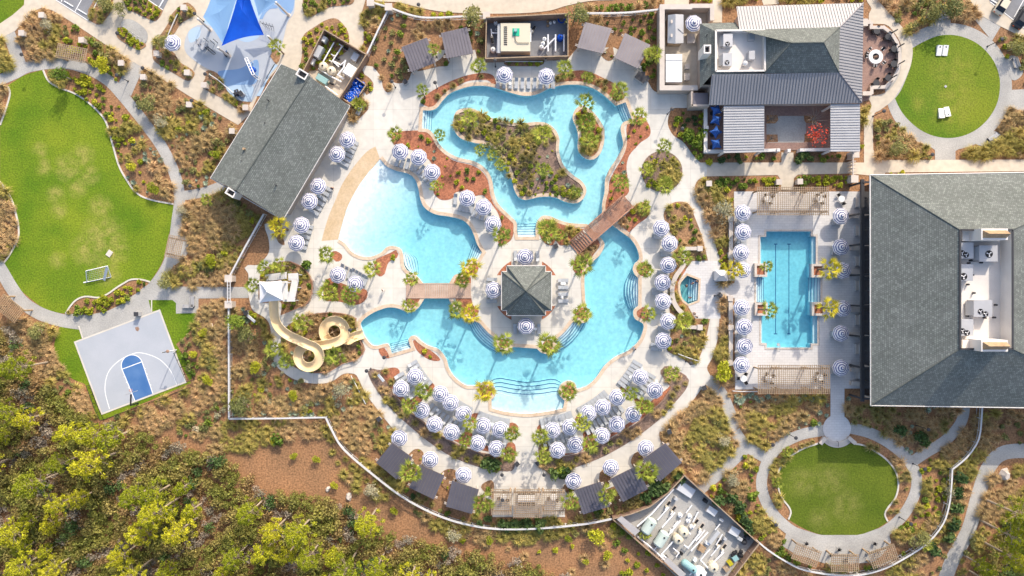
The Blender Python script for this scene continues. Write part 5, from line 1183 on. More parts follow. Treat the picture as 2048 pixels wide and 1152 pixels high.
dining(1683, 398, (-60, 120), 'at the upper right of the lap terrace', tl='round white table'); dining(1536, 398, (30, 120, 210, 300), 'under the left section of the upper lap pergola'); dining(1640, 398, (30, 120, 210, 300), 'under the right section of the upper lap pergola'); dining(1538, 757, (30, 120, 210, 300), 'under the left section of the lower lap pergola'); dining(1640, 755, (30, 120, 210, 300), 'under the right section of the lower lap pergola')
dining(1007, 994, (80, 200, 320), 'under the left wing of the bottom pergola', tl='round white table'); dining(1107, 994, (80, 200, 320), 'under the right wing of the bottom pergola', tl='round white table')
for x, y, w_ in ((1753,62,'at the top of the fire pit patio'), (1776,74,'at the upper right of the fire pit patio'), (1788,98,'at the right of the fire pit patio'), (1787,128,'at the lower right of the fire pit patio'), (1776,156,'near the bottom of the fire pit patio'), (1752,166,'at the bottom of the fire pit patio')): dining(x, y, (70, 200, 310), w_, DTB, DC, .62, 'small dark round table')
p0 = W(1749, 115)
for i, a in enumerate((48, 130, 165, 180, 262, 320)): DCW.put((p0.x+1.75*math.cos(R(a)), p0.y+1.75*math.sin(R(a)), .105), R(a)-math.pi/2, 'white framed chair, %s counter-clockwise around the white fire pit' % ORD[i], 'chairs around the fire pit')
lt = thing('long_table', 'long white dining table under the middle bay of the bottom pergola', 'table', W(1053, 997, .7)); lt.location.z = .1
b = MB(); b.box((0,0,.74), (3.2,1.3,.06)); b.build('table_top', M['paint_white'], lt)
for x in (-1.4, 1.4): b = MB(); b.box((x,0,.36), (.1,.9,.7)); b.build('leg', M['paint_white'], lt)
for i in range(8): q = lt.location; DC.put((q.x-1.2+.8*(i % 4), q.y + (.95 if i < 4 else -.95), .1), 0 if i < 4 else math.pi, 'dark chair, %s from the left on the %s side of the long white table' % (ORD[i % 4], 'upper' if i < 4 else 'lower'), 'chairs at the long table')
for x, y, a, w_ in ((1611,1086,20,'above the left small pergola'), (1676,1098,0,'above the middle small pergola'), (1747,1086,-20,'above the right small pergola'), (1735,1104,60,'left of the right small pergola'), (1660,1108,80,'left of the middle small pergola'), (1690,1118,180,'inside the middle small pergola'), (1752,1100,160,'at the upper corner of the right small pergola')): DC.put(W(x, y, .03), R(a), 'black armchair ' + w_, 'black armchairs below the oval lawn')

# ------------------------------------------------------------------ lamps, bins, benches, boards
def make_lamp(h=3.6):
    t = thing('path_lamp', 'black path lamp', 'lamp'); b = MB(); b.tube([(0,0,0),(0,0,h)], [.07,.045], 8); b.build('pole', M['steel_dark'], t); b = MB(); b.cyl((0,0,0), .16, .12, 10); b.build('base', M['steel_dark'], t)
    b = MB(); b.tube([(0,0,h-.05),(0,0,h+.1),(0,0,h+.2),(0,0,h+.26)], [.12,.34,.3,.06], 12); b.build('lamp_head', M['steel_dark'], t); return Proto(t)
LP = make_lamp(); lam = []
for x, y in ((43,109),(233,150),(285,136),(234,66),(389,27),(410,148),(383,201),(784,163),(380,372),(837,9),(1344,218),(1365,257),(870,165),(1005,1000),(733,742),(768,715),(1382,727),(1546,890),(1592,876),(1857,859),(1850,938),(1768,222),(1865,309),(2004,78),(1552,1050),(1822,1048),(990,120),(1441,592),(1088,950),(1004,950),(700,660)):
    p = W(x, y, 3.7); o = LP.put((p.x, p.y, 0), rnd.random()); lam.append((o, x, y))
label_batch(lam, 'tall black path lamp', 'path lamps', 'lamp')
def make_bin():
    t = thing('litter_bin', 'grey litter bin', 'bin'); b = MB(); b.box((0,0,.55), (.7,.7,1.1)); b.build('body', M['galv'], t); b = MB(); b.box((0,0,1.16), (.78,.78,.1)); b.build('lid', M['steel_dark'], t); b = MB(); b.box((0,-.352,.9), (.4,.012,.16)); b.build('opening', M['black'], t); return Proto(t)
BN = make_bin(); bn = []
for x, y in ((1034,925),(1075,923),(760,836),(1405,774),(1336,861),(812,167),(1111,493),(1091,118),(279,628),(496,625),(1284,152),(1292,160),(486,190),(478,187),(1436,590)):
    o = BN.put(W(x, y, .1), R(rnd.choice((0, 20, 40)))); bn.append((o, x, y))
label_batch(bn, 'square grey litter bin', 'litter bins', 'bin')
def make_bench(m):
    t = thing('bench', 'bench', 'bench')
    for k in range(4): b = MB(); b.box((0,-.21+.14*k,.45), (1.9,.11,.04)); b.build('seat_slat', M[m], t)
    for k in range(3): b = MB(); b.box((0,.3,.58+.14*k), (1.9,.04,.11)); b.build('back_slat', M[m], t)
    for x in (-.85,.85): b = MB(); b.box((x,0,.22), (.08,.55,.43)); b.box((x,.34,.5), (.08,.06,.9)); b.build('end_frame', M['steel_dark'], t)
    return Proto(t)
BE = make_bench('galv')
for x, y, a, w_ in ((1884,36,4,'at the top of the cornhole lawn ring path'), (2028,127,-72,'at the right of the cornhole lawn ring path'), (1983,274,-145,'at the lower right of the cornhole lawn ring path'), (721,222,62,'in the bed below the inner tube pen'), (387,603,90,'in the paved bay right of the basketball court lawn'), (378,612,180,'at the lower edge of the paved bay by the court lawn')): BE.put(W(x, y, .03), R(a), 'grey slatted bench ' + w_, 'slatted benches')
def make_board():
    t = thing('cornhole_board', 'board', 'cornhole board'); b = MB(); v = [(-.31,-.62,.10),(.31,-.62,.10),(.31,.62,.34),(-.31,.62,.34)]; b.quad(*v)
    for i in range(4): p, q = v[i], v[(i+1) % 4]; b.quad((p[0],p[1],0), (q[0],q[1],0), q, p)
    b.build('deck', M['paint_white'], t); b = MB(); b.add([(.09*math.cos(a), .4+.09*math.sin(a), .298+.016*math.sin(a)+.006) for a in [i*math.pi/5 for i in range(10)]], [tuple(range(10))]); b.build('hole', M['black'], t); return Proto(t)
CB = make_board()
for x, y, a, lab in ((1877,102,-3,'white cornhole board with a red smudge, upper pair left'), (1889,102,-3,'plain white cornhole board, right one of the upper pair'), (1881,227,180,'white cornhole board, left one of the lower pair'), (1893,224,187,'white cornhole board, right one of the lower pair')): CB.put(W(x, y, .06), R(a), lab, 'cornhole boards on the round lawn', 1.45)
# soccer goal
g = thing('soccer_goal', 'white soccer goal frame with net on the lower soccer lawn', 'soccer goal')
a, b_, c, d = W(172,542,1.9), W(215,532,1.9), W(222,554,0.1), W(174,564,.1); a0, b0 = W(177,541,0), W(214,535,0)
for p, q in ((a, b_), (a, d), (b_, c), (d, c), (b_, b0), (a, a0)): m_ = MB(); m_.tube([p, q], .085, 6); m_.build('bar', M['paint_white'], g)
m_ = MB(); m_.bar(W(167,565,.05), W(178,563,.05), .2, .1); m_.build('foot', M['paint_white'], g); m_ = MB()
for i in range(13): t = i/12; m_.tube([a.lerp(b_, t), d.lerp(c, t)], .012, 3, cap=False)
for i in range(7): t = i/6; m_.tube([a.lerp(d, t), b_.lerp(c, t)], .012, 3, cap=False)
m_.build('net', M['fabric_white'], g)['kind'] = 'stuff'
m_ = MB(); m_.bar(W(208,561,.1), W(214,534,1.8), .5, .03); m_.build('net_fold', M['fabric_white'], g)
t = thing('utility_cover', 'pale grey utility cover lying in the dry patch of soccer lawn', 'cover', W(219,507,.05), R(-35)); b = MB(); b.box((0,0,.04), (.75,1.0,.08)); b.build('lid', M['galv'], t); b = MB(); b.box((0,0,.06), (.9,1.15,.06)); b.build('frame', M['curb'], t)
t = thing('utility_cover', 'small pale cover in the middle of the cornhole lawn', 'cover', W(1891,173,.05), R(40)); b = MB(); b.box((0,0,.03), (.4,.4,.06)); b.build('lid', M['galv'], t)

# ------------------------------------------------------------------ basketball court
CQ = corners("320,618.5 374,765 202.5,830 147.5,683.5")
court = sheet('basketball_court', CQ, 'court_grey', z=.075)
ZK = [.079]
def line(pts, w_, m='paint_white', closed=False, nm='court_line'):
    L, Rr = strip([(x, y, False) for x, y in pts] if not isinstance(pts, str) else pts, w_, closed, 4); b = MB(); ZK[0] += .0007; z = ZK[0]
    for i in range(len(L)-1): b.quad(W(*Rr[i], z), W(*Rr[i+1], z), W(*L[i+1], z), W(*L[i], z))
    return b.build(nm, M[m], court)
def flat(pts, m, nm, z): b = MB(); b.add([W(x, y, z) for x, y in (pts if area(pts) < 0 else pts[::-1])], [tuple(range(len(pts)))]); return b.build(nm, M[m], court)
e1v = np.array([284-244, 723.5-738.5]); fc = np.array([264, 731.]); ux_ = e1v/np.linalg.norm(e1v); uy_ = np.array([ux_[1], -ux_[0]]); half = np.linalg.norm(e1v)/2
cap = [tuple(fc + ux_*half*math.cos(t) + uy_*half*math.sin(t)) for t in [math.pi*i/20 for i in range(21)]]
flat([(244,738.5),(271,804),(306,788),(284,723.5)], 'court_blue', 'key', .0782); flat(cap, 'court_blue', 'key_top', .0786)
line([(244,738.5),(284,723.5)], 1.6); line(cap[::-1], 1.6); line([(244,738.5),(271,804)], 1.6); line([(284,723.5),(306,788)], 1.6)
line("219,818 210,780 216,746 236,723 262,709 278,705.5 300,710 322,721 342,743 354,770", 1.5)
for a_, c_ in ((0,1),(1,2),(2,3),(3,0)):
    p, q = np.array(CQ[a_]), np.array(CQ[c_]); dn = (q-p)/np.linalg.norm(q-p); nn = np.array([-dn[1], dn[0]]); cen = np.array([261, 724]); nn = nn if np.dot(cen-p, nn) > 0 else -nn
    line([tuple(p+nn*1.6), tuple(q+nn*1.6)], 3.2, 'curb', nm='court_edge')
for k in range(4):
    for s, (p, q) in enumerate((((244,738.5),(271,804)), ((284,723.5),(306,788)))):
        t = .22 + .17*k; c = np.array(p)*(1-t) + np.array(q)*t; o_ = -ux_*2.5 if s == 0 else ux_*2.5; line([tuple(c), tuple(c+o_)], 1.6, nm='lane_mark')
st = curve("270,655 276,653 279,658 276,663 272,661"); flat(st, 'wood_fence', 'stain', .0788)
hp = thing('basketball_hoop', 'basketball hoop with black post and clear backboard at the court edge', 'basketball hoop')
p0 = W(276,806,0); p1 = W(272.5,802,3.0); p2 = W(262,789,3.3)
b = MB(); b.tube([(p0.x,p0.y,0), (p0.x,p0.y,2.4), p2], .14, 8); b.build('post', M['black'], hp)
bc = W(261,786,3.4); dv = (W(274,782,3.4)-W(248,791,3.4)).normalized(); b = MB(); b.bar(bc-dv*1.05, bc+dv*1.05, .06, 1.1); b.build('backboard', M['frame_grey'], hp)
nv = Vector((-dv.y, dv.x, 0)); rc = bc + nv*.45 + Vector((0,0,-.3)); b = MB(); b.tube([rc+Vector((.24*math.cos(t),.24*math.sin(t),0)) for t in [i*math.pi/8 for i in range(17)]], .03, 5, cap=False); ro = b.build('rim', M['leaf_red'], hp)
b = MB(); [b.tube([rc+Vector((.24*math.cos(t),.24*math.sin(t),0)), rc+Vector((.15*math.cos(t+.3),.15*math.sin(t+.3),-.4))], .01, 3) for t in [i*math.pi/5 for i in range(10)]]; b.build('net', M['fabric_white'], ro)
def chain_fence(s, h, label):
    pts = corners(s); t = thing('chain_fence', label, 'fence'); first = None
    for i in range(len(pts)-1):
        a, c = W(*pts[i], h), W(*pts[i+1], h); b = MB(); b.bar(a, c, .06, .06); b.bar((a.x,a.y,.1), (c.x,c.y,.1), .05, .05); b.build('rail', M['black'], t)
        n = max(2, int((c-a).length/2.6))
        for k in range(n+1): p = a.lerp(c, k/n); b = MB(); b.cyl((p.x,p.y,0), .04, h, 6); b.build('post', M['black'], t)
        b = MB(); m_ = int((c-a).length/.14)
        for k in range(m_): p, q = a.lerp(c, k/m_), a.lerp(c, min(1, (k+1.5)/m_)); b.tube([(p.x,p.y,.1), (q.x,q.y,h)], .007, 3, cap=False)
        b.build('mesh', M['black'], t)['kind'] = 'stuff'
chain_fence("172,772 185,808 200,842 290,808 376,776", 1.2, 'low black chain fence along the lower side of the basketball court'); chain_fence("347,706 360,735 373,764", 3.0, 'tall black ball-stop fence at the right side of the court')
fl = thing('floodlight', 'floodlight arm on a white post at the right of the court', 'floodlight'); p0 = W(353,700,0); b = MB(); b.tube([(p0.x,p0.y,0),(p0.x,p0.y,5.2)], .09, 8); b.build('pole', M['paint_white'], fl)
p1 = W(334,703,5.4); b = MB(); b.tube([(p0.x,p0.y,5.2), p1], .06, 6); b.build('arm', M['steel_dark'], fl); b = MB(); b.cyl((p1.x,p1.y,5.2), .3, .25, 12, r2=.2); b.build('lamp_head', M['wood_fence'], fl)

# ------------------------------------------------------------------ water slide and its tower
tower = thing('slide_tower', 'slide tower with white tent canopy and white stair flights', 'slide tower')
b = MB(); q = wpoly([(524,565),(575,562),(576,600),(526,603)], 5.0); b.prism(q, 4.9, 5.1, bottom=True); b.build('platform', M['white'], tower)
for x, y in ((526,567),(572,565),(573,598),(528,601)): b = MB(); p = W(x, y, 5); b.box((p.x,p.y,3.6), (.22,.22,7.2)); b.build('post', M['white'], tower)
cz, az = 7.3, 9.3; q = [(518,563,cz),(563,561,cz),(566,601,cz),(519,606,cz)]; ap = W(534,584,9.4)
b = MB(); qv = [W(*c) for c in q]
for i in range(4):
    p0, p1 = qv[i], qv[(i+1) % 4]; N = 6
    for k in range(N):
        for j in range(N):
            def tp(u, v):
                e = p0.lerp(p1, u); e = e + (ap-e)*.06*math.sin(math.pi*u); r = e.lerp(ap, v); r.z -= .55*math.sin(math.pi*v)*(.4+.6*math.sin(math.pi*u)); return r
            b.quad(tp(k/N, j/N), tp((k+1)/N, j/N), tp((k+1)/N, (j+1)/N), tp(k/N, (j+1)/N))
b.build('canopy', M['fabric_white'], tower)
# stairs: an upper run along the top and a side run
for k in range(12): b = MB(); p = W(532+k*3.6, 556-k*.5, .3+2.6*k/11); b.box((p.x,p.y,p.z), (.34,1.25,.1)); b.build('stair_tread', M['white'], tower)
b = MB(); q = wpoly([(576,547),(596,546),(597,560),(577,561)], 3.0); b.prism(q, 2.9, 3.05, bottom=True); b.build('landing', M['white'], tower)
for k in range(11): b = MB(); p = W(590-k*.6, 562+k*3.0, 3.1+1.9*k/10); b.box((p.x,p.y,p.z), (1.25,.30,.1)); b.build('stair_tread', M['white'], tower)
b = MB(); q = wpoly([(566,584),(590,583),(590,603),(566,603)], 5.0); b.prism(q, 4.88, 5.08, bottom=True); b.build('landing', M['white'], tower)
for s in ([(530,549,1.4),(575,543,4.0),(597,544,4.0),(598,562,4.0),(592,600,6.0)], [(531,561,1.4),(576,562,4.0)], [(583,562,4.0),(578,585,5.6)]): b = MB(); b.tube([W(*c) for c in s], .045, 5); b.build('handrail', M['steel_dark'], tower)
for x, y in ((578,549),(595,549),(588,601),(592,575)): b = MB(); p = W(x,y,3); b.box((p.x,p.y,1.45), (.16,.16,2.9)); b.build('post', M['white'], tower)
slide = thing('water_slide', 'cream open flume water slide with two loops ending in the lagoon', 'water slide')
SL = [(550,600,4.9),(550,612,4.7),(551,630,4.45),(556,648,4.25),(566,661,4.1),(582,672,3.95),(600,680,3.8),(617,688,3.65)]
cx, cy, r = 619.5, 712, 21.5                                  # lower left loop
for a in range(-70, 271, 20): SL.append((cx + r*math.cos(R(a)), cy + r*math.sin(R(a)), 3.5 - 1.0*(a+70)/340))
SL += [(628,691,2.42),(645,690,2.35),(663,687,2.25),(680,681,2.15)]
cx, cy, r = 670.5, 662.5, 21.5
for a in range(42, -319, -20): SL.append((cx + r*math.cos(R(a)), cy + r*math.sin(R(a)), 2.05 - 1.0*(42-a)/360))
SL += [(697,680,.95),(706,675,.75),(716,671,.5),(727,668,.3)]
pts = [W(*p) for p in SL]; fine_ = []
for i in range(len(pts)-1):
    p0, p1, p2, p3 = pts[max(0,i-1)], pts[i], pts[i+1], pts[min(len(pts)-1,i+2)]
    for k in range(4):
        t = k/4; fine_.append(.5*((2*p1) + (p2-p0)*t + (2*p0-5*p1+4*p2-p3)*t*t + (3*p1-3*p2+p3-p0)*t**3))
fine_.append(pts[-1]); prof = [(-.86,.62),(-.84,.66),(-.76,.66),(-.74,.42),(-.55,.14),(-.25,.02),(.25,.02),(.55,.14),(.74,.42),(.76,.66),(.84,.66),(.86,.62),(.6,.0),(0,-.12),(-.6,.0)]
b = MB(); n = len(prof)
for i, p in enumerate(fine_):
    d = fine_[min(i+1, len(fine_)-1)] - fine_[max(i-1, 0)]; d.z = 0; d.normalize(); s = Vector((-d.y, d.x, 0)); b.v += [tuple(p + s*x + Vector((0,0,z))) for x, z in prof]
for i in range(len(fine_)-1):
    for k in range(n): b.f.append((i*n+k, i*n+(k+1) % n, (i+1)*n+(k+1) % n, (i+1)*n+k)); b.m.append(0)
b.build('flume', M['slide_cream'], slide, smooth=True)
for i in range(14, len(fine_)-6, 13): p = fine_[i]; b = MB(); b.cyl((p.x,p.y,0), .1, p.z-.12, 8); b.build('support_post', M['white'], slide)
for (x, y) in ((620,713),(671,663)):
    c = W(x,y,0); b = MB(); b.cyl((c.x,c.y,0), .12, 2.6, 8); b.build('support_post', M['wood'], slide)
    for k in range(4): a = k*1.57+.5; b = MB(); b.tube([(c.x,c.y,1.4+k*.2), (c.x+1.9*math.cos(a), c.y+1.9*math.sin(a), 1.2+.2*k)], .05, 5); b.build('support_arm', M['wood'], slide)
def brown_fence(s, label):
    pts = curve(s, False, 10); t = thing('bed_fence', label, 'fence'); top = [W(x,y,.9) for x,y in pts]; b = MB()
    for i in range(len(top)-1): b.bar(top[i], top[i+1], .1, .08)
    b.build('top_rail', M['wood_red'], t); b = MB()
    for i in range(len(top)-1): p, q = top[i], top[i+1]; b.bar((p.x,p.y,.3), (q.x,q.y,.3), .05, .06)
    b.build('lower_rail', M['wood_red'], t)
    for p in top[::2]: b = MB(); b.box((p.x,p.y,.44), (.09,.09,.88)); b.build('post', M['wood_red'], t)
brown_fence("580,523 601,532 615,545 624,562 625,576 620,597 613,607 590,618 561,630", 'brown rail fence around the slide tower bed'); brown_fence("597,637 622,629 657,625 688,628 711,637 712,655", 'brown rail fence above the slide loops'); brown_fence("720,682 729,699 715,718 684,728 659,743 626,746", 'brown rail fence below the slide loops')

# ------------------------------------------------------------------ splash pad things
def sail(pts, label, m, sag=.12, N=10):
    t = thing('shade_sail', label, 'shade sail'); v = [W(*p) for p in pts]; c = sum(v, Vector())/len(v); b = MB()
    k = len(v)
    def edge(i, u):
        p, q = v[i], v[(i+1) % k]; e = p.lerp(q, u); return e + (c-e)*sag*4*u*(1-u)*.6
    for i in range(k):
        for a in range(N):
            for r in range(5):
                f = lambda u, s: c.lerp(edge(i, u), s) - Vector((0,0,.3*(1-s)*s*2))
                if r == 0: b.add([c, f(a/N, .2), f((a+1)/N, .2)], [(0,1,2)])
                else: b.quad(f(a/N, r/5), f(a/N, (r+1)/5), f((a+1)/N, (r+1)/5), f((a+1)/N, r/5))
    o = b.build('cloth', M[m], t, smooth=True); return t
sail([(484,-22,5.6),(492,-30,6.4),(528,70,4.6),(443,92,5.0),(474,-2,6.2)], 'deep blue shade sail hung over the splash pad', 'sail_blue', .16)
sail([(476,-12,6.3),(447,90,4.2),(406,34,5.2),(425,-16,5.6)], 'pale blue shade sail left of the deep blue one', 'sail_pale', .12); sail([(500,-18,6.0),(560,-14,5.4),(552,5,5.0),(517,32,4.4)], 'pale blue shade sail right of the deep blue one', 'sail_pale', .12)
for (x0,y0,x1,y1,lab) in ((421,60,396,38,'slanting white sail post at the left of the splash pad'), (459,113,436,96,'thick slanting cream sail post below the sails'), (578,31,552,5,'long slanting cream sail post at the upper right of the splash pad'), (548,85,536,73,'short white sail post right of the splash pad')):
    t = thing('sail_post', lab, 'post'); a = W(x0,y0,0); c = W(x1,y1,5.2); b = MB(); b.tube([a, c], [.22,.17], 10); b.build('post', M['offwhite'], t); b = MB(); b.cyl((a.x,a.y,0), .4, .12, 12); b.build('foot', M['offwhite'], t); b = MB(); b.ball(c, .24, 8); b.build('cap', M['white'], t)
ps = thing('play_structure', 'grey water play frame with slide and net deck under the sails', 'play structure')
for (x, y, lx, ly, z, m) in ((402,88,2.0,1.4,1.5,'galv'),(409,96,1.1,1.5,1.2,'frame_grey')): b = MB(); p = W(x,y,z); b.box((p.x,p.y,z), (lx,ly,.12), R(-40)); b.build('deck', M[m], ps)
for (x, y) in ((397,83),(405,92),(414,98),(400,92),(412,80),(425,85),(420,97),(431,82)): b = MB(); p = W(x,y,1); b.cyl((p.x,p.y,0), .06, 2.0, 6); b.build('post', M['steel_dark'], ps)
b = MB(); [b.tube([W(414+k*2.2,75+k*1.6,1.6), W(408+k*2.2,88+k*1.6,1.6)], .04, 4) for k in range(8)]; [b.tube([W(414-k*1.5,75+k*3.2,1.6), W(430-k*1.5,86+k*3.2,1.6)], .04, 4) for k in range(5)]; b.build('climbing_net', M['frame_grey'], ps)
b = MB(); [b.tube([W(413,98,1.5-.0), W(428,110,.4)], .05, 5), b.tube([W(417,94,1.5), W(431,106,.4)], .05, 5)]; [b.tube([W(413+k*2.5,98+k*2,1.45-.18*k), W(417+k*2.4,94+k*2,1.45-.18*k)], .04, 4) for k in range(7)]; b.build('ladder', M['black'], ps)
df = thing('spray_frame', 'white ladder-shaped spray frame with a blue bucket on the splash pad', 'spray frame')
a, c = W(489,117,3.0), W(504,150,3.0); a2, c2 = W(494,115,3.0), W(509,149,3.0); b = MB(); [b.tube([p,q], .08, 6) for p, q in ((a,c),(a2,c2))]; [b.tube([a.lerp(c,k/6), a2.lerp(c2,k/6)], .06, 5) for k in range(7)]; b.build('frame', M['paint_white'], df)
for p in (a, c, a2, c2): b = MB(); b.cyl((p.x,p.y,0), .07, 3.0, 6); b.build('leg', M['paint_white'], df)
p = W(506,140,1.2); b = MB(); b.cyl((p.x,p.y,1.0), .55, .8, 14, r2=.45); b.build('bucket', M['tube_blue'], df)
for i, (x, y) in enumerate(((475,190),(455,110))): 
    t = thing('water_cannon', 'small dark blue water cannon at the %s of the splash pad' % ('bottom tip' if i == 0 else 'centre'), 'water cannon', W(x,y,.1), R(30)); b = MB(); b.box((0,0,.45), (.7,.6,.9)); b.build('body', M['steel_dark'], t); b = MB(); b.tube([(0,0,.9),(.5,.2,1.2)], .1, 8); b.build('nozzle', M['pad_blue'], t)
t = thing('climbing_arch', 'thin dark climbing arch right of the deep blue sail', 'climbing frame'); b = MB()
for k in range(5): b.tube([W(520+k*6, 42+k*1.5, .1), W(523+k*6, 46+k*2, 1.8), W(532+k*4, 55+k*2, .1)], .035, 5)
b.tube([W(523,46,1.8), W(547,54,1.8)], .04, 5); b.build('bars', M['steel_dark'], t)
# inner tubes in their pen
k = 0; tubs = []
def make_tube():
    me = MB(); n, m_ = 16, 7; Rr, r = .42, .17
    for i in range(n):
        for j in range(m_): a, c = 2*math.pi*i/n, 2*math.pi*j/m_; me.v.append(((Rr+r*math.cos(c))*math.cos(a), (Rr+r*math.cos(c))*math.sin(a), .17+r*math.sin(c)))
    for i in range(n):
        for j in range(m_): me.f.append((i*m_+j, ((i+1) % n)*m_+j, ((i+1) % n)*m_+(j+1) % m_, i*m_+(j+1) % m_)); me.m.append(0)
    t = thing('inner_tube', 'blue inner tube', 'inner tube'); me.build('ring', M['tube_blue'], t, smooth=True); b = MB()
    for s in (-1,1): b.box((s*.42,0,.36), (.07,.2,.04))
    b.build('handle', M['fabric_white'], t); return Proto(t)
TU = make_tube()
for i in range(26):
    u, v = rnd.random(), rnd.random(); x = 710 + u*17 - v*20; y = 160 + u*11 + v*34; p = W(x, y, .5)
    TU.put((p.x, p.y, .13 + .22*(i % 3)), rnd.random()*6, 'shiny blue inner tube heaped in the pen beside the bathhouse', 'blue inner tubes in the pen', rnd.uniform(.9,1.1))
t = thing('pool_hose', 'coil of blue hose in the corner of the top equipment yard', 'hose', W(1123,40,.3)); b = MB()
for k in range(4): b.tube([((.45+.08*k)*math.cos(a), (.45+.08*k)*math.sin(a), .08+.09*k) for a in [i*math.pi/8 for i in range(17)]], .05, 5, cap=False)
b.build('coil', M['teal'] if 0 else M['tube_blue'], t)

# ------------------------------------------------------------------ pump yards
def tank(x, y, L, r, ang, label, m='tank_cream'):
    t = thing('filter_tank', label, 'tank', W(x, y, r), -R(ang)); t.location.z = .03
    b = MB(); N = 8; pts = [(-L/2,0,r+.2),(-L/2*.92,0,r+.2),(-L/2*.75,0,r+.2),(L/2*.75,0,r+.2),(L/2*.92,0,r+.2),(L/2,0,r+.2)]; b.tube(pts, [r*.25,r*.7,r,r,r*.7,r*.25], 14); b.build('vessel', M[m], t, smooth=False)
    for s in (-.28,.28): b = MB(); b.box((s*L,0,.15), (.2,r*1.5,.36)); b.build('saddle', M['steel_dark'], t)
    b = MB(); b.cyl((L*.2,0,2*r+.15), .16, .16, 10); b.build('hatch', M['black'], t); return t
def vtank(x, y, r, h, label, m='tank_cream'):
    t = thing('filter_tank', label, 'tank', W(x, y, h)); t.location.z = .03
    b = MB(); b.tube([(0,0,0),(0,0,h*.65),(0,0,h*.88),(0,0,h)], [r,r,r*.75,r*.2], 14); b.build('vessel', M[m], t); b = MB(); b.cyl((0,0,h-.02), r*.2, .12, 10); b.build('lid', M['black'], t); return t
def pump(x, y, ang, label):
    t = thing('pump', label, 'pump', W(x, y, .4), -R(ang)); t.location.z = .03
    b = MB(); b.tube([(-.1,0,.35),(.75,0,.35)], .2, 10); b.build('motor', M['black'], t); b = MB(); b.cyl((-.32,0,.05), .26, .55, 10); b.build('strainer', M['tank_cream'], t); b = MB(); b.box((.2,0,.06), (1.4,.5,.12)); b.build('plinth', M['stone'], t)
    b = MB(); b.tube([(-.32,0,.6),(-.32,0,.85),(-.9,0,.85)], .09, 8); b.build('pipe', M['white_pipe'], t); return t
def pipe(s, z, r, label, m='white_pipe'):
    t = thing('pipe_run', label, 'pipe'); pts = [W(x, y, z) for x, y in corners(s)]
    for i in range(len(pts)-1): b = MB(); b.tube([pts[i], pts[i+1]], r, 8); b.build('pipe', M[m], t)
    if len(pts) > 2:
        b = MB(); [b.ball(p, r*1.25, 8) for p in pts[1:-1]]; b.build('elbow', M[m], t)
    b = MB()
    for i in range(len(pts)-1): p = pts[i].lerp(pts[i+1], .5); b.box((p.x,p.y,z/2), (.08,.08,z-r))
    b.build('support', M['steel_dark'], t); return t
def lidbox(x, y, lx, ly, h, ang, label, m='hatch_grey', cat='lid box', nm='surge_tank'):
    t = thing(nm, label, cat, W(x, y, h), -R(ang)); t.location.z = .03
    b = MB(); b.box((0,0,h/2), (lx,ly,h)); b.build('body', M['stone'] if m == 'hatch_grey' else M[m], t); b = MB(); b.box((0,0,h+.05), (lx*.95,ly*.92,.1)); b.build('lid', M[m], t); return t
yd = 'in the bottom equipment yard'
tank(1297,1051,3.2,.95,-57,'pale green tank on the left '+yd,'tank_green'); tank(1322,1077,3.2,.95,-57,'pale green tank second from the left '+yd,'tank_green'); tank(1378,1132,3.4,.7,36,'teal green tank at the bottom '+yd,'teal')
vtank(1369,1067,.95,1.6,'round cream filter tank in the upper middle '+yd); vtank(1358,1081,1.0,1.6,'round cream filter tank just below its twin '+yd); vtank(1429,1138,.95,1.6,'round cream filter tank at the lower right '+yd); vtank(1402,1150,1.1,1.8,'big white domed tank at the bottom edge '+yd,'paint_white')
for x, y, w_ in ((1361,1032,'topmost'),(1380,1034,'second'),(1377,1043,'third'),(1384,1055,'lowest')): vtank(x, y, .42, .75, '%s of four small round white drums %s' % (w_, yd), 'paint_white')
lidbox(1372,979,3.2,1.9,.7,33,'large pale grey hatch near the upper corner '+yd); lidbox(1424,1022,1.9,1.3,.7,33,'pale grey hatch by the right fence '+yd); lidbox(1469,1063,1.9,1.5,.8,30,'square pale grey hatch near the right corner '+yd); lidbox(1428,1075,2.8,.7,1.2,-52,'narrow grey control cabinet right of centre '+yd,'frame_grey','cabinet','control_cabinet'); lidbox(1404,1098,1.2,1.1,.8,30,'brown slatted crate right of the cream tanks '+yd,'wood','crate','crate')
lidbox(1471,1117,1.0,.9,1.0,-35,'teal and white crate against the lower right fence '+yd,'teal','crate','crate'); lidbox(1461,1127,.8,.8,.9,-35,'yellow-lidded crate against the lower right fence '+yd,'leaf_yellow','crate','crate'); lidbox(1453,1138,.9,.9,.6,-35,'brown carton against the lower right fence '+yd,'wood_pale','carton','carton')
t = thing('cover_heap', 'heap of crumpled black covers near the lower right fence of the yard', 'covers', W(1473,1106,.3)); b = MB(); [b.ball((rnd.uniform(-.9,.9), rnd.uniform(-.5,.5), .25+rnd.random()*.2), rnd.uniform(.3,.5), 7, sz=.7) for k in range(9)]; b.build('cover', M['black'], t)['kind'] = 'stuff'
lean = thing('lean_to', 'long grey metal lean-to roof at the left end of the bottom yard', 'shelter'); face_mesh('roof', [[(1243,1032,2.2),(1280,1062,2.2),(1270,1071,2.5),(1234,1039,2.5)]], M['metal_roof'], lean); b = MB(); [b.box((W(x,y,2).x, W(x,y,2).y, 1.05), (.12,.12,2.1)) for x,y in ((1244,1034),(1278,1062))]; b.build('post', M['steel_dark'], lean)
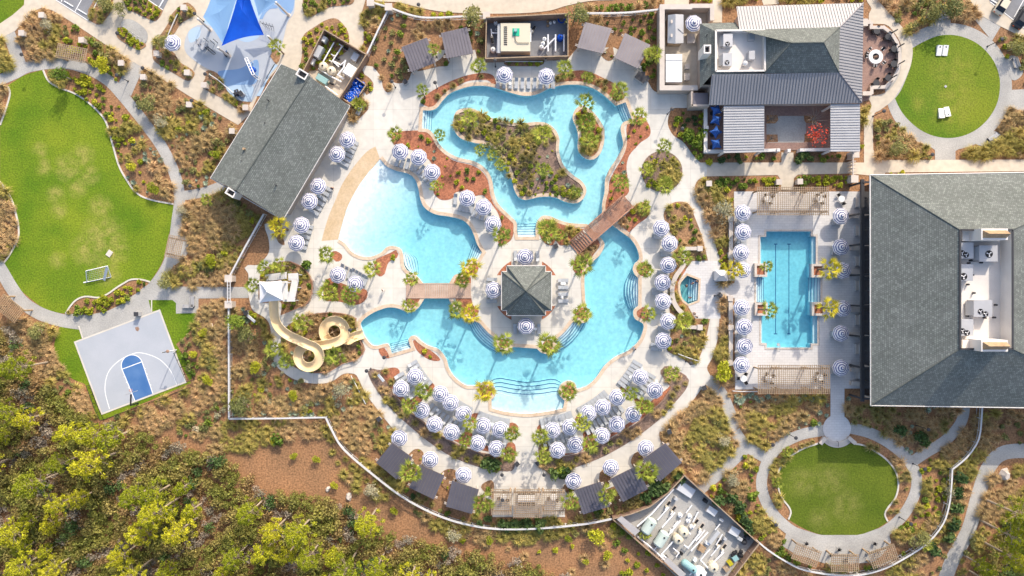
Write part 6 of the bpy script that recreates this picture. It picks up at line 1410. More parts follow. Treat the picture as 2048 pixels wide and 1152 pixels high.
lean = thing('lean_to', 'grey metal lean-to roof along the lower left fence of the yard', 'shelter'); face_mesh('roof', [[(1336,1116,2.2),(1372,1148,2.2),(1364,1158,2.5),(1328,1122,2.5)]], M['metal_roof'], lean); b = MB(); [b.box((W(x,y,2).x, W(x,y,2).y, 1.05), (.12,.12,2.1)) for x,y in ((1337,1118),(1370,1148))]; b.build('post', M['steel_dark'], lean)
for x, y, a, w_ in ((1335,1010,-52,'first'),(1346,1020,-52,'second'),(1391,1046,-52,'third'),(1402,1055,-52,'fourth'),(1438,1088,-52,'fifth'),(1447,1096,-52,'sixth')): pump(x, y, a, 'black motor pump on a plinth, %s from the upper left %s' % (w_, yd))
for s, z, r, w_ in (("1347,978 1303,1028 1274,1053",.9,.16,'long pipe near the left'), ("1338,1014 1315,1040",.9,.12,'short pipe left of centre'), ("1350,1025 1324,1055",.9,.13,'second short pipe left of centre'), ("1361,1041 1336,1071",.9,.13,'third pipe left of centre'), ("1324,1119 1323,1109 1368,1058 1381,1068",.8,.14,'bent pipe around the cream tanks'), ("1334,1117 1322,1108",.8,.16,'thick pipe at the lower left'), ("1368,1090 1376,1096 1403,1062",.8,.13,'bent pipe right of the cream tanks'), ("1382,1102 1416,1064",.8,.13,'straight pipe right of the bent one'), ("1397,1024 1395,1026 1386,1044",.8,.12,'bent pipe at the top centre'), ("1401,1120 1416,1136 1448,1104",.8,.13,'bent pipe at the lower right'), ("1379,1150 1396,1132 1413,1146",.8,.14,'bent pipe at the bottom'), ("1402,1119 1420,1098",.8,.11,'thin pipe at the lower right'), ("1275,1073 1308,1100 1330,1121",.9,.14,'pipe along the lower left fence'), ("1432,1090 1445,1068",.8,.1,'thin pipe by the control cabinet'), ("1308,1100 1316,1091",.8,.1,'stub pipe at the lower left')): pipe(s, z, r, 'white %s %s' % (w_, yd))
vtank(1490,1086,.5,1.0,'dark round chlorinator by the right corner '+yd,'steel_dark')
for i, (x, y, lx, ly, h, m) in enumerate(((1352,998,.7,.5,.9,'frame_grey'),(1412,1003,.6,.6,1.1,'black'),(1443,1040,.8,.5,.8,'frame_grey'),(1390,1120,.6,.6,.6,'paint_white'),(1363,1108,.5,.5,.7,'black'),(1415,1087,.7,.5,.9,'paint_white'),(1450,1078,.6,.5,.7,'frame_grey'),(1343,1062,.5,.5,.6,'paint_white'),(1480,1078,.9,.6,1.2,'frame_grey'),(1496,1076,.7,.6,1.0,'steel_dark'))):
    lidbox(x, y, lx, ly, h, 30, 'small %s valve box, %s from the left in the bottom equipment yard' % ({'frame_grey':'grey','black':'black','paint_white':'white','steel_dark':'dark'}[m], ORD[sorted(range(10), key=lambda k: (1352,1412,1443,1390,1363,1415,1450,1343,1480,1496)[k]).index(i)]), m, 'valve box', 'valve_box')
for s_, w_ in (("1356,1042 1346,1054","short slanting pipe right of the green tanks"),("1392,1082 1410,1060","parallel pipe right of centre"),("1422,1112 1440,1090","pipe stub before the control cabinet"),("1346,1096 1358,1106 1352,1114","bent low pipe below the cream tanks"),("1384,1010 1372,1026","slanting pipe under the large hatch"),("1440,1048 1430,1060","thin pipe between two hatches")): pipe(s_, .7, .1, 'white ' + w_ + ' in the bottom yard')
yt = 'in the top equipment yard'
wf = thing('rock_cistern', 'large cream concrete cistern with a green hatch in the top yard', 'cistern')
p = W(1031,74,2.2); b = MB(); b.box((p.x,p.y,1.05), (5.3,5.0,2.1)); b.build('body', M['tank_cream'], wf); b = MB(); b.box((p.x-2.95,p.y-.1,.9), (.55,5.2,1.8)); b.build('ledge', M['frame_grey'], wf); b = MB(); b.box((W(1032,64,2.2).x, W(1032,64,2.2).y, 2.14), (1.25,1.35,.08)); b.build('hatch', M['hatch_green'], wf)
b = MB(); q = W(1031,60,2.7); b.cyl((q.x,q.y,2.18), .3, .6, 10); b.build('pump_head', M['teal'], wf); b = MB(); b.tube([W(1030,70,2.25), W(1031,82,2.25), W(1036,86,2.25), W(1058,86,2.25)], .06, 6); b.build('cable', M['steel_dark'], wf)
for k in range(10): b = MB(); q = W(1011,53.5+k*3.9,2.2); b.box((q.x,q.y,2.14), (.6,.14,.08)); b.build('slot', M['black'], wf)
for x, y, w_ in ((1089,77,'topmost'),(1086,86,'middle'),(1083,93,'lowest')): vtank(x, y, .4, .9, '%s of three round white drums %s' % (w_, yt), 'paint_white')
for i, (x, y0) in enumerate(((1096,69),(1111,69),(1128,69))): pipe('%d,%d %d,%d' % (x, y0, x, y0+34), .8, .15, 'thick upright white pipe, %s from the left %s' % (ORD[i], yt))
pipe("1110,76 1088,98", .7, .14, 'white slanting ribbed hose pipe '+yt); pipe("982,58 983,66 997,66", .8, .14, 'bent white pipe at the left '+yt); pipe("996,70 994,106", .5, .16, 'pale upright pipe left of the cistern '+yt); pipe("1061,57 1061,84", .8, .15, 'white upright pipe right of the cistern '+yt)
pump(1066,60,-60,'black pump right of the cistern '+yt); vtank(1121,73,.6,1.2,'blue round tank '+yt,'tube_blue'); vtank(986,98,.5,1.0,'white hooded tank at the lower left '+yt,'paint_white'); vtank(991,44,.35,.8,'small white drum at the upper left '+yt,'paint_white'); vtank(993,59,.35,.7,'dark ring-lidded drum at the left '+yt,'frame_grey')
for x, y, m, w_ in ((1096,42,'wood','brown sack'),(1101,45,'paint_white','white canister'),(1109,43,'paint_white','white bucket'),(1096,50,'wood','small brown tub')): vtank(x, y, .25, .5, '%s by the top wall %s' % (w_, yt), m)
pump(984,77,80,'cream and black pump at the left '+yt)
yb = 'in the bathhouse pump yard'
vtank(645,131,.85,1.5,'left one of two round cream filter tanks '+yb); vtank(661,140,.85,1.5,'right one of two round cream filter tanks '+yb); lidbox(644,158,2.2,1.1,.9,32,'teal covered tank at the lower side '+yb,'teal','tank','balance_tank'); lidbox(700,141,2.0,2.0,1.6,32,'big white cabinet at the right '+yb,'paint_white','cabinet','equipment_cabinet'); lidbox(710,114,1.2,1.5,.8,30,'grey hatch near the right corner '+yb); lidbox(636,103,1.2,2.2,1.6,28,'corrugated pale locker along the left fence '+yb,'frame_grey','locker','equipment_locker'); lidbox(648,78,.7,1.0,1.3,28,'small white electrical box near the top '+yb,'paint_white','cabinet','electrical_box'); lidbox(626,123,.5,1.2,.9,28,'narrow white cabinet near the left fence '+yb,'paint_white','cabinet','electrical_box'); lidbox(616,128,.6,.5,.6,28,'small orange bin in the left corner '+yb,'wood_pale','bin','orange_bin')
for s, z, r, w_ in (("668,85 646,124",.9,.13,'long slanting pipe'), ("684,93 665,122",.9,.13,'second slanting pipe'), ("637,137 660,152 683,164",.8,.14,'lower long pipe'), ("676,150 688,158",.8,.15,'short thick lower pipe'), ("691,120 687,136 675,151",.9,.16,'bent thick pipe at the right'), ("665,122 681,130 692,121",.9,.12,'bent middle pipe'), ("650,172 676,191",.6,.12,'pipe along the bathhouse edge'), ("667,124 678,134",.9,.12,'short middle pipe')): pipe(s, z, r, 'white %s %s' % (w_, yb))
for x, y, w_ in ((688,95,'upper'),(672,115,'middle'),(668,127,'lower'),(660,165,'lowest'),(680,130,'right')): pump(x, y, 30, '%s black motor pump %s' % (w_, yb))

# ------------------------------------------------------------------ hot tub side, lap pool planters, closed umbrellas
for x0, y0, x1, y1, w_ in ((1506,527,1531,554,'upper left'),(1619,528,1646,555,'upper right'),(1507,605,1532,631,'lower left'),(1620,604,1647,631,'lower right')):
    t = thing('planter', 'square white palm planter with red mulch at the %s of the lap pool' % w_, 'planter'); b = MB(); h = .75; p0, p1 = W(x0,y0,0), W(x1,y1,0); X0, X1, Y0, Y1 = p0.x, p1.x, p1.y, p0.y; k = .42
    for (a, c, d, e) in ((X0,X1,Y0,Y0+k),(X0,X1,Y1-k,Y1),(X0,X0+k,Y0+k,Y1-k),(X1-k,X1,Y0+k,Y1-k)): b.box(((a+c)/2,(d+e)/2,h/2+.08), (c-a-.004,e-d-.004,h-.16+.16))
    b.build('wall', M['offwhite'], t); b = MB(); b.box(((X0+X1)/2,(Y0+Y1)/2,.3), (X1-X0-2*k,Y1-Y0-2*k,.4)); b.build('soil', M['red_mulch'], t)
def make_closed():
    t = thing('closed_umbrella', 'closed umbrella', 'umbrella'); b = MB(); n = 8
    rings = [(.06,3.0),(.5,2.55),(1.05,2.15)]
    for i in range(2):
        for k in range(n):
            f = lambda j, q: ((q[0]*(1 if j % 2 else .5 if i or q[0] > .6 else .9))*math.cos(j*math.pi*2/n), (q[0]*(1 if j % 2 else .55))*math.sin(j*math.pi*2/n), q[1])
            b.quad(f(k, rings[i]), f(k, rings[i+1]), f((k+1) % n if k < n-1 else n, rings[i+1]), f((k+1) % n if k < n-1 else n, rings[i]))
    b.build('canopy', M['cloth_blue'], t); b = MB(); b.cyl((0,0,0), .04, 3.05, 6); b.build('pole', M['steel_dark'], t); b = MB(); b.cyl((0,0,0), .35, .1, 12); b.build('base', M['steel_dark'], t); return Proto(t)
CU = make_closed()
for i, y in enumerate((220,240,264,288)): p = W(1432,y,2.5); CU.put((p.x,p.y,.09), .3+i, 'blue half-folded umbrella, %s from the top left of the restaurant courtyard' % ORD[i], 'blue umbrellas by the courtyard', 1.15)
ob = thing('display_box', 'grey angular towel kiosk at the right edge of the hot tub terrace', 'kiosk', W(1441,551,1.5)); ob.location.z = .08; b = MB(); b.box((0,0,.9), (1.9,1.6,1.8)); b.build('body', M['frame_grey'], ob); b = MB(); b.add([(-1.2,-1,1.8),(1.2,-1,1.8),(1.2,1,1.8),(-1.2,1,1.8),(-.3,0,2.3),(.3,0,2.3)], [(0,1,5,4),(1,2,5),(2,3,4,5),(3,0,4)]); b.build('roof', M['galv'], ob)
ob = thing('kiosk', 'dark grey slanted stand beside the rightmost top cabana', 'kiosk', W(1282,155,1.2), R(-35)); ob.location.z = .1; b = MB(); b.box((0,0,.6), (1.9,1.3,1.2)); b.build('body', M['galv'], ob); b = MB(); b.box((0,0,1.25), (2.0,1.4,.08)); b.build('top', M['steel_dark'], ob)
ld = thing('pool_lift', 'small pool lift chair at the bottom edge of the lap pool', 'pool lift', W(1556,700,.5)); ld.location.z = .09; b = MB(); b.tube([(0,-.2,0),(0,-.2,1.3),(0,.9,1.3)], .05, 6); b.build('arm', M['frame_grey'], ld); b = MB(); b.box((0,1.0,.55), (.5,.5,.08)); b.box((0,.75,.85), (.5,.06,.6)); b.build('seat', M['fabric_grey'], ld)
sp = thing('tilted_board', 'white tilted equipment panel in the mulch left of the slide path', 'panel', W(504,637,.5), R(-40)); b = MB(); b.box((0,0,.4), (1.9,.5,.1), 0, 0, .3); b.build('panel', M['paint_white'], sp); b = MB(); b.box((.6,0,.17), (.1,.3,.34)); b.box((-.6,0,.17), (.1,.3,.34)); b.build('leg', M['steel_dark'], sp)
wb = thing('tilted_board', 'white tilted board in the bed of the left sunbathing terrace', 'panel', W(763,755,.8), R(-50)); b = MB(); b.box((0,0,.6), (1.6,.5,.08), 0, 0, .4); b.build('panel', M['paint_white'], wb); b = MB(); b.box((.5,0,.27), (.1,.2,.54)); b.box((-.5,0,.27), (.1,.2,.54)); b.build('leg', M['steel_dark'], wb)
for s, lab in (("702,752 715,776 731,808","thin pale rail in the mulch left of the left sunbathing terrace"),("1357,708 1375,715 1396,722","thin pale rail at the lower tip of the hot tub bed"),("418,148 436,160 463,183 482,201","white rail line through the bed below the splash pad"),("355,28 347,45 336,70","white rail line through the bed left of the splash pad"),("1010,123 1085,123","white pipe rail in the bed under the top yard"),("1466,782 1480,783 1515,783","thin white rail below the lower lap pergola")):
    t = thing('rail', lab, 'rail'); pts = [W(x,y,.55) for x,y in corners(s)]; b = MB(); b.tube(pts, .09, 6); b.build('bar', M['white'], t)
    for i, p in enumerate(pts): b = MB(); b.box((p.x,p.y,.26), (.1,.1,.5)); b.build('post', M['white'], t)
for i, (x, y, s) in enumerate(((655,979,.7),(697,994,.9),(2010,950,1.5),(421,652,.7),(146,852,.4))):
    t = thing('boulder', 'pale angular boulder ' + ('above the mulch strip by the pine wood','right of another boulder at the edge of the pine wood','beside the far right shell path','on the mulch right of the court lawn','in the scrub below the court lawn')[i], 'boulder', W(x,y,.2), rnd.random()*3); t.location.z = 0
    b = MB(); n = 7; b.add([(s*math.cos(k*6.283/n)*rnd.uniform(.7,1.1), s*.7*math.sin(k*6.283/n)*rnd.uniform(.7,1.1), 0) for k in range(n)] + [(s*.55*math.cos(k*6.283/n)*rnd.uniform(.6,1.1), s*.4*math.sin(k*6.283/n)*rnd.uniform(.6,1.1), s*.6*rnd.uniform(.8,1.1)) for k in range(n)], [(k, (k+1) % n, n+(k+1) % n, n+k) for k in range(n)] + [tuple(range(n, 2*n))]); b.build('rock', M['stone'], t)

# ------------------------------------------------------------------ parking
b = MB()
for (x0,y0,x1,y1) in ((123,4,128,-10),(176,41,196,0),(112,0,176,41),(150,24,170,-12),(297,0,326,20),(2000,16,2020,-20),(2028,34,2048,-2),(1980,4,2060,66)):
    a, c = W(x0,y0,.05), W(x1,y1,.05); d = (c-a).normalized(); n_ = Vector((-d.y,d.x,0))*.07; z = Vector((0,0,.07)); b.quad(a-n_+z, c-n_+z, c+n_+z, a+n_+z)
o = b.build('parking_lines', M['paint_white']); o['kind'] = 'structure'
for x, y, a, w_ in ((138,8,-31,'left bay at the top left'),(165,24,-31,'right bay at the top left'),(324,6,60,'bay right of the top-left bed'),(1990,5,-32,'bay at the top right corner')):
    t = thing('wheel_stop', 'white concrete wheel stop in the ' + w_, 'wheel stop', W(x,y,.06), R(a)); b = MB(); b.prism([(-.95,-.1),(.95,-.1),(.95,.1),(-.95,.1)], 0, .13); b.build('block', M['paint_white'], t); b = MB(); [b.cyl((s,0,.12), .03, .025, 6) for s in (-.7,.7)]; b.build('spike', M['steel_dark'], t)
def car(x, y, ang, m, label):
    t = thing('parked_car', label, 'car', W(x,y,.8), ang); t.location.z = .06; L, Wd = 4.5, 1.85
    sec = [(-2.25,.72,.62,.45),(-2.1,.86,.82,.35),(-1.3,.92,.98,.3),(.9,.92,.96,.3),(1.8,.88,.86,.3),(2.2,.74,.64,.4)]; b = MB()
    for (px, hw, z, zb) in sec: b.v += [(px,-hw,zb),(px,-hw,z-.12),(px,-hw*.9,z),(px,hw*.9,z),(px,hw,z-.12),(px,hw,zb)]
    for i in range(len(sec)-1):
        for k in range(6): b.f.append((i*6+k, (i+1)*6+k, (i+1)*6+(k+1) % 6, i*6+(k+1) % 6)); b.m.append(0)
    b.f += [(0,1,2,3,4,5), tuple(30+k for k in (5,4,3,2,1,0))]; b.m += [0,0]; b.build('body', M[m], t)
    b = MB(); lo = [(-1.75,.8,.9),(1.05,.8,.95)]; v = [(-1.8,-.82,.93),(1.1,-.82,.95),(1.1,.82,.95),(-1.8,.82,.93),(-1.25,-.64,1.45),(.35,-.64,1.48),(.35,.64,1.48),(-1.25,.64,1.45)]; b.add(v, [(0,1,5,4),(1,2,6,5),(2,3,7,6),(3,0,4,7)]); b.build('windows', M['window_glass'], t); b = MB(); b.box((-.45,0,1.48), (1.62,1.26,.05)); b.build('roof', M[m], t)
    for px in (-1.4,1.4):
        for py in (-.85,.85): b = MB(); b.tube([(px,py-.1,.32),(px,py+.1,.32)], .32, 14); wh = b.build('wheel', M['black'], t); b = MB(); b.tube([(px,py-.11,.32),(px,py+.11,.32)], .18, 10); b.build('rim', M['galv'], wh)
    for py in (-.6,.6): b = MB(); b.box((2.16,py,.62), (.1,.34,.14)); b.build('headlight', M['fabric_white'], t); b = MB(); b.box((-2.22,py,.66), (.08,.3,.14)); b.build('tail_light', M['leaf_red'], t)
car(2008, 6, R(58), 'tank_cream', 'pale beige car parked at the top right corner'); car(2046, 34, R(58), 'steel_dark', 'dark car half out of the frame at the top right corner')
# bicycle racks on their oval pad
sheet('rack_pad', curve("242,50 252,38 270,42 290,58 296,72 292,84 286,88 262,72"), 'gravel', z=.145)
for i in range(4):
    t = thing('bicycle_rack', 'grey hoop bicycle rack, %s from the left on the oval pad' % ORD[i], 'bicycle rack', W(254+i*9, 58+i*6, .12), R(-35)); b = MB(); b.tube([(-.4,0,0),(-.4,0,.7),(-.25,0,.9),(.25,0,.9),(.4,0,.7),(.4,0,0)], .04, 6); b.build('hoop', M['galv'], t); b = MB(); [b.box((s,0,.01), (.2,.2,.02)) for s in (-.4,.4)]; b.build('foot_plate', M['steel_dark'], t)

# ------------------------------------------------------------------ people
def body_mesh(name, joints, edges, radii, m, parent, root=0):
    me = bpy.data.meshes.new(name); me.from_pydata(joints, edges, []); o = bpy.data.objects.new(name, me); COL.objects.link(o); o.parent = parent
    sk = o.modifiers.new('skin', 'SKIN'); 
    for i, r in enumerate(radii): me.skin_vertices[0].data[i].radius = (r, r)
    me.skin_vertices[0].data[root].use_root = True
    s = o.modifiers.new('sub', 'SUBSURF'); s.levels = 1; s.render_levels = 1
    dg = bpy.context.evaluated_depsgraph_get(); nm = bpy.data.meshes.new_from_object(o.evaluated_get(dg)); o.modifiers.clear(); o.data = nm; nm.materials.clear(); nm.materials.append(m); nm.polygons.foreach_set('use_smooth', [True]*len(nm.polygons)); return o
def person(x, y, face, label, top='fabric_white', bot='fabric_navy', pose='walk', z=.1):
    t = thing('person', label, 'person', W(x, y, z), face); t.location.z = z
    st = .22 if pose == 'walk' else .03
    J = [(0,0,.95),(0,.0,1.2),(0,.02,1.42),(0,.03,1.53),(0,.05,1.68),(0,.05,1.74), (.19,0,1.42),(.25,-.05,1.15),(.24,.12,.92), (-.19,0,1.42),(-.25,.06,1.15),(-.24,.2,.95), (.1,0,.92),(.1,st*.6,.5),(.1,st*.3,.06),(.1,st*.3+.15,.03), (-.1,0,.92),(-.1,-st*.3,.5),(-.1,-st,.1),(-.1,-st+.14,.04)]
    if pose == 'sit': J[12:20] = [(.1,.0,.92),(.12,.45,.94),(.12,.5,.5),(.12,.62,.45),(-.1,0,.92),(-.12,.45,.94),(-.12,.5,.5),(-.12,.62,.45)]
    E = [(0,1),(1,2),(2,3),(3,4),(4,5),(2,6),(6,7),(7,8),(2,9),(9,10),(10,11),(0,12),(12,13),(13,14),(14,15),(0,16),(16,17),(17,18),(18,19)]
    Rd = [.15,.14,.15,.06,.11,.08,.075,.05,.035,.075,.05,.035,.1,.07,.045,.035,.1,.07,.045,.035]
    body_mesh('body', J, E, Rd, M['skin'], t)
    body_mesh('shirt', [J[0],J[1],J[2],J[6],J[9]], [(0,1),(1,2),(2,3),(2,4)], [.165,.16,.17,.1,.1], M[top], t); body_mesh('shorts', [J[0],J[12],J[13],J[16],J[17]], [(0,1),(1,2),(0,3),(3,4)], [.17,.125,.095,.125,.095], M[bot], t)
    b = MB(); b.ball((0,.02,1.70), .125, 10, sz=1.0); b.build('hair', M['hair'], t); return t
person(667, 378, R(200), 'person in dark clothes walking on the deck beside the beach', 'fabric_navy', 'black')
person(768, 580, R(120), 'person in a white shirt crossing the deck left of the boardwalk', 'fabric_white', 'frame_grey')
person(1268, 697, R(60), 'person in a pale shirt sitting on the right pool edge', 'fabric_white', 'fabric_grey', 'sit', -.8)
person(1386, 627, R(90), 'person in white standing at the lower end of the hot tub terrace', 'fabric_white', 'leaf_red'); person(1390, 633, R(140), 'person in navy beside the low wall below the hot tub', 'fabric_navy', 'fabric_white')
for i, (x, y, a) in enumerate(((1370,572,90),(1382,567,40),(1391,563,160),(1377,595,0))): person(x, y, R(a), 'bather in the hot tub, ' + ('at the left side','at the upper middle','at the upper right by the steps','at the lower end')[i], 'skin', 'fabric_navy', 'walk', -.85)
# ------------------------------------------------------------------ plant meshes (many small leaf faces each)
rg_ = np.random.default_rng(5)
def leaves(cen, size, up=.5, asp=1.6):
    """one little quad per centre, randomly turned; up = how much they look at the sky"""
    n = len(cen); nrm = rg_.normal(size=(n,3)); nrm[:,2] = np.abs(nrm[:,2]) + up; nrm /= np.linalg.norm(nrm, axis=1)[:,None]
    t = rg_.normal(size=(n,3)); t -= nrm*(t*nrm).sum(1)[:,None]; t /= np.linalg.norm(t, axis=1)[:,None]; s = np.cross(nrm, t)
    sz = size*rg_.uniform(.6,1.3,(n,1)); a, b = t*sz*asp/2, s*sz/2
    v = np.stack([cen-a, cen-b*.9, cen+a, cen+b*.9], 1).reshape(-1,3); return v, np.arange(4*n).reshape(-1,4)
def dome(n, r, h, lump=5, fill=.35):
    """points in a lumpy dome"""
    th = rg_.uniform(0, 2*np.pi, lump); lc = np.column_stack([np.cos(th)*r*.5*rg_.uniform(.4,1,lump), np.sin(th)*r*.5*rg_.uniform(.4,1,lump), h*rg_.uniform(.35,.7,lump)]); lr = r*rg_.uniform(.4,.62,lump)
    i = rg_.integers(0, lump, n); d = rg_.normal(size=(n,3)); d /= np.linalg.norm(d, axis=1)[:,None]; rad = rg_.uniform(fill,1,n)**.5
    p = lc[i] + d*(lr[i]*rad)[:,None]*np.array([1,1,min(1.2, h/r*.7)]); p[:,2] = np.maximum(p[:,2], .03); return p
def shrub(n, r, h, s, lump=5): return leaves(dome(n, r, h, lump), s)
def tussock(n, r, h, w_):
    """arching grass blades"""
    V = []; a = rg_.uniform(0, 2*np.pi, n); l = r*rg_.uniform(.45,1,n); z = h*rg_.uniform(.6,1,n); b = r*.15
    d = np.column_stack([np.cos(a), np.sin(a), np.zeros(n)]); s = np.column_stack([-np.sin(a), np.cos(a), np.zeros(n)])*w_/2
    p0 = d*b*rg_.uniform(0,1,(n,1)); m = p0 + d*(l*.5)[:,None]; m[:,2] = z; e = p0 + d*l[:,None]; e[:,2] = z*rg_.uniform(.3,.9,n)
    v = np.stack([p0-s, p0+s, m+s, m-s, m-s, m+s, e+s*.3, e-s*.3], 1).reshape(-1,3); return v, np.arange(8*n).reshape(-1,4)
def rosette(n, r, h):
    a = np.arange(n)*2.4; t = np.linspace(.15,1,n); d = np.column_stack([np.cos(a), np.sin(a)]); V = []
    for i in range(n):
        l, z = r*(.4+.6*t[i]), h*(1.1-t[i]*.75); x, y = d[i]; w_ = .16*r
        V += [(-y*w_*.6,x*w_*.6,.05),(x*l*.5-y*w_,y*l*.5+x*w_,z*.7),(x*l,y*l,z),(x*l*.5+y*w_,y*l*.5-x*w_,z*.7)]
    return np.array(V), np.arange(4*n).reshape(-1,4)
def fanpalm(n, r, blades=7, droop=.5):
    V = []
    for i in range(n):
        t = i/n; az = i*2.39996; el = R(78 - 95*t); L = r*rg_.uniform(.72,1.15); d = np.array([math.cos(az)*math.cos(el), math.sin(az)*math.cos(el), math.sin(el)])
        c = d*L*.5; c[2] -= .1*L*t; sd = np.array([-math.sin(az), math.cos(az), 0]); upv = np.cross(d, sd)
        w0 = .035; V += [-sd*w0, sd*w0, c+sd*w0, c-sd*w0]
        for k in range(blades):
            f = (k/(blades-1) - .5)*1.7; bd = d*math.cos(f) + sd*math.sin(f); l = L*.62*(1-.3*abs(f)/.85)*rg_.uniform(.8,1.15)
            e = c + bd*l; e[2] -= droop*l*.5*(.4+abs(f)*.3); m = c + bd*l*.5; pw = np.cross(bd, upv); pw /= np.linalg.norm(pw)+1e-9; pw *= .04*r
            V += [c, m+pw, e, m-pw]
    return np.array(V), np.arange(len(V)).reshape(-1,4)
def meshof(name, vf, m):
    o = npmesh(name, vf[0], vf[1], M[m]); me = o.data; bpy.data.objects.remove(o); return me
KIND = {}
def kind(key, nouns, name, cat, m, gen, var=3):
    g = [gen() for _ in range(var)]; KIND[key] = dict(noun=nouns, name=name, cat=cat, m=m, raw=g, me=[meshof(name, x, m) for x in g], at=[])
kind('lime', 'bright lime green shrub', 'lime_shrub', 'shrub', 'leaf_lime', lambda: shrub(110, .62, .7, .26))
kind('green', 'mid green leafy shrub', 'green_shrub', 'shrub', 'leaf_green', lambda: shrub(120, .7, .8, .24))
kind('dark', 'dark green rounded shrub', 'dark_shrub', 'shrub', 'leaf_dark', lambda: shrub(130, .8, .9, .24))
kind('olive', 'olive green loose shrub', 'olive_shrub', 'shrub', 'leaf_olive', lambda: shrub(130, .75, .8, .2))
kind('grey', 'pale grey-green wispy shrub', 'grey_shrub', 'shrub', 'leaf_grey', lambda: shrub(150, .8, .9, .16))
kind('agave', 'blue-grey agave rosette', 'agave', 'agave', 'leaf_agave', lambda: rosette(22, .62, .5))
kind('tan', 'tan clump of ornamental grass', 'ornamental_grass', 'grass clump', 'grass_tan', lambda: tussock(120, 1.3, .85, .06), 4)
kind('gold', 'golden clump of ornamental grass', 'ornamental_grass', 'grass clump', 'grass_gold', lambda: tussock(120, 1.25, .85, .06), 4)
kind('fount', 'dark olive fountain grass clump', 'fountain_grass', 'grass clump', 'grass_olive', lambda: tussock(90, 1.0, .9, .05), 3)
kind('ball', 'small round yellow-green clump', 'small_clump', 'shrub', 'leaf_lime', lambda: shrub(45, .32, .35, .17, 3), 2)
# scattering ---------------------------------------------------------
def blocked(x, y):
    m = np.zeros(len(x), bool)
    for o in NOPLANT: m |= inside(o, x, y)
    return m
def darts(outline, sp, test=None, tries=14):
    x0, x1 = min(p[0] for p in outline), max(p[0] for p in outline); y0, y1 = min(p[1] for p in outline), max(p[1] for p in outline)
    A = abs(area(outline)); n = int(A/(sp*sp)*tries)+4; x = rg_.uniform(x0, x1, n); y = rg_.uniform(y0, y1, n); k = inside(outline, x, y)
    if test: k &= ~blocked(x, y)
    x, y = x[k], y[k]; grid = {}; out = []
    for a, b_ in zip(x, y):
        i, j = int(a/sp), int(b_/sp)
        if all((a-c)**2+(b_-d)**2 >= sp*sp for u in (i-1,i,i+1) for v in (j-1,j,j+1) for c, d in grid.get((u,v), ())): grid.setdefault((i,j), []).append((a,b_)); out.append((a,b_))
    return out
def patch(pts, mix, sc=(.7,1.2), clump=55, bare=.75):
    ks = list(mix); cum = np.cumsum([mix[k] for k in ks]); cum = cum/cum[-1]
    for x, y in pts:
        # neighbours tend to be of one kind: pick by a slow wave plus chance
        u = (.5+.5*math.sin(x/clump*1.7+math.sin(y/clump*1.3)*2+y/clump*.8))*.78 + rg_.random()*.22
        if math.sin(x*.071+y*.043)*math.sin(y*.089-x*.027) > .62 and rg_.random() < bare: continue      # bare spots
        k = ks[int(np.searchsorted(cum, min(u, .999)))]; KIND[k]['at'].append((x, y, rg_.uniform(*sc)))
REC = dict(grass=(11, dict(tan=5, gold=3, green=1)), lime=(9, dict(lime=6, green=2, gold=1)), mix=(11, dict(tan=3, green=2, lime=2, gold=3, olive=1, agave=.6)), fan=(13, dict(fount=6, green=1)), sparse=(14, dict(green=2, lime=2, ball=5, agave=1)), isle=(13, dict(olive=3, gold=2, lime=2, agave=2, ball=2, fount=2)), rows=(8, dict(ball=6, lime=2)), arc=(12, dict(gold=4, tan=4, fount=2, olive=1)))
for o, rec, where in BEDS:
    if rec == 'none': continue
    sp, mix = REC[rec]; inn = offset(o, -3.5); pts = darts(inn, sp)
    pts = [p for p in pts if all((p[0]-u)**2+(p[1]-v)**2 > 120 for u, v in LOUNGE_U)]; patch(pts, mix, (.6,1.05))
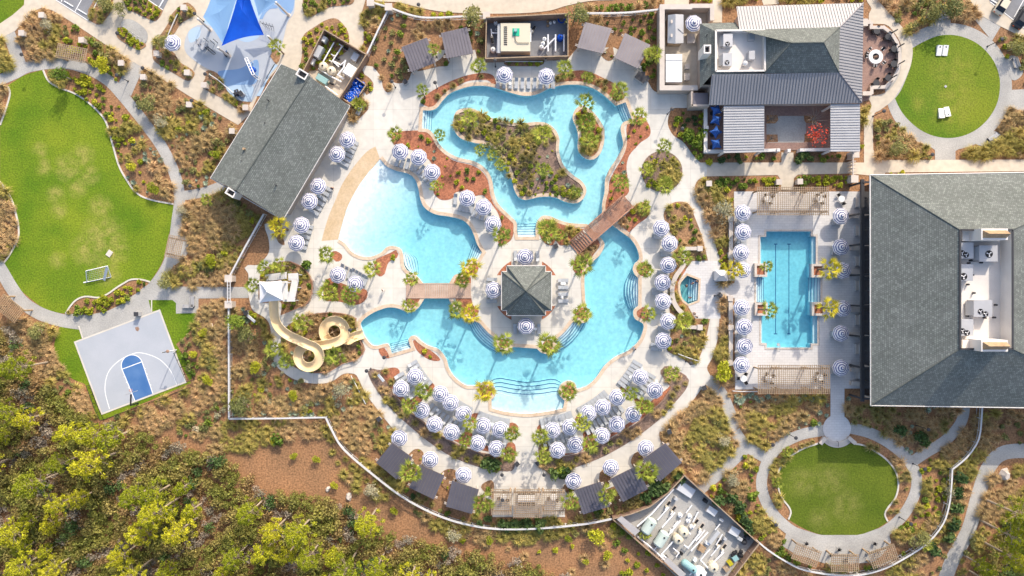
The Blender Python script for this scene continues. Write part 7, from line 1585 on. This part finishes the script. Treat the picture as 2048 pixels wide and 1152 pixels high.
REG = [("30,66 72,24 105,25 175,69 258,122 233,163 205,143 185,126 150,111 120,114 56,120 44,103", 9, dict(tan=5,gold=3,olive=2,green=1,lime=2)),
 ("90,143 125,140 160,150 195,168 240,210 265,240 280,262 240,320 228,285 216,245 199,222 174,200 149,185 122,174", 8.5, dict(gold=2,lime=6,green=2)), ("240,320 280,262 307,290 332,318 343,345 347,375 345,400 302,395 275,381 255,354", 12, dict(tan=4,lime=2,agave=2,gold=2)),
 ("287,141 312,154 375,194 425,224 470,252 421,352 410,370 370,378 368,363 358,320 343,288 320,260 300,235 263,189", 9.5, dict(tan=4,olive=3,green=1,agave=1,gold=3,lime=1)),
 ("367,410 420,398 447,384 520,430 452,555 452,570 322,570 347,540 379,500 381,478 361,468 364,438", 8.5, dict(tan=9,gold=2,olive=1,lime=.6)), ("-20,370 2,366 22,402 29,430 33,458 31,476 16,506 4,521 -20,515", 9, dict(tan=4,gold=3,lime=1)), ("-10,78 5,76 23,134 -10,150", 9, dict(tan=3,gold=2,lime=1)), ("-10,172 10,172 13,200 -10,243", 16, dict(tan=1)),
 ("298,569 282,563 250,569 215,591 170,597 143,616 135,625 175,627 212,620 245,605 263,590", 8.5, dict(lime=4,green=2,gold=3)),
 ("-20,640 50,642 108,654 106,700 138,758 170,780 198,845 375,781 388,760 359,690 399,640 400,602 453,602 453,842 380,872 180,848 100,775 -20,760", 8.5, dict(tan=6,gold=3,olive=2,green=1,grey=.5)), ("380,872 453,842 645,843 660,872 560,880 480,900 420,900", 9, dict(gold=5,tan=4)), ("660,875 685,909 745,959 800,1004 720,985 670,930", 11, dict(gold=3,tan=2)),
 ("462,615 500,619 533,645 543,700 560,745 650,772 705,754 720,775 790,868 776,890 750,925 692,888 655,831 462,832", 9.5, dict(tan=5,olive=2,agave=1.2,gold=2,lime=1,grey=.7)),
 ("690,895 750,930 800,965 890,1020 1000,1037 1130,1037 1225,1005 1290,970 1340,935 1366,950 1300,1010 1225,1034 1100,1052 1024,1054 960,1050 887,1031 812,994 750,946", 8.2, dict(gold=5,green=2,dark=1,olive=1,fount=3)),
 ("800,1008 887,1044 962,1063 1100,1063 1225,1046 1260,1075 1200,1062 1050,1085 900,1075", 8, dict(gold=6,tan=3,olive=1)), ("1225,1046 1300,1104 1360,1160 1250,1160", 15, dict(green=2,lime=2)), ("860,1070 1050,1090 1200,1065 1260,1160 1150,1150 1000,1105", 24, dict(tan=2,lime=1)),
 ("1327,866 1375,820 1405,780 1417,770 1440,803 1468,872 1488,892 1440,932 1400,972 1385,957 1365,920 1333,884", 8, dict(tan=7,gold=4,olive=1)),
 ("1402,357 1466,382 1466,436 1456,440 1456,730 1467,780 1440,778 1428,742 1440,690 1444,595 1440,515 1419,440 1395,390", 8.5, dict(tan=4,gold=4,lime=2,olive=1)),
 ("1440,788 1658,785 1658,830 1640,850 1600,861 1560,880 1525,902 1482,868 1468,825", 10, dict(gold=3,tan=3,agave=2,green=1)), ("1692,790 1720,803 1915,818 1905,845 1850,893 1818,912 1782,876 1700,846", 9, dict(fount=4,tan=3,agave=1)),
 ("1838,940 1890,895 1930,855 1958,822 1951,880 1926,913 1899,940 1896,1000 1876,1048 1848,1081 1790,1088 1788,1062 1826,1040 1845,1000 1847,962", 9.5, dict(tan=4,gold=3,green=1,lime=1)), ("1545,930 1572,898 1632,880 1570,915 1552,965 1572,1030 1545,1000", 9.5, dict(gold=3,fount=2)), ("1716,884 1780,900 1812,935 1821,990 1785,1036 1780,1025 1802,971 1782,922 1750,900", 10, dict(fount=3,tan=3,lime=1)),
 ("1408,980 1500,905 1518,930 1508,965 1518,1010 1547,1052 1575,1090 1565,1116 1522,1083 1375,950", 9, dict(gold=3,lime=3,green=2,tan=2)), ("1528,1094 1570,1100 1600,1125 1700,1138 1770,1128 1830,1098 1820,1106 1720,1145 1610,1135", 9, dict(green=3,gold=2)), ("1500,1100 1610,1150 1700,1170 1460,1170", 9, dict(tan=3,olive=2,gold=2)),
 ("1969,822 2060,822 2060,886 2010,886 1962,918 1937,985 1917,1050 1887,1120 1870,1165 1690,1165 1780,1143 1864,1088 1909,980 1911,942 1960,880", 10, dict(gold=3,tan=3,olive=1,green=.7)), ("1985,950 2060,925 2060,1040 1985,1060 1945,1120 1920,1165 1905,1165 1940,1080 1960,1000", 9, dict(tan=4,gold=3,olive=1)),
 ("738,108 780,25 842,44 964,42 966,110 953,112 938,100 882,62 850,77 805,97 820,142 800,163 780,176 768,170 752,138", 11.5, dict(tan=3,green=3,olive=1,agave=.7)), ("1162,38 1320,28 1320,178 1302,152 1280,138 1300,92 1250,68 1220,58 1172,46", 10, dict(green=4,lime=2,tan=1,dark=1)),
 ("1341,230 1348,220 1409,221 1409,306 1536,312 1560,315 1558,321 1414,325 1389,306 1367,279", 9, dict(green=4,lime=2,dark=1)), ("1402,357 1558,357 1556,368 1466,376 1404,374", 8, dict(lime=4,green=3)), ("1592,353 1700,351 1703,372 1660,372 1592,368", 8, dict(green=4,lime=2)), ("1592,309 1700,306 1700,321 1594,321", 8, dict(dark=3,green=2)), ("1774,347 2060,345 2060,349 1774,351", 7, dict(lime=3)),
 ("1762,-10 1922,-10 1958,30 1950,38 1900,30 1850,47 1822,70 1800,42", 9, dict(tan=6,gold=2,olive=2,green=1)), ("1992,80 2008,58 2060,88 2060,170 2040,140 2020,118 2008,110", 9, dict(tan=3,gold=2,olive=2,lime=1)), ("1752,248 1788,230 1812,258 1848,285 1866,305 1866,316 1758,316 1750,300", 9, dict(tan=3,gold=2,olive=1)), ("1915,304 1965,290 2012,240 2060,232 2060,315 1915,316", 8.5, dict(gold=4,tan=3,lime=1)), ("2012,215 2040,222 2060,228 2012,240", 9, dict(tan=1)),
 ("1182,8 1322,2 1322,14 1250,20 1160,23", 9, dict(tan=3,green=2)), ("1382,-5 1422,-5 1422,6 1382,6", 8, dict(lime=1)), ("1448,-10 1512,-10 1522,6 1468,10 1468,40 1448,42", 8.5, dict(lime=4,gold=1)), ("1560,-10 1728,-10 1728,2 1562,5", 8, dict(gold=2,lime=2)), ("782,6 860,24 968,29 850,30 790,17", 9, dict(lime=2,gold=2)), ("720,35 738,4 772,16 732,105 722,98 730,85 731,60 722,40", 9, dict(gold=2,lime=1,tan=1)),
 ("640,-10 735,-10 718,25 716,38 700,20", 9, dict(lime=1)), ("1724,212 1740,214 1726,240 1724,300 1722,300", 8, dict(gold=1,lime=1))]
for s, sp, mix in REG: patch(darts(corners(s), sp*1.16, True), mix, (.5,1.3))
for s, sp, mix in (("912,228 960,228 1100,256 1108,282 1070,300 1064,392 1036,386 1004,330 985,298 930,274 912,250", 11, dict(olive=3, gold=4, lime=2, fount=2, green=1)), ("1064,330 1110,345 1165,380 1150,398 1110,388 1060,394", 11, dict(agave=2, lime=2, green=2, ball=2)), ("1152,225 1166,218 1190,235 1203,270 1195,300 1180,312 1162,300 1158,262", 10, dict(gold=3, lime=3, green=1)), ("1290,320 1355,320 1360,350 1330,380 1295,370", 10, dict(gold=3, lime=3, green=2))): patch(darts(corners(s), sp), mix, (.7,1.15))
# hand-placed shrubs: rows of agaves, the bright young pines and dark bushes
for k, s in (('agave', "1475,793 1487,797 1499,792 1512,796 1524,800 1537,794 1549,799 1562,795 1574,800 1587,794 1598,799 1611,795 1624,799 1637,796 1649,799 527,806 540,804 556,802 583,808 615,807 634,806 527,826 545,828 579,828 592,827 610,829 623,830 435,735 440,752 450,720 437,715 1480,805 1530,815 1580,815 415,222 402,233 424,248 408,256 290,318 297,323 309,306 320,320"),
             ('dark', "1921,953 1918,985 1914,1016 1905,1047 1897,1073 1868,1100 1438,1003 1463,993 1478,1015 1492,1040 1500,1060 478,640 1128,945 1105,948 975,925 990,930 1850,880 1800,860 1840,876 1362,955 1327,975 1310,985 1290,998 1010,1050 1030,1052 1053,1048 1080,1050 1310,970"),
             ('green', "1385,265 1395,275 1375,270 1402,262 1390,285 470,640 610,525 1530,75 555,880 1500,998 1120,940 985,935")):
    for p in s.split(): x, y = map(float, p.split(',')); KIND[k]['at'].append((x, y, 1.25 if k == 'agave' else 1.9))
stuff_tris = 0
for key, K in KIND.items():
    at = sorted(K['at'], key=lambda t: -t[2]); objs = []
    for i, (x, y, s) in enumerate(at[:300]):
        o = bpy.data.objects.new(K['name'], K['me'][i % len(K['me'])]); COL.objects.link(o); p = W(x, y, .4*s)
        o.location = (p.x, p.y, .05); o.rotation_euler = (0, 0, rg_.uniform(0, 6.28)); o.scale = (s, s, s*rg_.uniform(.8,1.2)); objs.append((o, x, y))
    label_batch(objs, K['noun'], K['noun'] + 's', K['cat'])
    rest_ = at[300:]
    if rest_:
        V, Fc, b0 = [], [], 0
        for i, (x, y, s) in enumerate(rest_):
            v, f = K['raw'][i % len(K['raw'])]; a = rg_.uniform(0, 6.28); c, sn = math.cos(a)*s, math.sin(a)*s; p = W(x, y, .4*s)
            V.append(np.column_stack([v[:,0]*c-v[:,1]*sn+p.x, v[:,0]*sn+v[:,1]*c+p.y, v[:,2]*s+.05])); Fc.append(f+b0); b0 += len(v)
        o = npmesh(K['name'] + '_cover', np.vstack(V), np.vstack(Fc), M[K['m']]); tag(o, 'ground cover of many %ss spread over the beds' % K['noun'], K['cat'], kind='stuff'); stuff_tris += b0//2
# ------------------------------------------------------------------ palms
def make_palm(m, r, h, n, lean=0):
    t = thing('palm', 'palm', 'palm'); b = MB(); b.tube([(-lean*h*(1-k/4)**2*.5, 0, h*k/4) for k in range(5)], [.2,.16,.15,.15,.19], 8); b.build('trunk', M['trunk'], t)
    v, f = fanpalm(n, r); v = v + np.array([0,0,h]); npmesh('crown', v, f, M[m], t)
    b = MB(); b.ball((0,0,h), .26, 8); b.build('heart', M['leaf_palm'], t); return Proto(t)
PALM = [make_palm('leaf_palm', 1.9, 4.6, 19), make_palm('leaf_palm', 1.8, 5.6, 16), make_palm('leaf_palm', 2.0, 4.0, 22)]
PALMY = make_palm('leaf_yellow', 1.85, 4.4, 17); BUSHP = make_palm('leaf_palm', 1.45, .9, 18)
pl = []
def palm(x, y, s=1.0, pr=None, h=None):
    pr = pr or PALM[len(pl) % 3]; hh = {0: 4.6, 1: 5.6, 2: 4.0}.get(PALM.index(pr) if pr in PALM else 9, 4.4 if pr is PALMY else .9)
    s *= 1.12; p = W(x, y, hh*s); o = pr.put((p.x, p.y, .1), rnd.random()*6.3, scale=s); pl.append((o, x, y))
for x, y, s in ((553,93,.75),(844,182,.7),(957,133,.75),(789,268,.75),(939,236,.95),(1131,137,.8),(1241,179,.85),(1171,205,.95),(1171,245,.95),(1179,279,.85),(1276,234,.95),(1084,268,.9),(1328,293,.75),(1294,340,.75),(1329,370,.85),(1241,365,.85),(1086,338,.8),(1096,460,1.05),(1164,530,1.1),(1289,414,.75),(1291,538,.8),(1366,513,.9),(1002,473,1.0),(652,510,.8),(744,538,.85),(822,558,.8),(924,560,.75),(529,535,.75),(559,531,.8),(657,584,.95),(701,591,.95),(819,611,.8),(912,621,.85),(1007,687,1.05),(604,643,.95),(549,697,.85),(572,723,.75),(671,713,1.05),(847,784,.85),(819,811,.85),(939,848,.85),(1097,690,1.1),(1164,628,1.0),(1296,628,.85),(1366,641,.9),(1136,783,.9),(1259,786,.85),(1289,811,.85),(1164,846,.85),(1344,746,.85),(1025,868,.75),(1018,910,.8),(930,882,.75),(1081,874,.8),(1087,912,.8),(1181,887,.95),(1293,944,1.05),(1214,989,.9),(1141,1004,.95),(822,942,1.05),(967,1006,1.05),(872,372,.65),(504,570,.7),(413,400,.6),(868,99,.7),(1305,110,.85),(1534,533,.6),(1538,620,.9)): palm(x, y, s)
pls, pl = pl, []
label_batch(pls, 'green fan palm', 'fan palms', 'palm')
for x, y, s in ((557,455,1.0),(942,536,1.0),(942,627,.95),(969,782,1.05),(1469,540,.9),(1660,537,1.05),(1657,616,1.0)): palm(x, y, s, PALMY)
label_batch(pl, 'yellowing fan palm', 'yellowing palms', 'palm'); pl = []
for x, y in ((714,206),(720,212),(880,270),(1119,470),(960,300),(1000,330),(1150,385),(1290,1068),(985,310),(1555,965),(1850,1090),(1574,903),(1230,190),(1175,155)): palm(x, y, .8, BUSHP)
label_batch(pl, 'low stemless green palmetto', 'palmettos', 'palmetto')
# ------------------------------------------------------------------ trees
def make_tree(name, m, r, h, n, s, lump=9, label='tree'):
    t = thing(name, label, 'tree'); b = MB(); b.tube([(0,0,0),(.05,0,h*.35),(0,.08,h*.6)], [.13,.1,.07], 7)
    for k in range(5): a = k*1.257+.3; b.tube([(0,0,h*.35),(math.cos(a)*r*.55, math.sin(a)*r*.55, h*(.6+.05*k))], [.07,.03], 5)
    b.build('trunk', M['branch'], t); p = dome(n, r, h*.9, lump, .3); p[:,2] += h*.22; v, f = leaves(p, s); npmesh('crown', v, f, M[m], t); return Proto(t)
TR = dict(olive=make_tree('olive_tree', 'leaf_olive', 2.2, 3.4, 900, .19), lime=make_tree('lime_tree', 'leaf_lime', 1.9, 2.8, 600, .22), grey=make_tree('grey_tree', 'leaf_grey', 1.9, 2.8, 620, .15), dark=make_tree('dark_tree', 'leaf_green', 1.7, 5.2, 700, .2))
tl = {k: [] for k in TR}
for k, x, y, s in (('olive',949,37,1.12),('olive',1151,32,1.15),('dark',128,152,.95),('lime',205,128,.95),('olive',326,88,.8),('olive',485,806,1.2),('dark',478,642,1.05),('olive',497,668,.95),('lime',1446,745,1.15),('grey',1448,422,1.3),('olive',1795,290,1.0),('olive',330,560,.8),('grey',362,423,.75),('grey',682,785,1.2),('grey',742,985,1.0),('grey',908,1070,.95),('lime',1193,1077,1.0),('olive',1895,18,1.3),('olive',1860,30,.9),('lime',1217,1112,.6),('olive',1838,1080,1.0),('olive',298,205,.9),('grey',320,240,.9),('olive',75,660,.85),('grey',90,50,.8),('lime',590,650,.5),('lime',512,735,.75),('lime',587,790,.65),('lime',404,665,.55),('lime',415,760,.65),('lime',385,710,.5),('grey',1899,985,.7),('olive',240,20,.7),('olive',205,6,.9),('grey',1450,880,.8),('grey',1470,960,.9),('olive',2030,95,.8),('lime',547,885,.42),('lime',586,912,.45),('lime',632,918,.5),('lime',668,970,.5),('lime',788,1021,.5),('lime',1137,1077,.5),('lime',1172,1125,.4),('lime',978,1082,.5),('lime',262,335,.6),('lime',305,375,.75),('lime',430,310,.6),('lime',422,520,.8),('lime',1300,432,.1)):
    if s < .2: continue
    p = W(x, y, 2.2*s); tl[k].append((TR[k].put((p.x, p.y, 0), rnd.random()*6, scale=s), x, y))
for k, n in (('olive','feathery olive green tree'),('lime','bright yellow-green young tree'),('grey','pale grey-green wispy tree'),('dark','compact dark green tree')): label_batch(tl[k], n, n + 's', 'tree')
# courtyard trees: bare, and one in red leaf
def bare(x, y, s, lab, red=False):
    t = thing('courtyard_tree', lab, 'tree', W(x, y, 2.5)); t.location.z = .1; b = MB(); b.tube([(0,0,0),(0,0,1.6)], [.09,.06], 6); rr = random.Random(int(x)); ends = []
    for k in range(12):
        a = k*2.4; m_ = (.6*s*math.cos(a), .6*s*math.sin(a), 2.2); e = (1.5*s*math.cos(a+.2), 1.5*s*math.sin(a+.2), 2.6+rr.random()*1.2); b.tube([(0,0,1.2+.04*k), m_, e], [.05,.035,.012], 5); ends += [m_, e]
    b.build('trunk', M['branch'], t)
    if red: p = np.array([ends[rr.randrange(len(ends))] for _ in range(330)]) + rg_.normal(size=(330,3))*.28; v, f = leaves(p, .19); npmesh('crown', v, f, M['leaf_red'], t)
bare(1630,236,1.3,'bare pale tree at the upper right of the restaurant courtyard'); bare(1545,236,.8,'small bare tree at the upper left of the restaurant courtyard'); bare(1545,276,.5,'thin bare sapling at the lower left of the restaurant courtyard'); bare(1632,271,1.05,'tree with orange-red leaves at the lower right of the courtyard', True)
# ------------------------------------------------------------------ pine wood
WOOD = corners("-90,640 -20,645 20,660 40,700 60,745 120,800 180,848 260,862 340,888 400,905 470,925 500,955 520,985 640,992 700,1012 730,1055 800,1072 900,1100 1000,1115 1100,1140 1180,1175 1180,1260 -90,1260")
WOOD2 = corners("2110,1010 2040,1040 1995,1065 1965,1110 1950,1180 1950,1260 2130,1260")
def make_pine(h, r, nt, m='leaf_pine'):
    t = thing('pine_tree', 'pine', 'pine tree'); b = MB(); b.tube([(0,0,0),(.1,0,h*.5),(0,.05,h)], [.2,.15,.05], 7); b.build('trunk', M['pine_bark'], t)
    c = []; br_ = MB()
    for k in range(nt):
        z = h*(.55 + .46*(k/nt)); a = k*2.4 + rg_.uniform(-.3,.3); q = r*(1.05 - .7*((z/h-.55)/.46))*rg_.uniform(.35,1.1); c.append((q*math.cos(a), q*math.sin(a), z + rg_.uniform(-.2,.4))); br_.tube([(0,0,z-.35), c[-1]], [.04,.02], 4, cap=False)
    br_.build('branches', M['pine_bark'], t)['kind'] = 'stuff'
    c = np.array(c); p = np.repeat(c, 36, 0); d = rg_.normal(size=p.shape); d /= np.linalg.norm(d, axis=1)[:,None]; p = p + d*np.array([.52,.52,.36])*rg_.uniform(.4,1,(len(p),1)); v, f = leaves(p, .165, .3, 2.6); npmesh('crown', v, f, M[m], t); return Proto(t)
PINES = [make_pine(10.5,2.5,46), make_pine(8.5,2.2,36), make_pine(12,2.9,56), make_pine(6.5,1.9,28)]; PH = [10.5,8.5,12,6.5]
kind('scrub', 'olive brown scrub bush', 'scrub_bush', 'scrub', 'leaf_scrub', lambda: shrub(230, 1.2, 2.1, .2, 8), 4)
kind('scrubg', 'grey leafless scrub bush', 'scrub_bush', 'scrub', 'leaf_twig', lambda: shrub(170, 1.1, 1.6, .17, 6), 3)
kind('scrubb', 'rusty brown scrub bush', 'scrub_bush', 'scrub', 'leaf_brown', lambda: shrub(210, 1.1, 1.7, .19, 6), 3)
kind('scrubd', 'dark green scrub bush', 'scrub_bush', 'scrub', 'leaf_dark', lambda: shrub(230, 1.2, 2.2, .2, 8), 3)
kind('scrubo', 'mossy green scrub bush', 'scrub_bush', 'scrub', 'leaf_moss', lambda: shrub(230, 1.2, 2.2, .2, 8), 3)
pn = []
def grow(outline, sp, near):
    for x, y in darts(outline, sp):
        d = .5 + .5*math.sin(x*.013+1)*math.cos(y*.017)
        if near(x, y) < rg_.random(): continue
        i = int(rg_.integers(0, 4)); s = rg_.uniform(.75,1.12); p = W(x, y, PH[i]*s*.9); q = (1024+p.x/PX, 576-p.y/PX)
        if (q[0] > 1150 and q[0] < 1900) or blocked(np.array([q[0]]), np.array([q[1]]))[0] or blocked(np.array([q[0]+6]), np.array([q[1]-6]))[0] or (330 < q[0] < 700 and q[1] < 985 and q[1] < 890 + (q[0]-330)*.36): continue
        pn.append((PINES[i].put((p.x, p.y, 0), rnd.random()*6, scale=s), x, y))
grow(WOOD, 38, lambda x, y: (.55 + .45*math.sin(x*.031+y*.017)) if x < 470 and y > 830 else .4 if x < 470 else .38 if y > 1010 and x < 700 else .2); grow(WOOD2, 42, lambda x, y: .7)
pv = []
for o, x, y in pn: pv.append((o, x, y))
label_batch(pv, 'tall pine with yellow-green crown', 'pines of the wood', 'pine tree')
for key in ('scrub','scrubg','scrubb','scrubd','scrubo'): KIND[key]['at'] = []
patch(darts(WOOD, 11), dict(scrubo=3.5, scrub=4, scrubb=2, scrubg=1.6, scrubd=.8), (.6,1.35), 38, 0); patch(darts(WOOD2, 11), dict(scrub=3, scrubd=4, scrubo=2), (.6,1.3), 40, 0)
for key in ('scrub','scrubg','scrubb','scrubd','scrubo'):
    K = KIND[key]; at = sorted(K['at'], key=lambda t: -t[2]); objs = []; vis = [a for a in at if -5 < a[0] < 2053 and a[1] < 1157]; ind = set(map(id, vis[:60]))
    V, Fc, b0 = [], [], 0
    for i, a_ in enumerate(at):
        x, y, s = a_; p = W(x, y, 1.0*s)
        if id(a_) in ind:
            o = bpy.data.objects.new(K['name'], K['me'][i % len(K['me'])]); COL.objects.link(o); o.location = (p.x, p.y, 0); o.rotation_euler = (0,0,rg_.uniform(0,6.28)); o.scale = (s,s,s); objs.append((o, x, y))
        else:
            v, f = K['raw'][i % len(K['raw'])]; t_ = rg_.uniform(0,6.28); c, sn = math.cos(t_)*s, math.sin(t_)*s
            V.append(np.column_stack([v[:,0]*c-v[:,1]*sn+p.x, v[:,0]*sn+v[:,1]*c+p.y, v[:,2]*s])); Fc.append(f+b0); b0 += len(v)
    label_batch(objs, K['noun'], K['noun'].replace('bush', 'bushes'), 'scrub')
    if V: tag(npmesh('scrub_cover', np.vstack(V), np.vstack(Fc), M[K['m']]), K['noun'].replace('bush', 'thicket') + ', a mass of bushes', 'scrub', kind='stuff')
# ------------------------------------------------------------------ labels no longer than sixteen words
for o in SC.objects:
    l = o.get('label')
    if l and o.parent is None:
        w_ = l.split()
        while len(w_) > 16 and 'the' in w_: w_.remove('the')
        o['label'] = ' '.join(w_)
